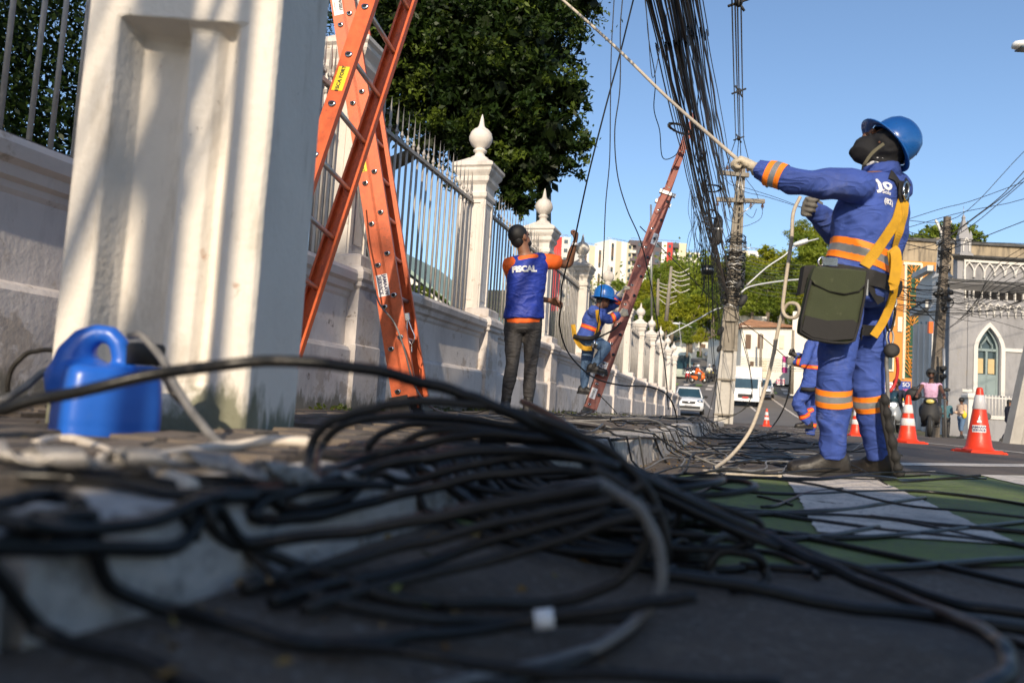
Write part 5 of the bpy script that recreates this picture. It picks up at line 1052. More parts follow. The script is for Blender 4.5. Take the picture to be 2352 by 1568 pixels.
mb = MB(); mb.loft([[S(x, y, dz) for x, y, dz in r] for r in (((1998, 618, .0), (2044, 625, .08), (2044, 625, .12), (1998, 618, .04)), ((1994, 650, -.03), (2032, 690, .04), (2032, 690, .08), (1994, 650, .02)), ((1996, 668, -.02), (2016, 700, .02), (2016, 700, .06), (1996, 668, .02)))], True, False); mb.build('hip_pad', strap_k, tW)
# tool bag (hangs from the belt: a thing of its own)
bg_ = thing('tool_bag', 'dark green canvas tool bag with a flap hanging from the big worker\'s belt', 'bag', D(1910, 790, Wd-.26)); bd = Wd-.27
def BP(px, py, dd=0): return D(px, py, bd+dd)
sil = [(1876, 612), (1930, 616), (1992, 622), (1986, 680), (1974, 740), (1962, 782), (1946, 788), (1910, 786), (1865, 778), (1838, 762), (1842, 730), (1856, 670), (1866, 630)]
mb = MB(); fr = [BP(x, y, -.045) for x, y in sil]; bk = [BP(x, y, .05) for x, y in sil]; cx_ = sum((p for p in fr), Vector())/len(fr); mid = [p+(p-cx_)*.03+F0*.04 for p in fr]
mb.loft([[cx_+(p-cx_)*.86-F0*.012 for p in fr], fr, mid, bk], True, True); fuse('bag_body', mb, .006, bag_m, bg_, 3, lambda c: .004*noise.noise(c*14))
mb = MB()
fl = [(1870, 616), (1930, 620), (1990, 625), (1986, 652), (1972, 668), (1940, 674), (1905, 668), (1872, 652), (1862, 640)]
mb.poly([BP(x, y, -.068) for x, y in fl], F0*.012); mb.build('bag_flap', bag_m, bg_)
mb = MB(); mb.poly([BP(x, y, -.061) for x, y in ((1850, 724), (1900, 736), (1960, 734), (1970, 742), (1960, 778), (1910, 782), (1866, 774), (1842, 758))], F0*.008); mb.build('bag_base_panel', strap_k, bg_)
mb = MB()
for pl in ([(1862, 640), (1872, 653), (1905, 669), (1940, 675), (1972, 669), (1987, 652)], [(1866, 630), (1856, 670), (1842, 730), (1838, 762), (1865, 778), (1910, 786), (1946, 788), (1962, 782), (1974, 740), (1986, 680), (1992, 622)]): mb.tube([BP(x, y, -.060) for x, y in pl], .0055, 6)
mb.build('bag_piping', strap_k, bg_)
mb = MB(); mb.poly([BP(x, y, .02) for x, y in ((1848, 610), (1874, 608), (1860, 668), (1838, 676))], F0*.05); mb.build('bag_side_pocket', strap_k, bg_)
mb = MB(); mb.box(BP(1989, 660, -.05), (.018, .004, .07), Matrix((R0, F0, UP)).transposed()); mb.build('bag_label', hi_gr, bg_)
# lanyard hanging behind his leg
ln = thing('lanyard', 'black safety lanyard with steel snap hooks hanging beside the big worker\'s right leg', 'lanyard', D(2060, 1092, Wd+.05)); ld = Wd-.02
def LP(x, y, dd=0): return D(x, y, ld+dd)
for pts in ([(2048, 700), (2056, 712), (2052, 740), (2046, 760)], [(2040, 700), (2036, 735), (2040, 762)]):
    mb = MB(); mb.tube(crs([LP(x, y) for x, y in pts], 6), .006, 8); mb.build('cord', cable_k, ln)
for cx_, cy_, rx_, ry_ in ((2050, 694, 9, 14), (2044, 775, 8, 18)):
    mb = MB(); mb.tube([LP(cx_+rx_*math.cos(a), cy_+ry_*math.sin(a)) for a in [2*PI*i/20 for i in range(21)]], .0045, 8, False); mb.build('snap_hook', steel, ln)
mb = MB(); mb.lathe([(.0, -.01), (.028, -.01), (.034, 0), (.034, .022), (.02, .03), (0, .03)], LP(2047, 805), 16, Matrix.Rotation(PI/2, 3, 'X')); mb.build('pulley', black_m, ln)
mb = MB(); mb.tube(crs([LP(2040, 790), LP(2036, 830), LP(2038, 870), LP(2040, 930)], 5), .009, 8); mb.build('cord', cable_g, ln)
mb = MB(); mb.tube(crs([LP(2060, 820), LP(2062, 850), LP(2056, 880), LP(2044, 900)], 5), .007, 8); mb.build('cord', red_m, ln)
mb = MB(); P = crs([LP(2030, 905), LP(2036, 945), LP(2044, 990), LP(2054, 1040), LP(2062, 1075), LP(2070, 1092)], 8)
mb.tube(P, [.016+.012*math.sin(i*.55)**2+.006*(i/len(P)) for i in range(len(P))], 10, flat=.8); mb.build('shock_pack', strap_k, ln)
mb = MB(); mb.tube(crs([LP(2024, 915), LP(2028, 960), LP(2038, 1010), LP(2048, 1060), LP(2056, 1090)], 6), .010, 7); mb.build('webbing', strap_k, ln)

# ---- the man in the FISCAL vest
Fd = 7.5
J = dict(head=D(1196, 546, Fd), neck=D(1204, 580, Fd), sl=D(1172, 610, Fd-.02), sr=D(1252, 600, Fd+.04), er=D(1305, 606, Fd+.12), wr=D(1321, 556, Fd+.05), el=D(1195, 680, Fd+.26), wl=D(1262, 690, Fd+.30),
         hl=D(1180, 738, Fd), hr=D(1224, 738, Fd), kl=D(1176, 838, Fd-.03), kr=D(1219, 842, Fd+.02), al=D(1160, 935, Fd), ar=D(1212, 938, Fd), tl=D(1152, 946, Fd+.18), tr=D(1220, 950, Fd+.2))
zg = zwalk(7)
for s in 'lr': J['a'+s].z = zg+.085; J['t'+s].z = zg+.03
J['foot'] = Vector((D(1187, 948, Fd).x, D(1187, 948, Fd).y, zg))
W2 = person('man in a royal blue FISCAL vest and black jeans pulling a cable on the pavement', J, dict(face=(R0*.70 + F0*.50 + UP*.42), crown=(UP*.9 - R0*.30 - F0*.15), hair=hair_m, beard=hair_m, skin=skin_m, vox=.010,
    hand_r=dict(d=(UP*.9 + R0*.12), n=(F0*.3-R0*.8), t=(-F0*.9), curl=(65, 80, 50)), hand_l=dict(d=(R0*.95 - UP*.25), n=(-UP*.6-F0*.6), t=(-F0*.5+UP*.4), curl=(25, 35, 25)),
    shirt=orange_c, sleeve=.62, sfat=.010, afat=.012, trousers=jean_k, tfat=.003, wt=.004, wa=.004, shoe=boot_m, slow=-.12, tlen=.98, k=.99))
tF = W2['t']
mb = MB()
latS, fS, latP, fP, pel, sh, upv = W2['latS'], W2['fS'], W2['latP'], W2['fP'], W2['pel'], W2['sh'], W2['up']
rings = []
for q, rx, ry, f in ((.045, .192, .150, 0), (.12, .188, .146, .1), (.32, .176, .135, .3), (.55, .184, .142, .6), (.76, .190, .145, .9), (.90, .196, .142, 1), (.97, .186, .135, 1), (1.03, .150, .118, 1), (1.07, .108, .10, 1)):
    rings.append(ell_ring(pel+(sh-pel)*q, nz(latP.lerp(latS, f)), nz(fP.lerp(fS, f)), rx, ry, 24))
[mb.tube([sh.lerp(J['s'+s_], .3), J['s'+s_]*.80+sh*.20, J['s'+s_]*.93+sh*.07-UP*.01], [.085, .088, .078], 14) for s_ in 'lr']
mb.loft(rings); W2['vest'] = fuse('vest', mb, .010, blue_v, tF, 3, lambda c: .004*(1-3*abs(noise.noise(Vector((c.x*7, c.y*7, c.z*15))))))
bvV = bvh_of(W2['vest'])
def castv(px, py, bv): h = bv.ray_cast(CP, nz(ray(px, py))); return h
h = castv(1204, 618, bvV); q = nz(-fS); ax = nz(UP.cross(-F0)*1.0); ax = nz(R0 + UP*.10); text_on('FISCAL', .074, (h[0] or D(1192, 609, Fd-.15)), ax, nz((-F0).cross(ax)), white_s, tF, bold=.0045, lift=.008, bvh=bvV, sub=1)
mb = MB(); w_ = J['wr']; mb.tube([w_-UP*.035, w_-UP*.012], [.036, .035], 14); mb.build('wristband', white_s, tF)
for s in (-1, 1):
    mb = MB(); c = J['head']+W2['hf']*.090+W2['hl']*s*.032+W2['hu']*.004; mb.tube([c+W2['hl']*.024*math.cos(a)+W2['hu']*.017*math.sin(a) for a in [2*PI*i/16 for i in range(17)]], .0022, 5, False); mb.tube([c+W2['hl']*s*.024, J['head']+W2['hl']*s*.080-W2['hf']*.005+W2['hu']*.01], .002, 5); mb.build('glasses', ink, tF)
for x in (1165, 1218): pass
for side in (-1, 1):                                                 # back pockets and seams
    mb = MB(); bvJ = CH.setdefault('bj', bvh_of(W2['trousers'])); pts = []
    for px, py in ((1190+side*22-10, 745), (1190+side*22+10, 745), (1190+side*22+9, 768), (1190+side*22, 774), (1190+side*22-9, 768), (1190+side*22-10, 745)):
        h = castv(px+6, py, bvJ)
        if h[0] is not None: pts.append(h[0]+h[1]*.001)
    if len(pts) > 2: mb.tube(pts, .0018, 4); mb.build('pocket_seam', jean_k, tF)

# ---- the climbing worker
Cd = 11.0
J = dict(head=D(1387, 688, Cd), neck=D(1378, 702, Cd), sl=D(1364, 716, Cd-.18), sr=D(1380, 714, Cd+.16), el=D(1398, 733, Cd-.20), wl=D(1424, 722, Cd-.14), er=D(1412, 696, Cd+.16), wr=D(1428, 672, Cd+.10),
         hl=D(1342, 778, Cd-.12), hr=D(1354, 778, Cd+.10), kl=D(1392, 795, Cd-.10), kr=D(1346, 838, Cd+.08), al=D(1362, 843, Cd-.08), ar=D(1341, 893, Cd+.06), tl=D(1378, 866, Cd-.08), tr=D(1336, 914, Cd+.08))
J['tl'] = J['al'] + R0*.12 - UP*.06; J['tr'] = J['ar'] + R0*.10 - UP*.06
W3 = person('worker in a blue hard hat and jeans climbing the red ladder', J, dict(face=(R0*.9 - UP*.25 + F0*.1), crown=(UP*.95 + R0*.2), hair=hood_m, skin=skin_d, vox=.014, hand_l=dict(d=(R0*.9+UP*.3), n=(F0*.8), t=(UP*1), curl=(50, 60, 40), glove=glove_m), hand_r=dict(d=(R0*.5+UP*.8), n=(R0*.7-UP*.3), t=(-F0), curl=(50, 60, 40), glove=glove_m),
    shirt=blue_c, afat=.020, sfat=.026, trousers=jean_b, tfat=.012, shoe=boot_m, wa=.008, wt=.006, k=.96, slow=-.08))
tC_ = W3['t']; helmet(W3, J['head']+UP*.055, (UP*.97+R0*.10), (R0*.9-UP*.12), helm_m, 1.05)
bvc = bvh_of(W3['shirt'], W3['trousers'])
band(W3, 'shirt', W3['pel'], W3['sh'], .12, .175, .35, hi_rd, hi_or, name='reflective_band'); band(W3, 'shirt', J['wl'], J['el'], .10, .16, .12, hi_rd, hi_or); band(W3, 'shirt', J['wr'], J['er'], .10, .16, .12, hi_rd, hi_or)
def cb(px, py, dd=-.3): h = castv(px, py, bvc); return h[0] if h[0] is not None else D(px, py, Cd+dd)
strap(bvc, [cb(1370, 712), cb(1376, 740), cb(1366, 768)], .05, .005, strap_y, tC_, 'harness_strap', .01)
mb = MB(); mb.ribbon(crs([D(1316, 745, Cd-.2), D(1322, 778, Cd-.2), D(1338, 798, Cd-.2), D(1360, 800, Cd-.22)], 6), [-F0]*19, .06, .01); mb.build('harness_strap', strap_y, tC_)
mb = MB(); mb.tube(crs([D(1318, 772, Cd-.22), D(1336, 776, Cd-.26), D(1362, 776, Cd-.26), D(1376, 764, Cd-.1)], 6), .03, 8); mb.build('tool_belt', strap_k, tC_)
mb = MB(); mb.tube(crs([D(1372, 776, Cd-.25), D(1395, 765, Cd-.25), D(1412, 755, Cd-.2), D(1426, 740, Cd-.1)], 5), .012, 6); mb.build('lanyard', cable_k, tC_)
mb = MB(); mb.ell(D(1366, 790, Cd-.3), (.045, .03, .06)); mb.build('buckle', chrome, tC_)
# ---- worker behind, walking
Kd = 13.2
J = dict(head=D(1882, 742, Kd), neck=D(1880, 768, Kd), sl=D(1862, 790, Kd-.15), sr=D(1885, 790, Kd+.15), el=D(1846, 834, Kd-.22), wl=D(1824, 832, Kd-.12), er=D(1856, 825, Kd+.25), wr=D(1826, 815, Kd+.12),
         hl=D(1858, 885, Kd-.10), hr=D(1872, 885, Kd+.10), kl=D(1832, 925, Kd-.08), kr=D(1862, 945, Kd+.08), al=D(1856, 972, Kd-.05), ar=D(1860, 998, Kd+.05), tl=D(1842, 990, Kd), tr=D(1850, 1006, Kd))
J['tl'] = J['al'] - R0*.14 - UP*.06; J['tr'] = J['ar'] - R0*.12 - UP*.04
W4 = person('worker in blue overalls striding behind the big worker, pulling a cable with dark gloves', J, dict(face=(-R0*.95 + UP*.1), crown=UP, hair=hood_m, vox=.016, hand_l=dict(d=(-R0*.9+UP*.1), n=(F0), t=UP, glove=glove_g), hand_r=dict(d=(-R0*.9+UP*.4), n=(-F0), t=UP, glove=boot_m), shirt=blue_c, trousers=blue_c, shoe=boot_m, sfat=.03, afat=.022, tfat=.025, tbulk=.012, wa=.009, wt=.008))
band(W4, 'shirt', J['wl'], J['el'], .06, .12, .13, hi_rd, hi_or); band(W4, 'shirt', W4['pel'], W4['sh'], .27, .33, .4, hi_rd, hi_or)
for s in 'lr': band(W4, 'trousers', J['a'+s], J['k'+s], .12, .19, .2, hi_rd, hi_or)
mb = MB(); p = D(1878, 898, Kd-.28); mb.box(p, (.06, .05, .15)); mb.build('yellow_pouch', strap_y, W4['t'])
mb = MB(); mb.tube([D(1840, 893, Kd-.2), D(1860, 895, Kd-.27), D(1885, 893, Kd-.2)], .035, 8); mb.build('belt', strap_k, W4['t'])
# ---- pedestrians at the far right
def walker(label, px, py, d, H_, o, face, bag=None):
    b = D(px, py, d); b.z = zt(b.x, b.y)+.02; k = H_/1.78; f = nz(face); l = nz(f.cross(UP))
    def q(a, c, z): return b + l*a*k + f*c*k + UP*z*k
    st = o.get('stride', .08)
    J = dict(head=q(0, .03, 1.64), neck=q(0, 0, 1.48), sl=q(-.19, 0, 1.42), sr=q(.19, 0, 1.42), el=q(-.24, .02, 1.13), er=q(.24, .02, 1.13), wl=q(-.15, .22, 1.10), wr=q(.15, .22, 1.12), hl=q(-.09, 0, .92), hr=q(.09, 0, .92), kl=q(-.10, st, .50), kr=q(.10, -st*.3, .50), al=q(-.10, st*1.2, .09), ar=q(.10, -st*1.6, .09), tl=q(-.1, st*1.2+.15, .03), tr=q(.1, -st*1.6+.15, .03))
    J['foot'] = b; oo = dict(face=f - UP*.25, crown=UP, vox=.022, k=k, hand_l=dict(d=f, n=-UP, t=l), hand_r=dict(d=f, n=-UP, t=-l)); oo.update(o); P = person(label, J, oo)
    if bag: mb = MB(); mb.ell(q(*bag[0]), tuple(x*k for x in bag[1]), None, 10, 8); mb.build('handbag', bag[2], P['t'])
    return P
teal = mat('teal_cloth', (.05, .13, .16), .8); tan = mat('pale_top', (.55, .40, .30), .8); navy = mat('navy_cloth', (.012, .014, .03), .8)
walker('woman in a dark teal top standing by the white gatepost at the far right', 2172, 1003, 34, 1.62, dict(shirt=teal, trousers=jean_k, hair=hair_m, skin=skin_d, shoe=black_m), -F0-R0*.4)
walker('woman with curly hair, pale top and yellow bag looking at her phone', 2208, 1006, 33, 1.68, dict(shirt=tan, trousers=jean_b, tlen=.35, tfat=.02, hair=hair_m, hs=1.25, skin=skin_d, shoe=black_m), -R0-F0*.2, bag=((-.22, .05, 1.05), (.10, .08, .18), mat('yellow_bag', (.65, .50, .03), .6)))
walker('woman in dark clothes with long black hair walking by the leaning pole', 2316, 1014, 31, 1.64, dict(shirt=navy, trousers=navy, hair=hair_m, long=True, skin=skin_m, shoe=black_m, stride=.18), R0-F0*.2)
# ================================================================ trees
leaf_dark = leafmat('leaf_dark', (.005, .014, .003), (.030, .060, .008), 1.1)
leaf_hill = leafmat('leaf_hill', (.13, .18, .014), (.36, .36, .022), .18)
leaf_hill2 = leafmat('leaf_hill_dark', (.075, .135, .016), (.24, .29, .03), .25)
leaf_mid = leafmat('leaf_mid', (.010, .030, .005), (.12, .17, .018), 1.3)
def Dv(x, y, d): p = D(x, y, d); return (p.x, p.y, p.z)
bt = thing('tree', 'large dark leafy tree behind the railing, its crown filling the upper middle', 'tree', (-7.5, 13.5, .2))
mb = MB(); trunk(mb, (-7.5, 13.8, -.1), (-7.2, 13.8, 5), .42, .30, .3); trunk(mb, (-7.2, 13.8, 4.6), (-5.0, 13.6, 8.6), .26, .1, .6); trunk(mb, (-7.2, 13.8, 4.6), (-9.5, 14.2, 9), .26, .1, .6); trunk(mb, (-7.0, 13.8, 4.4), (-4.6, 13.2, 5.6), .16, .05, .7); trunk(mb, (-6.4, 13.7, 6.2), (-3.6, 13.0, 7.5), .14, .04, .6); trunk(mb, (-7.2, 14, 4.6), (-7, 14, 10), .22, .1, .5); mb.build('trunk', bark_m, bt)
bl = []
for x, y, r, d in ((960, 60, 1.15, 13.4), (1040, 20, 1.2, 13), (1140, 10, 1.2, 13.2), (1225, 40, .85, 13), (1290, -10, .55, 12.6), (1335, 5, .35, 12.3), (1000, 150, 1.1, 13.8), (1090, 130, 1.15, 13), (1180, 120, 1.1, 12.6), (1235, 130, .55, 12.3), (1040, 235, 1.0, 13.6), (1130, 230, 1.0, 12.8), (1210, 235, .85, 12.4), (1290, 225, .40, 12.2), (1322, 215, .26, 12), (1100, 320, .8, 13.4), (1180, 330, .85, 12.9), (1250, 330, .60, 12.4), (1302, 322, .32, 12.1), (1160, 395, .62, 13), (1215, 400, .52, 12.6), (1255, 385, .30, 12.3), (1180, 445, .32, 12.9), (1210, 470, .20, 12.7), (930, 160, 1.0, 14), (950, -40, 1.6, 14.5), (1150, -110, 1.6, 13.5), (1290, 205, .35, 12.1), (1325, 300, .22, 12)):
    bl.append((Dv(x, y, d), (r*1.05, r*1.15, r*.88)))
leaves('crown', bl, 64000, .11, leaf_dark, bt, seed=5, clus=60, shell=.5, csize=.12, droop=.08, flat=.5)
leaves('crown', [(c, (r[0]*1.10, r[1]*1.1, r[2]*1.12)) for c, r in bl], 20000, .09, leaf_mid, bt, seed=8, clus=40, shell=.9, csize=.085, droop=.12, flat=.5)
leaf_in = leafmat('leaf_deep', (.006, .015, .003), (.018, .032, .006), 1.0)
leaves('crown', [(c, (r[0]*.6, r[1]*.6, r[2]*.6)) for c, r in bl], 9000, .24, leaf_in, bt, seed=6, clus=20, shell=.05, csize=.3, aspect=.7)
mb = MB(); mb.tube([(-5.35, 13.9, -.1), Dv(1243, 120, 14.2)], [.16, .12], 10); 
gp = thing('utility_pole', 'greenish concrete pole half hidden by the big tree\'s foliage', 'utility pole', Dv(1256, 500, 14.5)); gpm = mat('mossy_pole', (.16, .17, .14), .9, .3, 6, .5, 20)
mb = MB(); a, b = D(1246, 960, 14.5), D(1252, -60, 15.2); a.z = 0; mb.tube([a, b], [.16, .12], 10); mb.build('shaft', gpm, gp); mb = MB(); mb.tube([D(1252, 120, 15), D(1215, 180, 14.8), D(1225, 230, 14.9)], .09, 7); mb.build('bracket', gpm, gp)
# dark garden trees behind the near railing
for k, (lb, bb, n) in enumerate((('dark shrubby tree seen through the railing at the upper left corner', [((-6.3, 3.6, 2.6), (1.2, 1.5, 1.4)), ((-6.6, 5.4, 3.0), (1.4, 1.3, 1.6)), ((-6.0, 4.4, 1.5), (1.0, 1.6, 1.0)), ((-5.6, 2.6, 1.9), (.9, 1.2, 1.1)), ((-6.8, 4.4, 4.4), (1.5, 1.8, 1.2))], 34000), ('dark tree seen through the railing behind the crossed ladders', [((-6.6, 8.4, 3.4), (1.0, 1.3, 1.6)), ((-6.2, 7.4, 2.4), (.8, 1.2, 1.1)), ((-7.4, 9.6, 5.4), (1.5, 1.6, 1.6)), ((-6.8, 8.3, 1.5), (.9, 1.6, .9))], 30000))):
    c0 = bb[0][0]; t = thing('tree', lb, 'tree', (c0[0], c0[1], 0)); mb = MB(); trunk(mb, (c0[0], c0[1], -.1), (c0[0], c0[1], c0[2]), .16, .08); trunk(mb, (c0[0], c0[1], c0[2]*.7), bb[1][0], .09, .03); trunk(mb, (c0[0], c0[1], c0[2]*.5), bb[2][0], .08, .03); trunk(mb, (c0[0], c0[1], c0[2]*.9), bb[-1][0], .08, .03); mb.build('trunk', bark_m, t)
    leaves('crown', bb, n*2, .075, leaf_dark, t, seed=20+k, clus=26, shell=.2, csize=.22)
leaves('low_shrubs', [((-6.2, y, .5), (.8, 1.4, .7)) for y in (1, 3, 5, 7, 9, 12)], 16000, .12, leaf_dark, None, seed=31, clus=20, shell=.2, csize=.25)
tag(bpy.data.objects['low_shrubs'], 'low dark shrubs growing behind the plinth of the railing', 'shrubs', kind='stuff')
def palm(label, c, h, n=13, L=1.1):
    t = thing('palm', label, 'palm', c); c = Vector(c); mb = MB(); trunk(mb, c, c+UP*h, .09, .07); mb.build('trunk', bark_m, t)
    for i in range(n):
        a = i*2.4; el = random.uniform(.2, 1.1); d = Vector((math.cos(a), math.sin(a), 0)); mb = MB(); P = []
        for j in range(8): s = j/7; P.append(c+UP*h + d*L*s*math.cos(el*.4) + UP*(L*.6*math.sin(el)*s*2-L*.95*s*s*1.1))
        mb.tube(P, .012, 4); b = d.cross(UP)
        for j in range(1, 8):
            for q in (-1, 1):
                for e in (0, .5):
                    p = P[j].lerp(P[j-1], e); w = b*q*L*.26*(1-.6*j/8)+d*.12; mb.add([p, p+w*.5+UP*.02, p+w-UP*.10*L, p+w*.45-UP*.03-d*.03], [(0, 1, 2, 3)])
        mb.build('frond', leaf_hill2, t, fix=False)
palm('small palm seen through the railing right of the ladders', (-7.4, 16.6, .0), 2.6); palm('palm with drooping fronds behind the railing by the white gable', (-8.0, 19.5, 0), 1.9, 12, 1.4)
# white gabled building behind the railing
gb = thing('house', 'sunlit white gabled building seen through the railing bars', 'house', (-17, 34, 0)); wlit = mat('white_facade', (.72, .69, .62), .85, .06, .8, .2, 8, dirt=[((.42, .38, .32), .62, .8, 1.2, (1, 1, .3))])
mb = MB(); A_ = Vector((-22.5, 33, -.1)); mb.poly([A_, A_+Vector((11.5, 0, 0)), A_+Vector((11.5, 0, 3.6)), A_+Vector((5.7, 0, 7.3)), A_+Vector((0, 0, 3.6))], (0, 9, 0)); mb.build('wall', wlit, gb)
mb = MB(); 
for s in (-1, 1): e0 = A_+Vector((5.75+s*6.2, -.3, 3.3)); e1 = A_+Vector((5.75, -.3, 7.6)); mb.poly([e0, e1, e1+UP*.18, e0+UP*.18], (0, 9.6, 0))
mb.build('roof', mat('green_roof', (.22, .30, .25), .6), gb)
for x in (2.2, 5.2, 8.2):
    mb = MB(); mb.box(A_+Vector((x+.5, -.02, 1.9)), (1.1, .08, 1.9)); f = mb.build('window', mat('window_frame_w', (.6, .6, .58), .6), gb); mb = MB(); mb.box(A_+Vector((x+.5, -.07, 1.9)), (.9, .06, 1.7)); mb.build('pane', glass_d, f)
# ---- hillside trees: a few crowns as prototypes, each tree its own object
def proto(seed, n, mt, size, rx=1.0):
    rs = np.random.RandomState(seed); bb = []
    for i in range(11): a = rs.uniform(0, 6.28); q = rs.uniform(0, .62); z = rs.uniform(-.45, .72); bb.append(((q*math.cos(a)*(1-abs(z)*.4), q*math.sin(a)*(1-abs(z)*.4), z), (rs.uniform(.28, .44),)*2+(rs.uniform(.22, .34),)))
    o = leaves('crown', bb, n, size, mt, None, seed, clus=22, shell=.35, csize=.26, aspect=.6); me = o.data; bpy.data.objects.remove(o); return me
protos = [proto(41, 5200, leaf_hill, .085), proto(42, 5200, leaf_hill2, .085), proto(43, 5200, leaf_hill, .075), proto(44, 6500, leaf_hill2, .07)]
trk = MB(); trunk(trk, (0, 0, -1.6), (0, 0, .3), .09, .04); trunk(trk, (0, 0, -.4), (.4, .1, .3), .04, .015); trunk(trk, (0, 0, -.5), (-.35, -.2, .25), .04, .015); trk_me = trk.mesh('trunk', bark_m)
HT = [(1490, 672, 135, 30), (1515, 640, 140, 28), (1545, 700, 110, 40), (1560, 640, 130, 36), (1590, 720, 100, 42), (1600, 655, 118, 42), (1625, 625, 140, 30), (1640, 700, 105, 42), (1655, 640, 125, 36), (1690, 650, 120, 40), (1720, 635, 130, 42), (1730, 690, 108, 40), (1760, 608, 140, 36), (1765, 665, 115, 44), (1800, 625, 135, 42), (1800, 690, 106, 42), (1832, 650, 120, 44), (1855, 580, 112, 40), (1845, 540, 115, 30), (1866, 620, 110, 44), (1890, 560, 118, 40), (1905, 640, 112, 48), (1880, 690, 105, 40), (1500, 720, 95, 30), (1530, 748, 90, 26), (1580, 768, 85, 24), (1610, 775, 84, 20), (1420, 668, 170, 22), (1375, 690, 150, 18), (1655, 760, 85, 24), (1925, 590, 118, 40), (1690, 700, 110, 36), (1475, 700, 110, 20)]
for i, (x, y, d, rp) in enumerate(HT):
    r = rp*d/1850*1.42; c = D(x, y, d); side = 'left' if x < 1650 else 'right'
    lab = {17: 'tall tree standing above the others behind the rope and the worker\'s arm', 18: 'topmost pointed crown beside the worker\'s glove'}.get(i, 'leafy %s tree on the sunlit hillside, %s %s the utility pole' % (('yellow green', 'dark green', 'bright', 'dense')[i % 4], ('high up', 'mid slope', 'low down')[0 if y < 640 else 1 if y < 700 else 2], {'left': 'left of', 'right': 'right of'}[side]))
    t = thing('tree', lab, 'tree', c, 0, 'trees covering the hillside beyond the street'); t.scale = (r, r, r*.95); t.rotation_euler.z = i*1.3
    link_mesh('crown', protos[i % 4], t); link_mesh('trunk', trk_me, t)
hm = leaves('hillside_scrub', [(Dv(x, y, d), (9, 14, 5)) for x, y, d in ((1500, 700, 150), (1560, 690, 150), (1620, 690, 150), (1680, 700, 150), (1740, 690, 150), (1800, 680, 150), (1860, 680, 150), (1920, 680, 150), (1560, 640, 180), (1640, 640, 180), (1720, 640, 180), (1800, 640, 180), (1400, 690, 190))], 26000, .9, leaf_hill2, None, seed=77, clus=16, shell=.1, csize=.35, aspect=.6)
tag(hm, 'mass of green scrub filling the hillside between the trees', 'scrub', kind='stuff')
dm = thing('tree', 'rounded green tree rising behind the old stained parapet at the right', 'tree', Dv(2170, 545, 80)); leaves('crown', [(Dv(x, y, 80), (r, 2, r*.6)) for x, y, r in ((2110, 556, 1.5), (2140, 545, 1.7), (2175, 540, 2.0), (2205, 540, 1.9), (2235, 550, 1.2))], 9000, .35, leaf_hill2, dm, seed=9, clus=16, shell=.3); mb = MB(); trunk(mb, Dv(2172, 640, 80), Dv(2172, 560, 80), .5, .3); mb.build('trunk', bark_m, dm)
# ================================================================ apartment blocks on the ridge
cols = {'w': mat('white_render', (.74, .73, .69), .9, .03, .1), 'b': mat('beige_render', (.55, .50, .38), .9, .03, .1), 'r': mat('red_render', (.50, .05, .045), .9, .04, .1), 'd': mat('dark_render', (.10, .085, .095), .9, .04, .1), 'n': mat('brown_render', (.13, .085, .06), .9), 'g': mat('grey_render', (.60, .58, .52), .9)}
def block(label, P0, ux_, strips, floors, ztop, fh, dep, winc=glass_d):
    """facade built of vertical coloured strips; P0 = left top corner, ux_ = direction along the facade"""
    P0 = Vector(P0); t = thing('apartment_building', label, 'apartment building', P0-UP*floors*fh); ux_ = nz(ux_); nrm = nz(ux_.cross(UP)); nrm = nrm if nrm.dot(CP-P0) > 0 else -nrm; x = 0
    for w, c, kind in strips:
        h = floors*fh+4; mb = MB(); pr = .35 if kind == 'p' else 0; cc = P0+ux_*(x+w/2)-UP*(h/2)+nrm*(pr-dep/2); mb.box(cc, (w-.02, dep, h + (.6 if kind == 'p' else 0)), Matrix((ux_, -nrm, UP)).transposed()); wl_ = mb.build('wall', cols[c], t); F_ = P0+ux_*(x+w/2)+nrm*pr
        for k_ in range(floors):
            z = -(k_+.5)*fh
            if kind in 'wp':
                for q in ((0,) if w < 4 else (-w*.25, w*.25)):
                    mb = MB(); mb.box(F_+ux_*q+UP*z+nrm*.02, (min(1.5, w*.45), .14, 1.3), Matrix((ux_, nrm, UP)).transposed()); mb.build('window', winc, wl_)
            elif kind == 'v' and k_ % 3 == 1:
                mb = MB(); mb.box(F_+UP*z+nrm*.05, (1.0, .15, fh*2.2), Matrix((ux_, nrm, UP)).transposed()); f_ = mb.build('window', cols['n'], wl_)
                for e in (-1, 1): mb = MB(); mb.box(F_+UP*(z+e*fh*.75)+nrm*.08, (.9, .15, 1.2), Matrix((ux_, nrm, UP)).transposed()); mb.build('pane', winc, wl_)
            elif kind == 'c':
                mb = MB(); mb.box(F_+UP*(z-.6)+nrm*.8, (w*.9, 1.6, .25), Matrix((ux_, nrm, UP)).transposed()); mb.box(F_+UP*(z-.1)+nrm*1.55, (w*.9, .12, .9), Matrix((ux_, nrm, UP)).transposed()); mb.build('balcony', cols['g'] if k_ % 2 else cols['d'], wl_)
                mb = MB(); mb.box(F_+UP*z+nrm*.05, (w*.6, .12, 1.8), Matrix((ux_, nrm, UP)).transposed()); mb.build('window', winc, wl_)
        x += w
    mb = MB()
    for q in range(7): mb.cyl(P0+ux_*(x*q/7+1)-nrm*3, P0+ux_*(x*q/7+1)-nrm*3+UP*1.4, .08, 4)
    mb.cyl(P0+ux_*1-nrm*3+UP*1.4, P0+ux_*(x*.9)-nrm*3+UP*1.4, .08, 4); mb.build('roof_railing', steel, t); return t
ad = 300.0; mpx = ad/1850
def AP(x, y, d=ad): return D(x, y, d)
s45 = nz(R0*.88 + F0*.47)
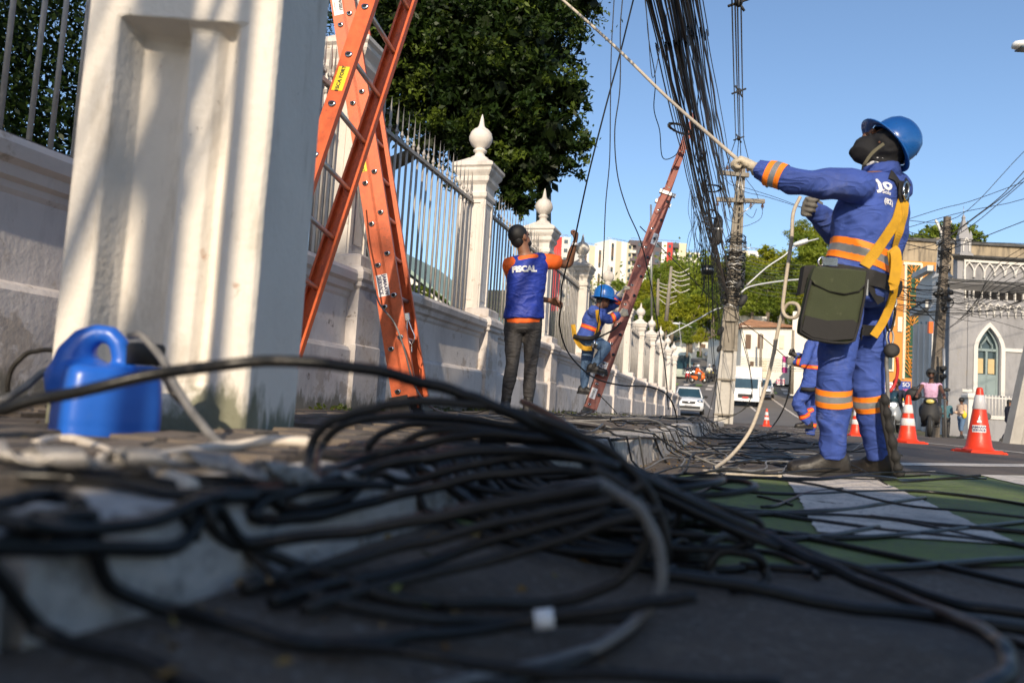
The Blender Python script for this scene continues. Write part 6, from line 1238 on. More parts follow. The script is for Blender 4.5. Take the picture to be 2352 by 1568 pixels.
block('white and beige stepped apartment block with narrow brown windows, left of the group', AP(1338, 560), s45, [(3.2, 'w', 'v'), (2.6, 'b', 'o'), (4.4, 'w', 'v'), (2.0, 'g', 'o')], 9, 0, 3.0, 10)
block('tall white apartment block with dark balconies in the middle of the group', AP(1400, 550), s45, [(3.2, 'w', 'v'), (2.4, 'b', 'o'), (2.6, 'w', 'o'), (2.6, 'b', 'w')], 9, 0, 3.0, 10)
block('broad apartment block with dark, white and red panels behind the red ladder', AP(1446, 551, ad+6), R0, [(2.6, 'd', 'c'), (2.6, 'd', 'w'), (3.8, 'w', 'w'), (3.4, 'd', 'w'), (1.9, 'w', 'o'), (2.2, 'r', 'w'), (2.3, 'd', 'c'), (3.0, 'b', 'o')], 9, 0, 3.0, 12)
block('red and brown apartment block at the right end of the group', AP(1517, 575, ad+10), R0, [(2.0, 'd', 'c'), (1.6, 'w', 'o'), (3.6, 'r', 'w'), (3.0, 'n', 'w'), (5.0, 'g', 'w')], 7, 0, 3.0, 12)
block('plain red tower behind the third pillar finial', AP(1268, 543, ad-30), R0, [(3.4, 'r', 'o'), (2.8, 'g', 'w')], 9, 0, 3.0, 8)
block('white and yellow apartment house above the hillside trees right of the pole', AP(1700, 575, 200), R0, [(2.0, 'b', 'w'), (4.6, 'w', 'w')], 3, 0, 2.8, 6)
# ================================================================ gothic building
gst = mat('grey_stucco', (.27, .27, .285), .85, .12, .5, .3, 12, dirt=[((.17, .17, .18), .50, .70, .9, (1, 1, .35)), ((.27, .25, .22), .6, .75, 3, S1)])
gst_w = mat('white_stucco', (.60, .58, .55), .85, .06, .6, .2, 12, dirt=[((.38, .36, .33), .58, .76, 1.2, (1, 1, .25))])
grime = mat('black_grime', (.07, .07, .07), .95, .4, 2, .6, 8, dirt=[((.25, .25, .25), .58, .75, 3, S1)])
dgl = mat('door_paint', (.20, .26, .27), .6, .1, 4); blind = mat('cream_blind', (.50, .38, .20), .8)
CD = 40.0; Pf = D(2186, 1000, CD); Pf.z = 0; ex = R0; nf = -F0
gb = thing('chapel', 'grey white gothic building with pointed window, blind arcade and dark cornices at the right', 'building', Pf)
def fp(px, py):                                         # picture point -> (a, z) on the facade
    p = onpl(px, py, Pf, nf); return (p-Pf).dot(ex), p.z
def FB(mb, a0, a1, z0, z1, n0, n1): return mb.box(Pf+ex*((a0+a1)/2)+UP*((z0+z1)/2)+nf*((n0+n1)/2), (a1-a0, n1-n0, z1-z0), Matrix((ex, nf, UP)).transposed())
aR = 7.5; zc = fp(2260, 594)[1]; zd = fp(2260, 660)[1]; ze = fp(2260, 690)[1]; zarch = fp(2260, 700)[1]; a0 = fp(2180, 800)[0]
# wall with an arched opening
wa0, wa1 = fp(2244, 850)[0], fp(2296, 850)[0]; wc = (wa0+wa1)/2; ww = (wa1-wa0)/2; zs_ = fp(2270, 803)[1]; zt_ = fp(2270, 752)[1]; zb_ = fp(2270, 908)[1]
def ogive(w, zsp, ztp, n=8):                            # pointed arch outline, left spring to right spring
    L = [(-w*(1-(i/n)**1.9), zsp+(ztp-zsp)*i/n) for i in range(n+1)]; return L + [(-x, z) for x, z in L[-2::-1]]
og = ogive(ww, zs_, zt_)
mb = MB(); pts = [(wc+x, z) for x, z in og]
FB(mb, a0, wc-ww, 0, zd, -.4, 0); FB(mb, wc+ww, aR, 0, zd, -.4, 0); FB(mb, wc-ww, wc+ww, 0, zb_, -.4, 0)
top = pts; n = len(top); P = lambda a, z, o=0: Pf+ex*a+UP*z+nf*o
vs = [P(a, z) for a, z in top]+[P(a, zd) for a, z in top]+[P(a, z, -.4) for a, z in top]; mb.add(vs, [(i, i+1, n+i+1, n+i) for i in range(n-1)]+[(i+1, i, 2*n+i, 2*n+i+1) for i in range(n-1)])
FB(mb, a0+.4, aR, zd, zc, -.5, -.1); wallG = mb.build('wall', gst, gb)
def arch_trim(par, c, w, zsp, ztp, th, o0, o1, mt, legs=0, name='arch'):
    a = ogive(w, zsp, ztp); b = ogive(w+th, zsp, ztp+th*1.2)
    if legs: a = [(-w, zsp-legs)]+a+[(w, zsp-legs)]; b = [(-w-th, zsp-legs)]+b+[(w+th, zsp-legs)]
    n = len(a); mb = MB(); V = []
    for o in (o0, o1):
        V += [P(c+x, z, o) for x, z in a]+[P(c+x, z, o) for x, z in b]
    Fc = []
    for i in range(n-1): Fc += [(2*n+i, 2*n+i+1, 3*n+i+1, 3*n+i), (i, i+1, 2*n+i+1, 2*n+i), (n+i, 3*n+i, 3*n+i+1, n+i+1)]
    mb.add(V, Fc); return mb.build(name, mt, par)
arch_trim(gb, wc, ww+.02, zs_, zt_+.02, .20, -.05, .10, gst_w, zs_-zb_, 'window_surround')
win = thing('x', None, None); bpy.data.objects.remove(win)
mb = MB(); mb.add([P(wc+x, z, -.28) for x, z in [(-ww, zb_)]+og+[(ww, zb_)]], [tuple(range(len(og)+2))]); wn_ = mb.build('window', glass_d, gb)
arch_trim(wn_, wc, ww-.09, zs_, zt_-.10, .085, -.27, -.14, dgl, zs_-zb_, 'frame')
mb = MB()
for a_, b_, c_, d_ in ((-.05, .05, zb_, zs_-.02), (-ww, ww, zs_-.06, zs_+.06), (-ww, ww, zb_, zb_+1.05), (-ww*.5-.03, -ww*.5+.03, zs_, zs_+.25), (ww*.5-.03, ww*.5+.03, zs_, zs_+.25)): FB(mb, wc+a_, wc+b_, c_, d_, -.27, -.16)
for s in (-1, 1):
    for k_ in range(6): t0 = k_/6; mb.box(P(wc+s*(ww*.5-ww*.5*math.sin(t0*1.5)), zs_+.25+t0*.45, -.2), (.05, .08, .12), Matrix((ex, nf, UP)).transposed())
mb.build('mullion', dgl, wn_)
for s in (-1, 1):
    mb = MB(); FB(mb, wc+s*ww*.5-.16, wc+s*ww*.5+.16, zb_+1.1, zb_+1.85, -.26, -.24); mb.build('blind', blind, wn_)
def corn(nm, prof_, a_s, a_e, mt, par, ret=True):                # cornice with a profile (offset, z), returned to the left round the corner
    mb = MB(); prof_ = prof_+[(-.2, prof_[-1][1]), (-.2, prof_[0][1])]; mb.loft([[P(a_s-o, z, o) for o, z in prof_], [P(a_e, z, o) for o, z in prof_]], True, False); ret and mb.loft([[P(a_s-o, z, -6) for o, z in prof_], [P(a_s-o, z, o) for o, z in prof_]], True, False); return mb.build(nm, mt, par)
corn('cornice', [(.04, zd-.22), (.12, zd-.15), (.30, zd-.02), (.42, zd+.06), (.46, zd+.12), (.40, zd+.20), (.05, zd+.26)], a0, aR, gst, gb, False)
corn('cornice_top', [(.30, zd+.14), (.48, zd+.13), (.47, zd+.24), (.1, zd+.34)], a0, aR, grime, gb, False)
corn('parapet_coping', [(.0, zc-.12), (.10, zc-.06), (.22, zc+.02), (.24, zc+.10), (-.05, zc+.16)], a0+.15, aR, grime, gb, False)
corn('string_course', [(0, fp(2320, 809)[1]), (.07, fp(2320, 808)[1]), (.07, fp(2320, 802)[1]), (0, fp(2320, 800)[1])], wc+ww+.25, aR, gst_w, gb, False)
corn('string_course', [(0, fp(2200, 900)[1]), (.07, fp(2200, 899)[1]), (.07, fp(2200, 894)[1]), (0, fp(2200, 892)[1])], a0, wc-ww-.25, gst_w, gb, False)
z1, z2 = fp(2260, 652)[1], fp(2260, 601)[1]; aw = .52; nA = 9
for k_ in range(nA):
    c = fp(2226, 620)[0]+k_*aw; arch_trim(gb, c, aw/2-.045, z1+(z2-z1)*.52, z2-.12, .06, -.1, .02, gst_w, .0 if k_ % 1 else .28 if k_ < 2 else .14, 'blind_arch')
mb = MB(); FB(mb, fp(2214, 620)[0], fp(2214, 620)[0]+.08, z1, z2, -.1, .04); FB(mb, fp(2214, 620)[0], aR, z2-.06, z2+.06, -.1, .03); mb.build('arcade_frame', gst_w, gb)
zb0, zb1 = fp(2260, 686)[1], fp(2260, 668)[1]; ab = fp(2216, 680)[0]
for k_ in range(12):
    mb = MB(); FB(mb, ab+.04+k_*.42, ab+.36+k_*.42, zb0, zb1, -.02, .006); mb.build('balustrade_opening', dark_hole, gb)
    mb = MB(); FB(mb, ab-.03+k_*.42, ab+.03+k_*.42, zb0-.05, zb1+.05, 0, .06); mb.build('baluster', gst_w, gb)
z3, z4 = fp(2260, 722)[1], fp(2260, 696)[1]
for k_ in range(13):
    c = ab+.2+k_*.36; arch_trim(gb, c, .12, z3+(z4-z3)*.5, z4-.03, .05, 0, .05, gst_w, .12, 'small_arch'); mb = MB(); mb.lathe([(.01, -.3), (.05, -.2), (.03, -.1), (.045, 0)], P(c+.18, z3+.18, .06), 6); mb.build('pendant', gst_w, gb)
mb = MB(); c = fp(2170, 800); FB(mb, a0-.05, a0+.65, 0, zd-.2, 0, .10); FB(mb, a0+.9, a0+1.0, 0, zd-.2, 0, .06); mb.build('pilaster', gst, gb)
# pinnacle on the coping
pc = P((fp(2213, 580)[0]), zc+.1, -.05); mb = MB(); mb.sq([(.34, -.05), (.34, .05), (.27, .1), (.27, .75), (.33, .8), (.30, .85)], pc, Matrix.Rotation(TH, 3, 'Z')); mb.sq([(.26, .8), (.05, 1.9), (.08, 1.93), (.02, 2.1)], pc, Matrix.Rotation(TH, 3, 'Z'))
for s in (-1, 1): mb.sq([(.06, .8), (.07, .95), (.01, 1.25)], pc+ex*s*.26+nf*.2)
pn = mb.build('pinnacle', gst, gb); oldP = P
arch_trim(pn, fp(2213, 580)[0], .13, zc+.55, zc+.92, .05, .24, .28, gst_w, .3, 'niche')
mb = MB(); mb.cyl(pc+UP*2.0, pc+UP*2.55, .012, 5); mb.build('finial_rod', steel, pn)
# sunlit side wall going away, gable and column with eagle
S0 = P(a0, 0, 0); S1_ = D(2104, 990, 45.2); S1_.z = 0; sv = nz(S1_-S0); sn = nz(sv.cross(UP)); sn = sn if sn.dot(CP-S0) > 0 else -sn; Ls = (S1_-S0).length
def sp(px, py): p = onpl(px, py, S0, sn); return (p-S0).dot(sv), p.z
side = [(0, 0), (Ls, 0), (Ls, sp(2106, 728)[1]), sp(2106, 728), sp(2138, 708), (sp(2138, 700)[0], sp(2138, 655)[1]), sp(2146, 640), (sp(2176, 650)[0]*0, zd)]
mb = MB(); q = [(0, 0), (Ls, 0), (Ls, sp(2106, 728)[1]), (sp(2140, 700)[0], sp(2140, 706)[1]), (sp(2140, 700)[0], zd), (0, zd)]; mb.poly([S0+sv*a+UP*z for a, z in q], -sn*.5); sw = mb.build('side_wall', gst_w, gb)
for (xa, ya, xb, yb, th, mt) in ((2104, 727, 2142, 706, .32, gst_w), (2104, 716, 2142, 694, .14, grime), (2110, 640, 2146, 622, .3, gst_w)):
    a_, b_ = sp(xa, ya), sp(xb, yb); A1_ = S0+sv*a_[0]+UP*a_[1]; B1_ = S0+sv*b_[0]+UP*b_[1]; mb = MB(); mb.poly([A1_, B1_, B1_+UP*th, A1_+UP*th], sn*.35); mb.build('side_cornice', mt, sw)
a_ = [sp(2104, 726), sp(2104, 660), sp(2118, 640), sp(2142, 622), sp(2142, 704)]; mb = MB(); mb.poly([S0+sv*a+UP*z for a, z in a_], -sn*.4); mb.build('gable', gst_w, sw)
for x in (2114, 2126, 2140, 2163):
    a_, b_ = sp(x, 880 if x < 2150 else 870), sp(x, 760 if x < 2150 else 790); mb = MB(); mb.poly([S0+sv*(a_[0]-.25)+UP*a_[1], S0+sv*(a_[0]+.25)+UP*a_[1], S0+sv*(a_[0]+.25)+UP*b_[1], S0+sv*a_[0]+UP*(b_[1]+.5), S0+sv*(a_[0]-.25)+UP*b_[1]], sn*.06); mb.build('side_window', dgl, sw)
for x in (2108, 2120, 2133, 2150):
    a_ = sp(x, 800); mb = MB(); mb.box(S0+sv*a_[0]+UP*(sp(x, 745)[1]/2)+sn*.12, (.22, .25, sp(x, 745)[1]), Matrix((sv, sn, UP)).transposed()); mb.build('pilaster', gst_w, sw)
ec = D(2163, 700, 42.5); eb = Vector((ec.x, ec.y, 0)); zt1 = D(2166, 560, 42.5).z
mb = MB(); mb.sq([(.42, 0), (.42, D(2163, 720, 42.5).z), (.50, D(2163, 715, 42.5).z), (.36, D(2163, 700, 42.5).z), (.33, D(2163, 640, 42.5).z), (.38, D(2163, 636, 42.5).z), (.24, D(2163, 625, 42.5).z), (.17, zt1), (.24, zt1+.05), (.22, zt1+.25), (.12, zt1+.3)], eb, Matrix.Rotation(TH, 3, 'Z')); mb.build('corner_column', gst_w, gb)
eg = thing('eagle_statue', 'pale stone eagle with raised wings on top of the slender column', 'statue', eb+UP*(zt1+.3)); e0 = eb+UP*(zt1+.3)
mb = MB(); mb.ell(e0+UP*.32, (.13, .13, .34)); mb.ell(e0+UP*.66, (.08, .10, .10)); mb.tube([e0+UP*.68, e0+UP*.66+nf*.16], [.04, .01], 6)
for s in (-1, 1): mb.loft([[e0+ex*s*x+UP*z+nf*q for x, z, q in ((x0, z0, .05), (x1, z1, .03), (x1, z1, -.05), (x0, z0, -.07))] for x0, z0, x1, z1 in ((.05, .15, .08, .55), (.18, .40, .15, .70), (.30, .68, .24, .86), (.46, .98, .30, .98), (.40, 1.06, .38, 1.05))])
mb.ell(e0+UP*.02, (.16, .16, .12)); fuse('body', mb, .03, gst_w, eg, 2)
# low wall, gatepost and railing of the chapel
lw = thing('low_wall', 'grey low wall carrying the white railing in front of the gothic building', 'wall', P(1.2, 0, 3.6)); zl = D(2300, 963, 36).z; al = (D(2228, 990, 36)-Pf).dot(ex)
mb = MB(); mb.box(Pf+ex*(al+4)+UP*(zl/2-.1)+nf*4, (8, .3, zl+.2), Matrix((ex, nf, UP)).transposed()); mb.build('wall', gst, lw); mb = MB(); mb.box(Pf+ex*(al+4)+UP*(zl+.03)+nf*4, (8, .4, .08), Matrix((ex, nf, UP)).transposed()); mb.build('coping', gst_w, lw)
lr = thing('iron_railing', 'white iron railing on the low grey wall at the far right', 'railing', P(3, zl, 4)); zr = D(2300, 908, 36).z
for k_ in range(34): mb = MB(); mb.tube([Pf+ex*(al+.1+k_*.15)+nf*4+UP*(zl+.07), Pf+ex*(al+.1+k_*.15)+nf*4+UP*zr], .022, 5); mb.build('bar', gst_w, lr)
for z in (zl+.12, zr-.12): mb = MB(); mb.box(Pf+ex*(al+2.7)+UP*z+nf*4, (5.4, .04, .05), Matrix((ex, nf, UP)).transposed()); mb.build('rail', gst_w, lr)
gpst = thing('gatepost', 'squat white gatepost with a moulded cap behind the largest cone', 'gatepost', D(2226, 1005, 35.5)); c = Pf+ex*((D(2226, 990, 36)-Pf).dot(ex))+nf*4.1; zp = D(2226, 902, 36).z
mb = MB(); mb.sq([(.24, 0), (.24, .2), (.2, .25), (.2, zp-.3), (.28, zp-.2), (.28, zp-.1), (.2, zp)], c, Matrix.Rotation(TH, 3, 'Z')); mb.build('shaft', gst_w, gpst); mb = MB(); mb.lathe([(.12, -.02), (.16, .0), (.16, .04), (.0, .05)], c+nf*.25+UP*(zp-1.0)+ex*.6, 16, Matrix.Rotation(PI/2, 3, 'X')); mb.build('round_plaque', grime, gpst)
# ================================================================ orange building and stained parapet behind
OD = 58.0; Po = D(2100, 990, OD); Po.z = 0; terra = mat('ochre_render', (.56, .24, .05), .85, .08, .5, .2, 8, dirt=[((.35, .14, .04), .6, .8, 1.2, S1)])
ob_ = thing('building', 'tall ochre orange building with a patterned ironwork screen and white framed windows', 'building', Po)
def op(px, py): p = onpl(px, py, Po, nf); return (p-Po).dot(ex), p.z
def OB(mb, r, o0, o1):
    (xa, ya), (xb, yb) = r; a_, za = op((xa+xb)/2-(xb-xa)/2, (ya+yb)/2); b_, _ = op(xb, (ya+yb)/2); zt0 = op((xa+xb)/2, ya)[1]; zb1_ = op((xa+xb)/2, yb)[1]
    return mb.box(Po+ex*((a_+b_)/2)+UP*((zt0+zb1_)/2)+nf*((o0+o1)/2), (b_-a_, o1-o0, zt0-zb1_), Matrix((ex, nf, UP)).transposed())
mb = MB(); OB(mb, ((1990, 598), (2150, 1000)), -8, 0); mb.build('wall', terra, ob_)
cream = mat('cream_trim', (.68, .62, .48), .8); tracery = mat('orange_tracery', (.70, .28, .04), .7); stg = mat('stained_glass_green', (.02, .07, .03), .3, .6, 3); 
mb = MB(); OB(mb, ((2074, 606), (2079, 870)), 0, .12); OB(mb, ((2110, 606), (2115, 870)), 0, .12); OB(mb, ((2074, 603), (2115, 609)), 0, .13); sc_ = mb.build('screen_frame', cream, ob_)
mb = MB(); OB(mb, ((2079, 609), (2110, 868)), 0, .03); mb.build('screen_glass', stg, sc_)
mb = MB(); aL, zT = op(2080, 611); aR_, zB = op(2109, 866); w_ = aR_-aL; rows = 26
def ol(a0_, z0_, a1_, z1_, r=.032): mb.tube([Po+ex*a0_+UP*z0_+nf*.09, Po+ex*a1_+UP*z1_+nf*.09], r, 4)
for k_ in range(rows):
    z0_ = zB+(zT-zB)*k_/rows; h_ = (zT-zB)/rows; m = (aL+aR_)/2
    if (k_//4) % 3 == 0: [ol(m, z0_, m+s*w_*q, z0_+h_*1.6) for s in (-1, 1) for q in (.2, .48)]
    elif (k_//4) % 3 == 1: ol(aL, z0_, aR_, z0_); [ol(m+s*w_*.2, z0_, m+s*w_*.28, z0_+h_) for s in (-1, 1)]; ol(aL+.1*w_, z0_, aL+.1*w_, z0_+h_)
    else: [ol(m+s*w_*.5, z0_, m+s*w_*.12, z0_+h_) for s in (-1, 1)]; [ol(m+s*w_*.12, z0_, m+s*w_*.3, z0_+h_) for s in (-1, 1)]; ol(aL, z0_+h_*.5, aL+w_*.25, z0_+h_*.5); ol(aR_, z0_+h_*.5, aR_-w_*.25, z0_+h_*.5)
ol(aL, zB, aL, zT, .04); ol(aR_, zB, aR_, zT, .04); tag(mb.build('tracery', tracery, sc_), kind='stuff')
for r in (((2036, 690), (2055, 748)), ((2006, 690), (2024, 748)), ((2061, 728), (2071, 762)), ((2014, 802), (2052, 852)), ((2120, 660), (2134, 720))):
    mb = MB(); OB(mb, r, 0, .10); f_ = mb.build('window_frame', cream, ob_)
    mb = MB(); (xa, ya), (xb, yb) = r; xm = (xa+xb)/2
    if xb-xa > 12:
        OB(mb, ((xa+4, ya+6), (xm-1, yb-4)), .10, .12); OB(mb, ((xm+1, ya+6), (xb-4, yb-4)), .10, .12); mb.build('pane', glass_d, f_)
sgn = thing('shop_sign', 'row of bright shop signs under the ochre building', 'sign', Po+UP*2)
blu = mat('sign_blue', (.03, .06, .28), .5); pinks = mat('sign_pink', (.75, .12, .22), .5); yel = mat('sign_yellow', (.85, .62, .02), .5)
for r, m_, n_ in ((((1975, 876), (2046, 902)), white_s, 'sign_panel'), (((2046, 876), (2062, 908)), blu, 'sign_panel'), (((2062, 876), (2084, 903)), blu, 'sign_panel'), (((2030, 898), (2062, 910)), blu, 'sign_panel'), (((2010, 912), (2084, 944)), yel, 'shop_front')):
    mb = MB(); OB(mb, r, .3, .5); mb.build(n_, m_, sgn)
def otxt(s, px, py, size, mt, off=.52, bold=.005): a_, z_ = op(px, py); text_on(s, size, Po+ex*a_+UP*z_+nf*off, ex, UP, mt, sgn, bold=bold)
otxt('SALE', 1995, 888, .55, pinks); otxt('MODA', 2030, 888, .5, pinks); otxt('OTICA', 2046, 904, .22, white_s); otxt('SO', 2073, 884, .42, white_s); otxt('10%', 2073, 897, .30, pinks); mb = MB(); OB(mb, ((2056, 920), (2078, 945)), .5, .56); mb.build('door_frame', white_s, sgn)
pp = thing('building', 'long rain stained concrete parapet of an old flat building behind the gothic one', 'building', D(2200, 900, 66)); st = mat('stained_concrete', (.33, .27, .19), .95, .15, .5, .4, 5, dirt=[((.08, .07, .06), .48, .68, 1.5, (1, 1, .12))])
Pq = D(2220, 990, 66); Pq.z = 0
def qb(mb, r, o0, o1):
    (xa, ya), (xb, yb) = r; A2 = onpl(xa, (ya+yb)/2, Pq, nf); B2 = onpl(xb, (ya+yb)/2, Pq, nf); zt2 = onpl((xa+xb)/2, ya, Pq, nf).z; zb2 = onpl((xa+xb)/2, yb, Pq, nf).z; c = (A2+B2)/2; return mb.box(Vector((c.x, c.y, (zt2+zb2)/2))+nf*((o0+o1)/2), ((B2-A2).length, o1-o0, zt2-zb2), Matrix((ex, nf, UP)).transposed())
mb = MB(); qb(mb, ((2070, 560), (2420, 1010)), -10, 0); mb.build('wall', st, pp); mb = MB(); qb(mb, ((2068, 556), (2424, 563)), -10, .2); mb.build('coping', grime, pp)
mb = MB(); qb(mb, ((2194, 530), (2250, 562)), -8, -3); mb.build('stair_tower', mat('cream_tower', (.60, .52, .38), .85, .08, .4), pp); mb = MB(); qb(mb, ((2184, 534), (2197, 562)), -8, -2.5); mb.build('tower_door', cols['n'], pp)
tile = mat('old_tiles', (.16, .12, .08), .9, .3, 4, .8, 10); A2, B2 = onpl(2240, 566, Pq, nf), onpl(2335, 566, Pq, nf); C2, D2 = onpl(2256, 549, Pq, nf), onpl(2308, 549, Pq, nf)
mb = MB(); mb.poly([A2-nf*1, B2-nf*1, D2-nf*4, C2-nf*4], -nf*.5-UP*.3); mb.build('roof', tile, pp)
for k_ in range(16): 
    t_ = (k_+.5)/16; mb = MB(); mb.tube([A2.lerp(B2, t_)-nf*.95+UP*.06, C2.lerp(D2, t_)-nf*3.95+UP*.06], .10, 6); mb.build('tile_row', tile, pp)
mb = MB(); qb(mb, ((2330, 548), (2337, 566)), -5, -4.4); mb.build('chimney', st, pp)
# leaning poles at the right
rp = thing('utility_pole', 'blackened concrete pole loaded with wires in front of the gothic building', 'utility pole', G(2144, 1002)); a = G(2142, 1003, False); a = D(2141, 1003, 32); a.z = 0; b = D(2176, 498, 32.5); mb = MB(); pole_I(mb, a, b.z-a.z, .42, .22, .32, .18, Vector((b.x-a.x, b.y-a.y, 0)), 12, Matrix.Rotation(TH, 3, 'Z'), .25); sh_ = mb.build('shaft', mat('sooty_concrete', (.13, .11, .09), .95, .35, 3, .8, 20, dirt=[((.30, .25, .19), .60, .75, 1.5, (1, 1, .3))]), rp)
mb = MB(); rs = np.random.RandomState(8)
for i in range(40):
    z = rs.uniform(5.6, 8.6); t_ = z/b.z; c = Vector((a.x+(b.x-a.x)*t_, a.y+(b.y-a.y)*t_, z)); mb.tube([c+R0*.25*math.cos(q+i)+F0*.22*math.sin(q+i)+UP*rs.uniform(-.1, .1) for q in np.linspace(0, 5, 9)], .016, 4, False)
for i in range(9): c = D(2162+rs.uniform(-14, 22), 690+rs.uniform(-25, 25), 31.7); mb.ell(c, (.12, .10, .10), None, 7, 5)
for cx_, cy_ in ((2176, 695), (2182, 560)): mb.tube([D(cx_+14*math.cos(q), cy_+12*math.sin(q), 31.8) for q in np.linspace(0, 12.6, 40)], .02, 4)
tag(mb.build('wound_cable', cable_k, sh_), kind='stuff')
tl = thing('traffic_light', 'small traffic light fixed low on the blackened pole', 'traffic light', D(2162, 880, 31.5)); mb = MB(); c = D(2160, 868, 31.6)
for z in (0, .32): mb.box(c+UP*z, (.24, .2, .28), Matrix.Rotation(TH, 3, 'Z')); mb.tube([c+UP*(z+.06)-F0*.1, c+UP*(z+.06)-F0*.28], [.09, .10], 10)
mb.tube([c+UP*.2, c+UP*.2-R0*.4], .03, 6); mb.build('case', black_m, tl); mb = MB(); mb.cyl(D(2172, 1003, 31.5), D(2168, 800, 31.5), .05, 8); mb.build('post', steel, tl); mb = MB(); mb.box(D(2137, 752, 31.4), (.16, .12, .45), Matrix.Rotation(TH, 3, 'Z')); mb.build('orange_box', ora_m, tl)
lp = thing('lamp_pole', 'thick pale concrete pole leaning at the right edge of the picture', 'utility pole', D(2330, 1016, 24)); mb = MB(); a = D(2328, 1018, 24); b = D(2366, 830, 24); b = b+(b-a)*1.6; pole_I(mb, a-UP*.05, b.z-a.z, .48, .30, .36, .24, Vector((b.x-a.x, b.y-a.y, 0)), 8, Matrix.Rotation(TH, 3, 'Z'), .22); mb.build('shaft', mat('pale_concrete', (.36, .34, .31), .9, .15, 2, .6, 30), lp)
mb = MB(); mb.tube([D(2310, 905, 24), D(2370, 925, 24)], .015, 5); 
# ================================================================ distant street fronts
def house(label, px0, px1, pyt, pyb, d, mt, roof=None, wins=(), door=(), dep=8, rot=0):
    P_ = D((px0+px1)/2, pyb, d); t = thing('house', label, 'house', P_); e_ = nz(R0*math.cos(rot)+F0*math.sin(rot)); n_ = -nz(F0*math.cos(rot)-R0*math.sin(rot))
    def hb(mb, xa, xb, ya, yb, o0, o1):
        A3 = onpl(xa, (ya+yb)/2, P_, n_); B3 = onpl(xb, (ya+yb)/2, P_, n_); z1_ = onpl((xa+xb)/2, ya, P_, n_).z; z0_ = onpl((xa+xb)/2, yb, P_, n_).z; c = (A3+B3)/2; mb.box(Vector((c.x, c.y, (z0_+z1_)/2))+n_*((o0+o1)/2), ((B3-A3).length, o1-o0, z1_-z0_), Matrix((e_, n_, UP)).transposed())
    mb = MB(); hb(mb, px0, px1, pyt, pyb+12, -dep, 0); mb.build('wall', mt, t)
    if roof:
        A3, B3 = onpl(px0-4, pyt, P_, n_), onpl(px1+4, pyt, P_, n_); m_ = onpl((px0+px1)/2+roof[1], pyt-roof[0], P_, n_); mb = MB(); q = m_-n_*dep*.5; vs = [A3+n_*.5, B3+n_*.5, B3-n_*dep, A3-n_*dep, q]; mb.add(vs, [(0, 1, 4), (1, 2, 4), (2, 3, 4), (3, 0, 4), (3, 2, 1, 0)]); mb.build('roof', roof[2], t)
    for xa, xb, ya, yb, mm in wins: mb = MB(); hb(mb, xa, xb, ya, yb, -.05, .12); mb.build('window', mm, t)
    return t, hb
tilem = mat('clay_tiles', (.42, .20, .09), .9, .35, 1.2, 1, 4, dirt=[((.16, .09, .05), .5, .65, 1.6, S1)]); dw = cols['n']
house('white house with a broad clay tiled hip roof beyond the truck', 1702, 1842, 752, 868, 82, wlit, (36, -4, tilem), [(1712, 1724, 768, 800, dw), (1740, 1752, 768, 800, dw), (1776, 1782, 780, 812, dw), (1722, 1730, 830, 866, dw), (1748, 1760, 826, 868, cream), (1790, 1800, 770, 800, cream)], dep=14)
house('long white wall building left of the clay roofed house', 1690, 1760, 725, 770, 110, mat('bright_white', (.78, .77, .74), .9), None, (), dep=8)
t_, hb = house('row of tall white shop fronts with banners on the right of the hill street', 1818, 1990, 715, 900, 66, wlit, None, [(1850, 1858, 850, 895, dw), (1868, 1874, 850, 898, dw), (1884, 1890, 770, 800, dw), (1900, 1908, 760, 790, dw)], dep=10, rot=-.5)
bn = thing('banner', 'magenta and white banners hanging on the white shop fronts', 'banner', D(1805, 860, 70)); mg = mat('magenta', (.42, .03, .20), .6); pk = mat('pink_red', (.70, .06, .14), .6)
for xa, xb, ya, yb, mm, tx in ((1797, 1810, 818, 832, mg, ''), (1796, 1808, 843, 856, mg, ''), (1818, 1828, 824, 842, pk, ''), (1818, 1828, 843, 855, ora_m, ''), (1785, 1801, 868, 884, white_s, 'x'), (1850, 1862, 792, 816, pk, ''), (1797, 1809, 832, 843, white_s, '')):
    A3 = D(xa, (ya+yb)/2, 70); B3 = D(xb, (ya+yb)/2, 70); mb = MB(); mb.box(D((xa+xb)/2, (ya+yb)/2, 70), ((B3-A3).length, .08, (yb-ya)*70/1850), Matrix((ex, nf, UP)).transposed()); s_ = mb.build('banner_cloth', mm, bn)
    if tx: text_on('VENDE', .24, D((xa+xb)/2, ya+5, 69.9), ex, UP, pk, s_, bold=.004); text_on('ALUGA', .24, D((xa+xb)/2, ya+11, 69.9), ex, UP, pk, s_, bold=.004)
wl2 = house('long sunlit white wall climbing the hill left of the pole', 1545, 1712, 800, 822, 118, wlit, None, [(1600, 1612, 806, 820, leaf_hill2)], dep=3)
house('white low house on the hill above the cars', 1560, 1640, 782, 806, 130, wlit, (10, 0, tilem), [(1580, 1590, 790, 802, dw), (1610, 1620, 790, 802, dw)], dep=6)
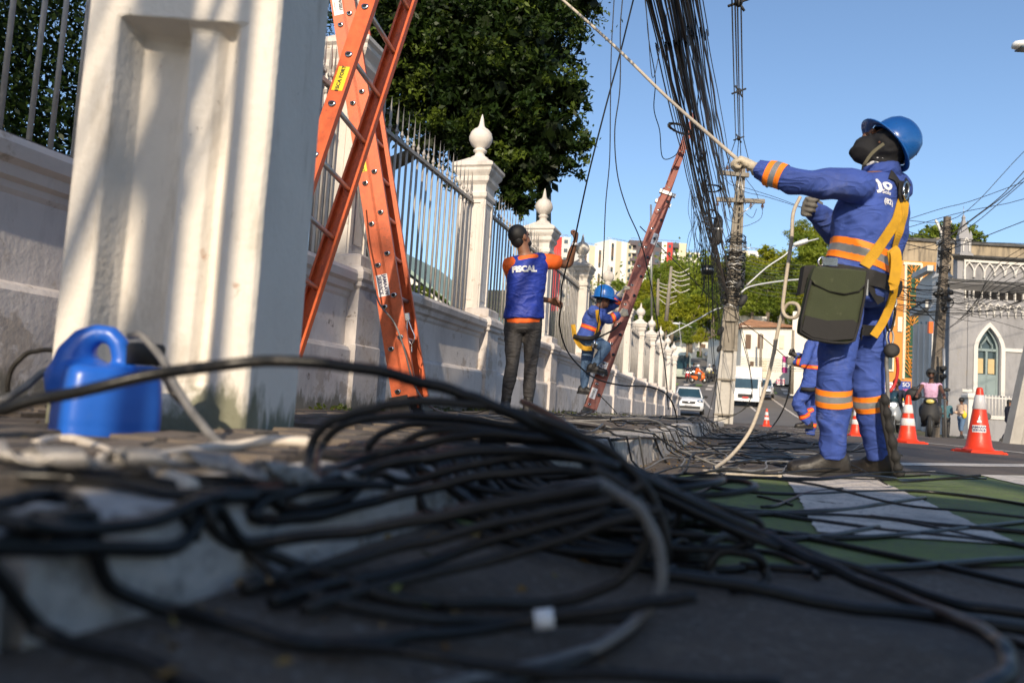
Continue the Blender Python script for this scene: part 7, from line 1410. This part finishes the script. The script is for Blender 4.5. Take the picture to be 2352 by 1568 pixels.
for x0_, x1_, y0_, y1_, d_, lb in ((1530, 1542, 712, 612, 60, 'slim concrete pole in front of the hillside trees, left'), (1510, 1512, 700, 640, 70, 'shorter concrete pole beside the slim one on the hillside'), (1818, 1822, 880, 758, 66, 'dark wooden pole by the banners on the hill street'), (1746, 1748, 860, 766, 80, 'dark pole covered in wires before the clay roofed house'), (1497, 1495, 720, 470, 40, 'thin grey metal post standing behind the red ladder')):
    t = thing('utility_pole', lb, 'utility pole', D(x0_, y0_, d_)); mb = MB(); mb.tube([D(x0_, y0_+25, d_), D(x1_, y1_, d_)], [.16, .10] if d_ > 45 else [.05, .05], 8); mb.build('shaft', conc if d_ > 45 else steel, t)
    if 'hillside' in lb:
        for k_ in range(5): mb = MB(); rs = np.random.RandomState(k_); mb.tube(crs([D(x1_, y1_+8+k_*9, d_), D(x1_+20, y1_+14+k_*10+rs.uniform(-6, 6), d_), D(x1_+42, y1_+4+k_*12, d_)], 4), .03, 4); mb.build('wire', cols['g'], t)
# ---- cast shade: street trees, a pole and an added truck standing on the street behind the camera
def street_tree(label, c, h, r, n, seed, rz=.75, ls=.16):
    c = Vector(c); t = thing('tree', label, 'tree', c); mb = MB(); trunk(mb, c-UP*.1, c+UP*(h-r*.5), .2, .12); rs = np.random.RandomState(seed); bb = []
    for i in range(10): a = rs.uniform(0, 6.28); q = rs.uniform(0, .6)*r; bb.append(((c.x+q*math.cos(a), c.y+q*math.sin(a), c.z+h+rs.uniform(-.4, .5)*r*rz), (r*rs.uniform(.3, .5),)*2+(r*rs.uniform(.25, .4),)))
    for b in bb[:5]: trunk(mb, c+UP*(h-r*.7), b[0], .08, .03, .5)
    mb.build('trunk', bark_m, t); leaves('crown', bb, n, ls, leaf_mid, t, seed, clus=26, shell=.2, csize=.25); return t
# ================================================================ vehicles
tail_m = mat('tail_lamp', (.5, .02, .02), .3); plate = mat('number_plate', (.55, .57, .62), .4)
def car(label, px, py, d, rz, col, L=3.9, W=1.7, H=1.5, suv=0, on=False):
    b = D(px, py, d); t = thing('car', label, 'car', b, rz)
    M = t.matrix_basis; mb = MB()      # local: -Y is the front
    secs = [(-L/2, .30, .55, .62), (-L/2+.06, .22, .66, .80), (-L/2+.5, .18, .82, .86), (-L*.21, .18, .93, .88), (L*.10, .18, .95, .88), (L*.36, .18, .95, .87), (L/2-.12, .22, .93, .82), (L/2, .34, .80, .72)]
    rings = []
    for y, z0, z1, w in secs:
        w = w*W/1.76; rings.append([Vector(p) for p in ((-w*.92, y, z0), (-w, y, z0+.14), (-w, y, (z0+z1)/2), (-w*.97, y, z1-.07), (-w*.82, y, z1), (0, y, z1+.035), (w*.82, y, z1), (w*.97, y, z1-.07), (w, y, (z0+z1)/2), (w, y, z0+.14), (w*.92, y, z0))])
    mb.loft(rings, True, True); mb.xf(M); body = mb.build('body', col, t)
    mb = MB(); cab = [(-L*.22, .90, .90, .78), (-L*.06, .92, H-.06, .62), (L*.05, .92, H, .62), (L*.28, .92, H-.02, .61), (L*.44, .93, .97, .70)]; rings = []
    for y, z0, z1, w in cab: w = w*W/1.76; rings.append([Vector(p) for p in ((-w*1.12, y, z0), (-w, y, z1-.05), (-w*.88, y, z1), (w*.88, y, z1), (w, y, z1-.05), (w*1.12, y, z0))])
    mb.loft(rings, True, False); mb.xf(M); mb.build('windows', glass_c, t)
    mb = MB(); mb.loft([[Vector(p) for p in ((-w, y, z-.02), (-w, y, z+.035), (w, y, z+.035), (w, y, z-.02))] for y, z, w in ((-L*.065, H-.06, .56), (L*.05, H, .60), (L*.28, H-.02, .59))], True, True)
    for s in (-1, 1):
        mb.tube([(s*.76*W/1.76, -L*.20, .92), (s*.60*W/1.76, -L*.06, H-.05)], .035, 6); mb.tube([(s*.66*W/1.76, L*.10, .94), (s*.60*W/1.76, L*.10, H-.02)], .04, 6)
    mb.xf(M); mb.build('roof', col, t)
    for s in (-1, 1):
        mb = MB(); mb.ell((s*.62*W/1.76, -L/2+.16, .70), (.17, .16, .085)); mb.xf(M); mb.build('headlight', lamp_on if on else chrome, t)
        mb = MB(); mb.ell((s*.97*W/1.76, -L*.17, 1.0), (.11, .06, .07)); mb.xf(M); mb.build('mirror', black_m, t)
        for y in (-L*.31, L*.30):
            mb = MB(); mb.tube([(s*.70*W/1.76, y, .31), (s*.885*W/1.76, y, .31)], .31, 18); mb.xf(M); w_ = mb.build('wheel', tyre_m, t); mb = MB(); mb.tube([(s*.885*W/1.76, y, .31), (s*.90*W/1.76, y, .31)], .2, 12); mb.xf(M); mb.build('rim', steel, w_)
    for nm, z0, z1, w, mm in (('grille', .56, .68, .36, black_m), ('lower_grille', .30, .42, .62, black_m), ('plate', .46, .54, .22, plate)):
        mb = MB(); mb.box((0, -L/2-.015, (z0+z1)/2), (w*2, .05, z1-z0)); mb.xf(M); mb.build(nm, mm, t)
    mb = MB(); mb.ell((0, -L/2-.035, .62), (.07, .02, .05)); mb.xf(M); mb.build('emblem', chrome, t); return t
silver = mat('silver_paint', (.55, .58, .63), .25, .05, 3, metal=.3, coat=.5); navyp = mat('dark_paint', (.03, .035, .06), .25, coat=.5); redp = mat('red_paint', (.35, .02, .02), .25, coat=.5)
car('white hatchback driving towards the camera beside the end of the wall', 1580, 950, 46, .07, wht, H=1.50)
car('silver car following to the right behind the white truck', 1752, 912, 66, -.05, silver)
car('blue grey car waiting behind the motorcycles', 1592, 868, 96, .1, silver); car('dark car beside the bus front on the hill', 1582, 858, 104, .1, navyp)
car('white pickup truck parked across the top of the street', 1706, 834, 108, PI/2, wht, 5.0, 1.8, 1.7); car('white car at the top of the street left of the pole', 1648, 823, 118, -PI/2+.2, wht)
# box truck
tb = D(1711, 935, 56); tr = thing('truck', 'white box truck with red number plate driving towards the camera', 'truck', tb, -.03); M = tr.matrix_basis
mb = MB(); mb.loft([[Vector(p) for p in ((-w, y, .45), (-w, y, zt_*.6), (-w*.95, y, zt_), (w*.95, y, zt_), (w, y, zt_*.6), (w, y, .45))] for y, w, zt_ in ((-.02, .84, 1.25), (.05, .92, 1.35), (.28, .95, 2.05), (.6, .95, 2.15), (1.5, .95, 2.2))]); mb.xf(M); mb.build('cab', wht, tr)
mb = MB(); mb.loft([[Vector(p) for p in ((-.80, -.012+.015, 1.33), (.80, .003, 1.33), (.80, .05, 1.33), (-.80, .05, 1.33))], [Vector(p) for p in ((-.82, .245, 2.0), (.82, .245, 2.0), (.82, .30, 2.0), (-.82, .30, 2.0))]], True, False); mb.xf(M); mb.build('windscreen', glass_c, tr)
mb = MB(); mb.b2(-1.05, 1.05, 1.7, 6.2, .85, 2.95); mb.xf(M); bx_ = mb.build('cargo_box', mat('box_white', (.66, .63, .60), .5), tr); mb = MB(); mb.b2(-1.06, 1.06, 1.68, 6.22, 2.93, 2.98); mb.xf(M); mb.build('box_rim', cols['g'], bx_)
mb = MB(); mb.b2(-.95, .95, -.10, .02, .42, .72); mb.xf(M); mb.build('bumper', wht, tr); mb = MB(); mb.b2(-.5, .5, -.13, -.02, .66, .92); mb.xf(M); mb.build('grille', black_m, tr); mb = MB(); mb.b2(-.2, .2, -.15, -.13, .62, .74); mb.xf(M); pl2 = mb.build('plate', red_m, tr)
for s in (-1, 1):
    mb = MB(); mb.ell((s*.74, -.06, .88), (.12, .06, .10)); mb.xf(M); mb.build('headlight', lamp_on, tr); mb = MB(); mb.box((s*1.08, .2, 1.65), (.14, .08, .34)); mb.tube([(s*.92, .25, 1.9), (s*1.08, .2, 1.85)], .02, 5); mb.xf(M); mb.build('mirror', black_m, tr)
    for y in (.75, 4.8): mb = MB(); mb.tube([(s*.70, y, .38), (s*.95, y, .38)], .38, 16); mb.xf(M); mb.build('wheel', tyre_m, tr)
# bus front peeping out behind the last pillar
bb_ = D(1560, 872, 88); bs = thing('bus', 'white bus whose front shows just right of the last pillar', 'bus', bb_, .25); M = bs.matrix_basis
mb = MB(); mb.loft([[Vector(p) for p in ((-w, y, .35), (-w, y, 2.9), (-w*.9, y, 3.05), (w*.9, y, 3.05), (w, y, 2.9), (w, y, .35))] for y, w in ((0, 1.1), (.15, 1.22), (9, 1.25))]); mb.xf(M); mb.build('body', mat('bus_paint', (.62, .70, .62), .3, coat=.4), bs); mb = MB(); mb.b2(-1.0, 1.0, -.03, .04, 1.2, 2.7); mb.b2(1.2, 1.26, 1, 8.5, 1.4, 2.4); mb.xf(M); mb.build('windows', glass_c, bs)
for s in (-1, 1):
    mb = MB(); mb.ell((s*.85, -.0, .75), (.16, .06, .1)); mb.xf(M); mb.build('headlight', lamp_on, bs); mb = MB(); mb.tube([(s*.9, 1.9, .45), (s*1.27, 1.9, .45)], .45, 16); mb.xf(M); mb.build('wheel', tyre_m, bs)
# ---- motorcycles with riders
def moto(label, px, py, d, rz, col, k=1.0, scooter=False, lit=False, grp=None, glass=False):
    b = D(px, py, d); t = thing('motorcycle', label, 'motorcycle', b, rz, grp); t.scale = (k,)*3; M = t.matrix_basis
    def bd_(mb, nm, mt, par=t): mb.xf(M); return mb.build(nm, mt, par)
    for y in (-.64, .62):
        mb = MB(); mb.tube([(-.05, y, .29), (0, y, .29), (.05, y, .29)], [.27, .295, .27], 20); w_ = bd_(mb, 'wheel', tyre_m); mb = MB(); mb.tube([(-.056, y, .29), (.056, y, .29)], .16, 12); bd_(mb, 'rim', steel, w_)
    mb = MB()
    for s in (-1, 1): mb.tube([(s*.08, -.64, .29), (s*.09, -.50, .72)], .028, 7)
    bd_(mb, 'fork', black_m)
    mb = MB(); mb.loft([[Vector(p) for p in ((-w, y, z0), (-w*1.1, y, (z0+z1)/2), (-w*.6, y, z1), (w*.6, y, z1), (w*1.1, y, (z0+z1)/2), (w, y, z0))] for y, w, z0, z1 in ((-.70, .06, .50, .60), (-.60, .19, .42, .86), (-.48, .21, .36, .96), (-.38, .14, .30, .98))]); bd_(mb, 'front_shield', col)
    mb = MB(); mb.loft([[Vector(p) for p in ((-w, y, z0), (-w, y, z1), (w, y, z1), (w, y, z0))] for y, w, z0, z1 in ((-.40, .16, .28, .34), (-.05, .17, .28, .36), (.08, .15, .30, .70), (.5, .13, .42, .72), (.80, .05, .62, .74))]); bd_(mb, 'frame', col)
    mb = MB(); mb.loft([[Vector(p) for p in ((-w, y, z), (-w*.8, y, z+.08), (w*.8, y, z+.08), (w, y, z))] for y, w, z in ((-.02, .10, .70), (.2, .14, .72), (.75, .12, .78))]); bd_(mb, 'seat', black_m)
    mb = MB(); mb.tube(crs([(-.37, -.36, 1.02), (-.2, -.46, 1.03), (0, -.48, 1.0), (.2, -.46, 1.03), (.37, -.36, 1.02)], 4), .018, 7); bd_(mb, 'handlebar', black_m)
    mb = MB(); mb.ell((0, -.56, .94), (.16, .10, .09)); bd_(mb, 'cowl', col); mb = MB(); mb.ell((0, -.65, .92), (.10, .04, .06)); bd_(mb, 'headlight', lamp_on if lit else mat('lamp_amber', (.5, .42, .12), .3))
    for s in (-1, 1):
        mb = MB(); mb.tube([(s*.25, -.44, 1.04), (s*.34, -.46, 1.22)], .008, 5); mb.ell((s*.38, -.46, 1.25), (.08, .02, .05)); bd_(mb, 'mirror', black_m)
    if glass: 
        mb = MB(); mb.loft([[Vector(p) for p in ((-w, y, z), (0, y-.06, z), (w, y, z), (0, y-.04, z))] for y, z, w in ((-.58, .95, .18), (-.48, 1.35, .12))]); bd_(mb, 'windshield', glass_c)
    mb = MB(); mb.tube([(.12, .1, .30), (.14, .5, .30), (.15, .78, .36)], [.03, .05, .05], 8); bd_(mb, 'exhaust', steel)
    def q(x, y, z): return M @ Vector((x, y, z))
    return t, q
def rider(label, q, o, k=1.0, d=34, grp=None):
    J = dict(head=q(0, .02, 1.66), neck=q(0, .08, 1.46), sl=q(-.20, .10, 1.38), sr=q(.20, .10, 1.38), el=q(-.30, -.12, 1.16), er=q(.30, -.12, 1.16), wl=q(-.33, -.32, 1.06), wr=q(.33, -.32, 1.06), hl=q(-.10, .24, .86), hr=q(.10, .24, .86), kl=q(-.20, -.18, .72), kr=q(.20, -.18, .72), al=q(-.17, -.04, .34), ar=q(.17, -.04, .34))
    f = nz(q(0, -1, 0)-q(0, 0, 0)); l = nz(q(1, 0, 0)-q(0, 0, 0)); J['tl'] = J['al']+f*.15-UP*.05; J['tr'] = J['ar']+f*.15-UP*.05; J['foot'] = q(0, .24, .80)
    oo = dict(face=f, crown=UP, vox=.022, k=k, hand_l=dict(d=f, n=-UP, t=l, curl=(50, 60, 40)), hand_r=dict(d=f, n=-UP, t=-l, curl=(50, 60, 40))); oo.update(o); R = person(label, J, oo, grp)
    mb = MB(); mb.ell(J['head']+UP*.04*k-f*.015, (.13*k, .155*k, .14*k), R['H'], 16, 10); me = mb.mesh('helmet', o.get('helm', black_m)); b = bmesh.new(); b.from_mesh(me)
    c = J['head']; bmesh.ops.delete(b, geom=[fc for fc in b.faces if (fc.calc_center_median()-c).dot(f) > .075*k and -.12*k < (fc.calc_center_median()-c).z < .055*k or (fc.calc_center_median()-c).z < -.10*k], context='FACES'); b.transform(wmx(R['t']).inverted()); b.to_mesh(me); b.free(); h = bpy.data.objects.new('helmet', me); COL.objects.link(h); h.parent = R['t']; sf = h.modifiers.new('s', 'SOLIDIFY'); sf.thickness = .02
    return R
pinkm = mat('lilac_vest', (.55, .34, .50), .8, .08, 10)
_, q1 = moto('black scooter ridden towards the camera by a man in a lilac top', 2136, 1003, 21.0, -.22, black_m, .98)
R1 = rider('man in a black open helmet and lilac sleeveless top riding the black scooter', q1, dict(skin=skin_d, beard=hair_m, shirt=pinkm, sleeve=.10, sfat=.006, afat=.004, trousers=jean_k, tlen=.55, tfat=.02, shoe=black_m, vox=.014, slow=-.1), .98)
bg2 = thing('delivery_bag', 'dark round bag slung beside the scooter rider\'s hip', 'bag', q1(-.42, .2, 1.1)); mb = MB(); mb.ell(q1(-.42, .15, 1.12), (.20, .16, .17), None, 14, 9); mb.build('bag_body', black_m, bg2); mb = MB(); mb.tube(crs([q1(-.38, .2, 1.25), q1(-.2, .2, 1.45), q1(0, .25, 1.35)], 4), .015, 5); mb.build('strap', strap_k, bg2)
_, q2 = moto('grey maxi scooter with bright headlights, right behind the big worker', 2057, 994, 27, -.30, mat('pearl_grey', (.20, .22, .24), .3, coat=.5), 1.0, lit=True, glass=True)
rider('rider in dark jacket and helmet on the grey maxi scooter', q2, dict(skin=skin_d, shirt=navy, trousers=jean_k, shoe=black_m))
mg_ = 'motorcycles waiting behind the painted crossing uphill'
for i, (px, py, d, rz, cl, lb, hc, sc2) in enumerate(((1603, 880, 78, 1.2, ora_m, 'orange motorcycle crossing in front of the group', wht, orange_c), (1578, 876, 82, .1, redp, 'red motorcycle with lit headlamp at the left of the group', black_m, navy), (1592, 874, 84, .1, black_m, 'black motorcycle in the middle of the group', hood_m, navy), (1628, 876, 84, .05, black_m, 'dark motorcycle right of the orange one', wht, cols['g']), (1637, 876, 86, .05, black_m, 'dark motorcycle at the right end, next to the pole', hair_m, navy))):
    _, qq = moto(lb, px, py, d, rz, cl, 1.0, lit=i in (1, 2), grp=mg_); rider('rider on the ' + lb.split(',')[0], qq, dict(skin=skin_d, shirt=sc2, trousers=jean_k, shoe=black_m, vox=.035, helm=hc), 1.0, grp='riders waiting uphill')
# ================================================================ street behind the camera that casts the shade, with a truck added for it
street_tree('leafy street tree behind the camera shading the road', (5.2, -9.4, 0), 4.3, 2.5, 26000, 61)
street_tree('second leafy street tree behind the camera at the far right', (9.6, -8.0, 0), 4.9, 3.2, 24000, 63)
street_tree('big street tree outside the picture shading the gothic building', (18.2, 29, 0), 9.5, 5.2, 15000, 66, .9, .30)
street_tree('second big street tree outside the picture at the right', (23, 32, 0), 9.5, 5.0, 12000, 67, .9, .30)
street_tree('thin crowned tall tree behind the camera striping the road', (4.4, -16, 0), 12.5, 2.8, 4200, 68, .6)
street_tree('tree behind the camera whose crown dapples the long wall', (-1.2, -12.0, .1), 8.6, 2.1, 3000, 65)
pb = thing('utility_pole', 'pole on the pavement edge just behind the camera', 'utility pole', (-.80, -1.7, .1)); mb = MB(); pole_I(mb, Vector((-.80, -1.7, 0)), 6.5, .13, .11, .12, .11); mb.build('shaft', conc, pb)
pb = thing('sign_post', 'slim metal post on the pavement edge just behind the camera', 'post', (-.655, -1.5, .1)); mb = MB(); mb.tube([(-.655, -1.5, 0), (-.655, -1.5, 4.5)], [.024, .024], 10); mb.build('shaft', steel, pb)
vt = thing('shade_truck', 'white box truck added on the road behind the camera to shade the foreground', 'truck', (1.45, -2.3, 0), PI); M = vt.matrix_basis  # unseen truck, added to keep the sun off the foreground road
mb = MB(); mb.b2(-1.2, 1.2, 0, 3.9, .75, 2.78); mb.xf(M); mb.build('cargo_box', wht, vt); mb = MB(); mb.loft([[Vector(p) for p in ((-1.0, y, .4), (-1.0, y, z), (1.0, y, z), (1.0, y, .4))] for y, z in ((4.0, 2.3), (5.0, 2.3), (5.6, 1.4), (5.9, 1.2))]); mb.xf(M); mb.build('cab', wht, vt)
for s in (-1, 1):
    for y in (.9, 4.9): mb = MB(); mb.tube([(s*.75, y, .42), (s*1.05, y, .42)], .42, 16); mb.xf(M); mb.build('wheel', tyre_m, vt)
    mb = MB(); mb.b2(s*.8-.1, s*.8+.1, -.04, .0, .8, 1.05); mb.xf(M); mb.build('tail_lamp', tail_m, vt)
del_k['kind'] = 'structure'
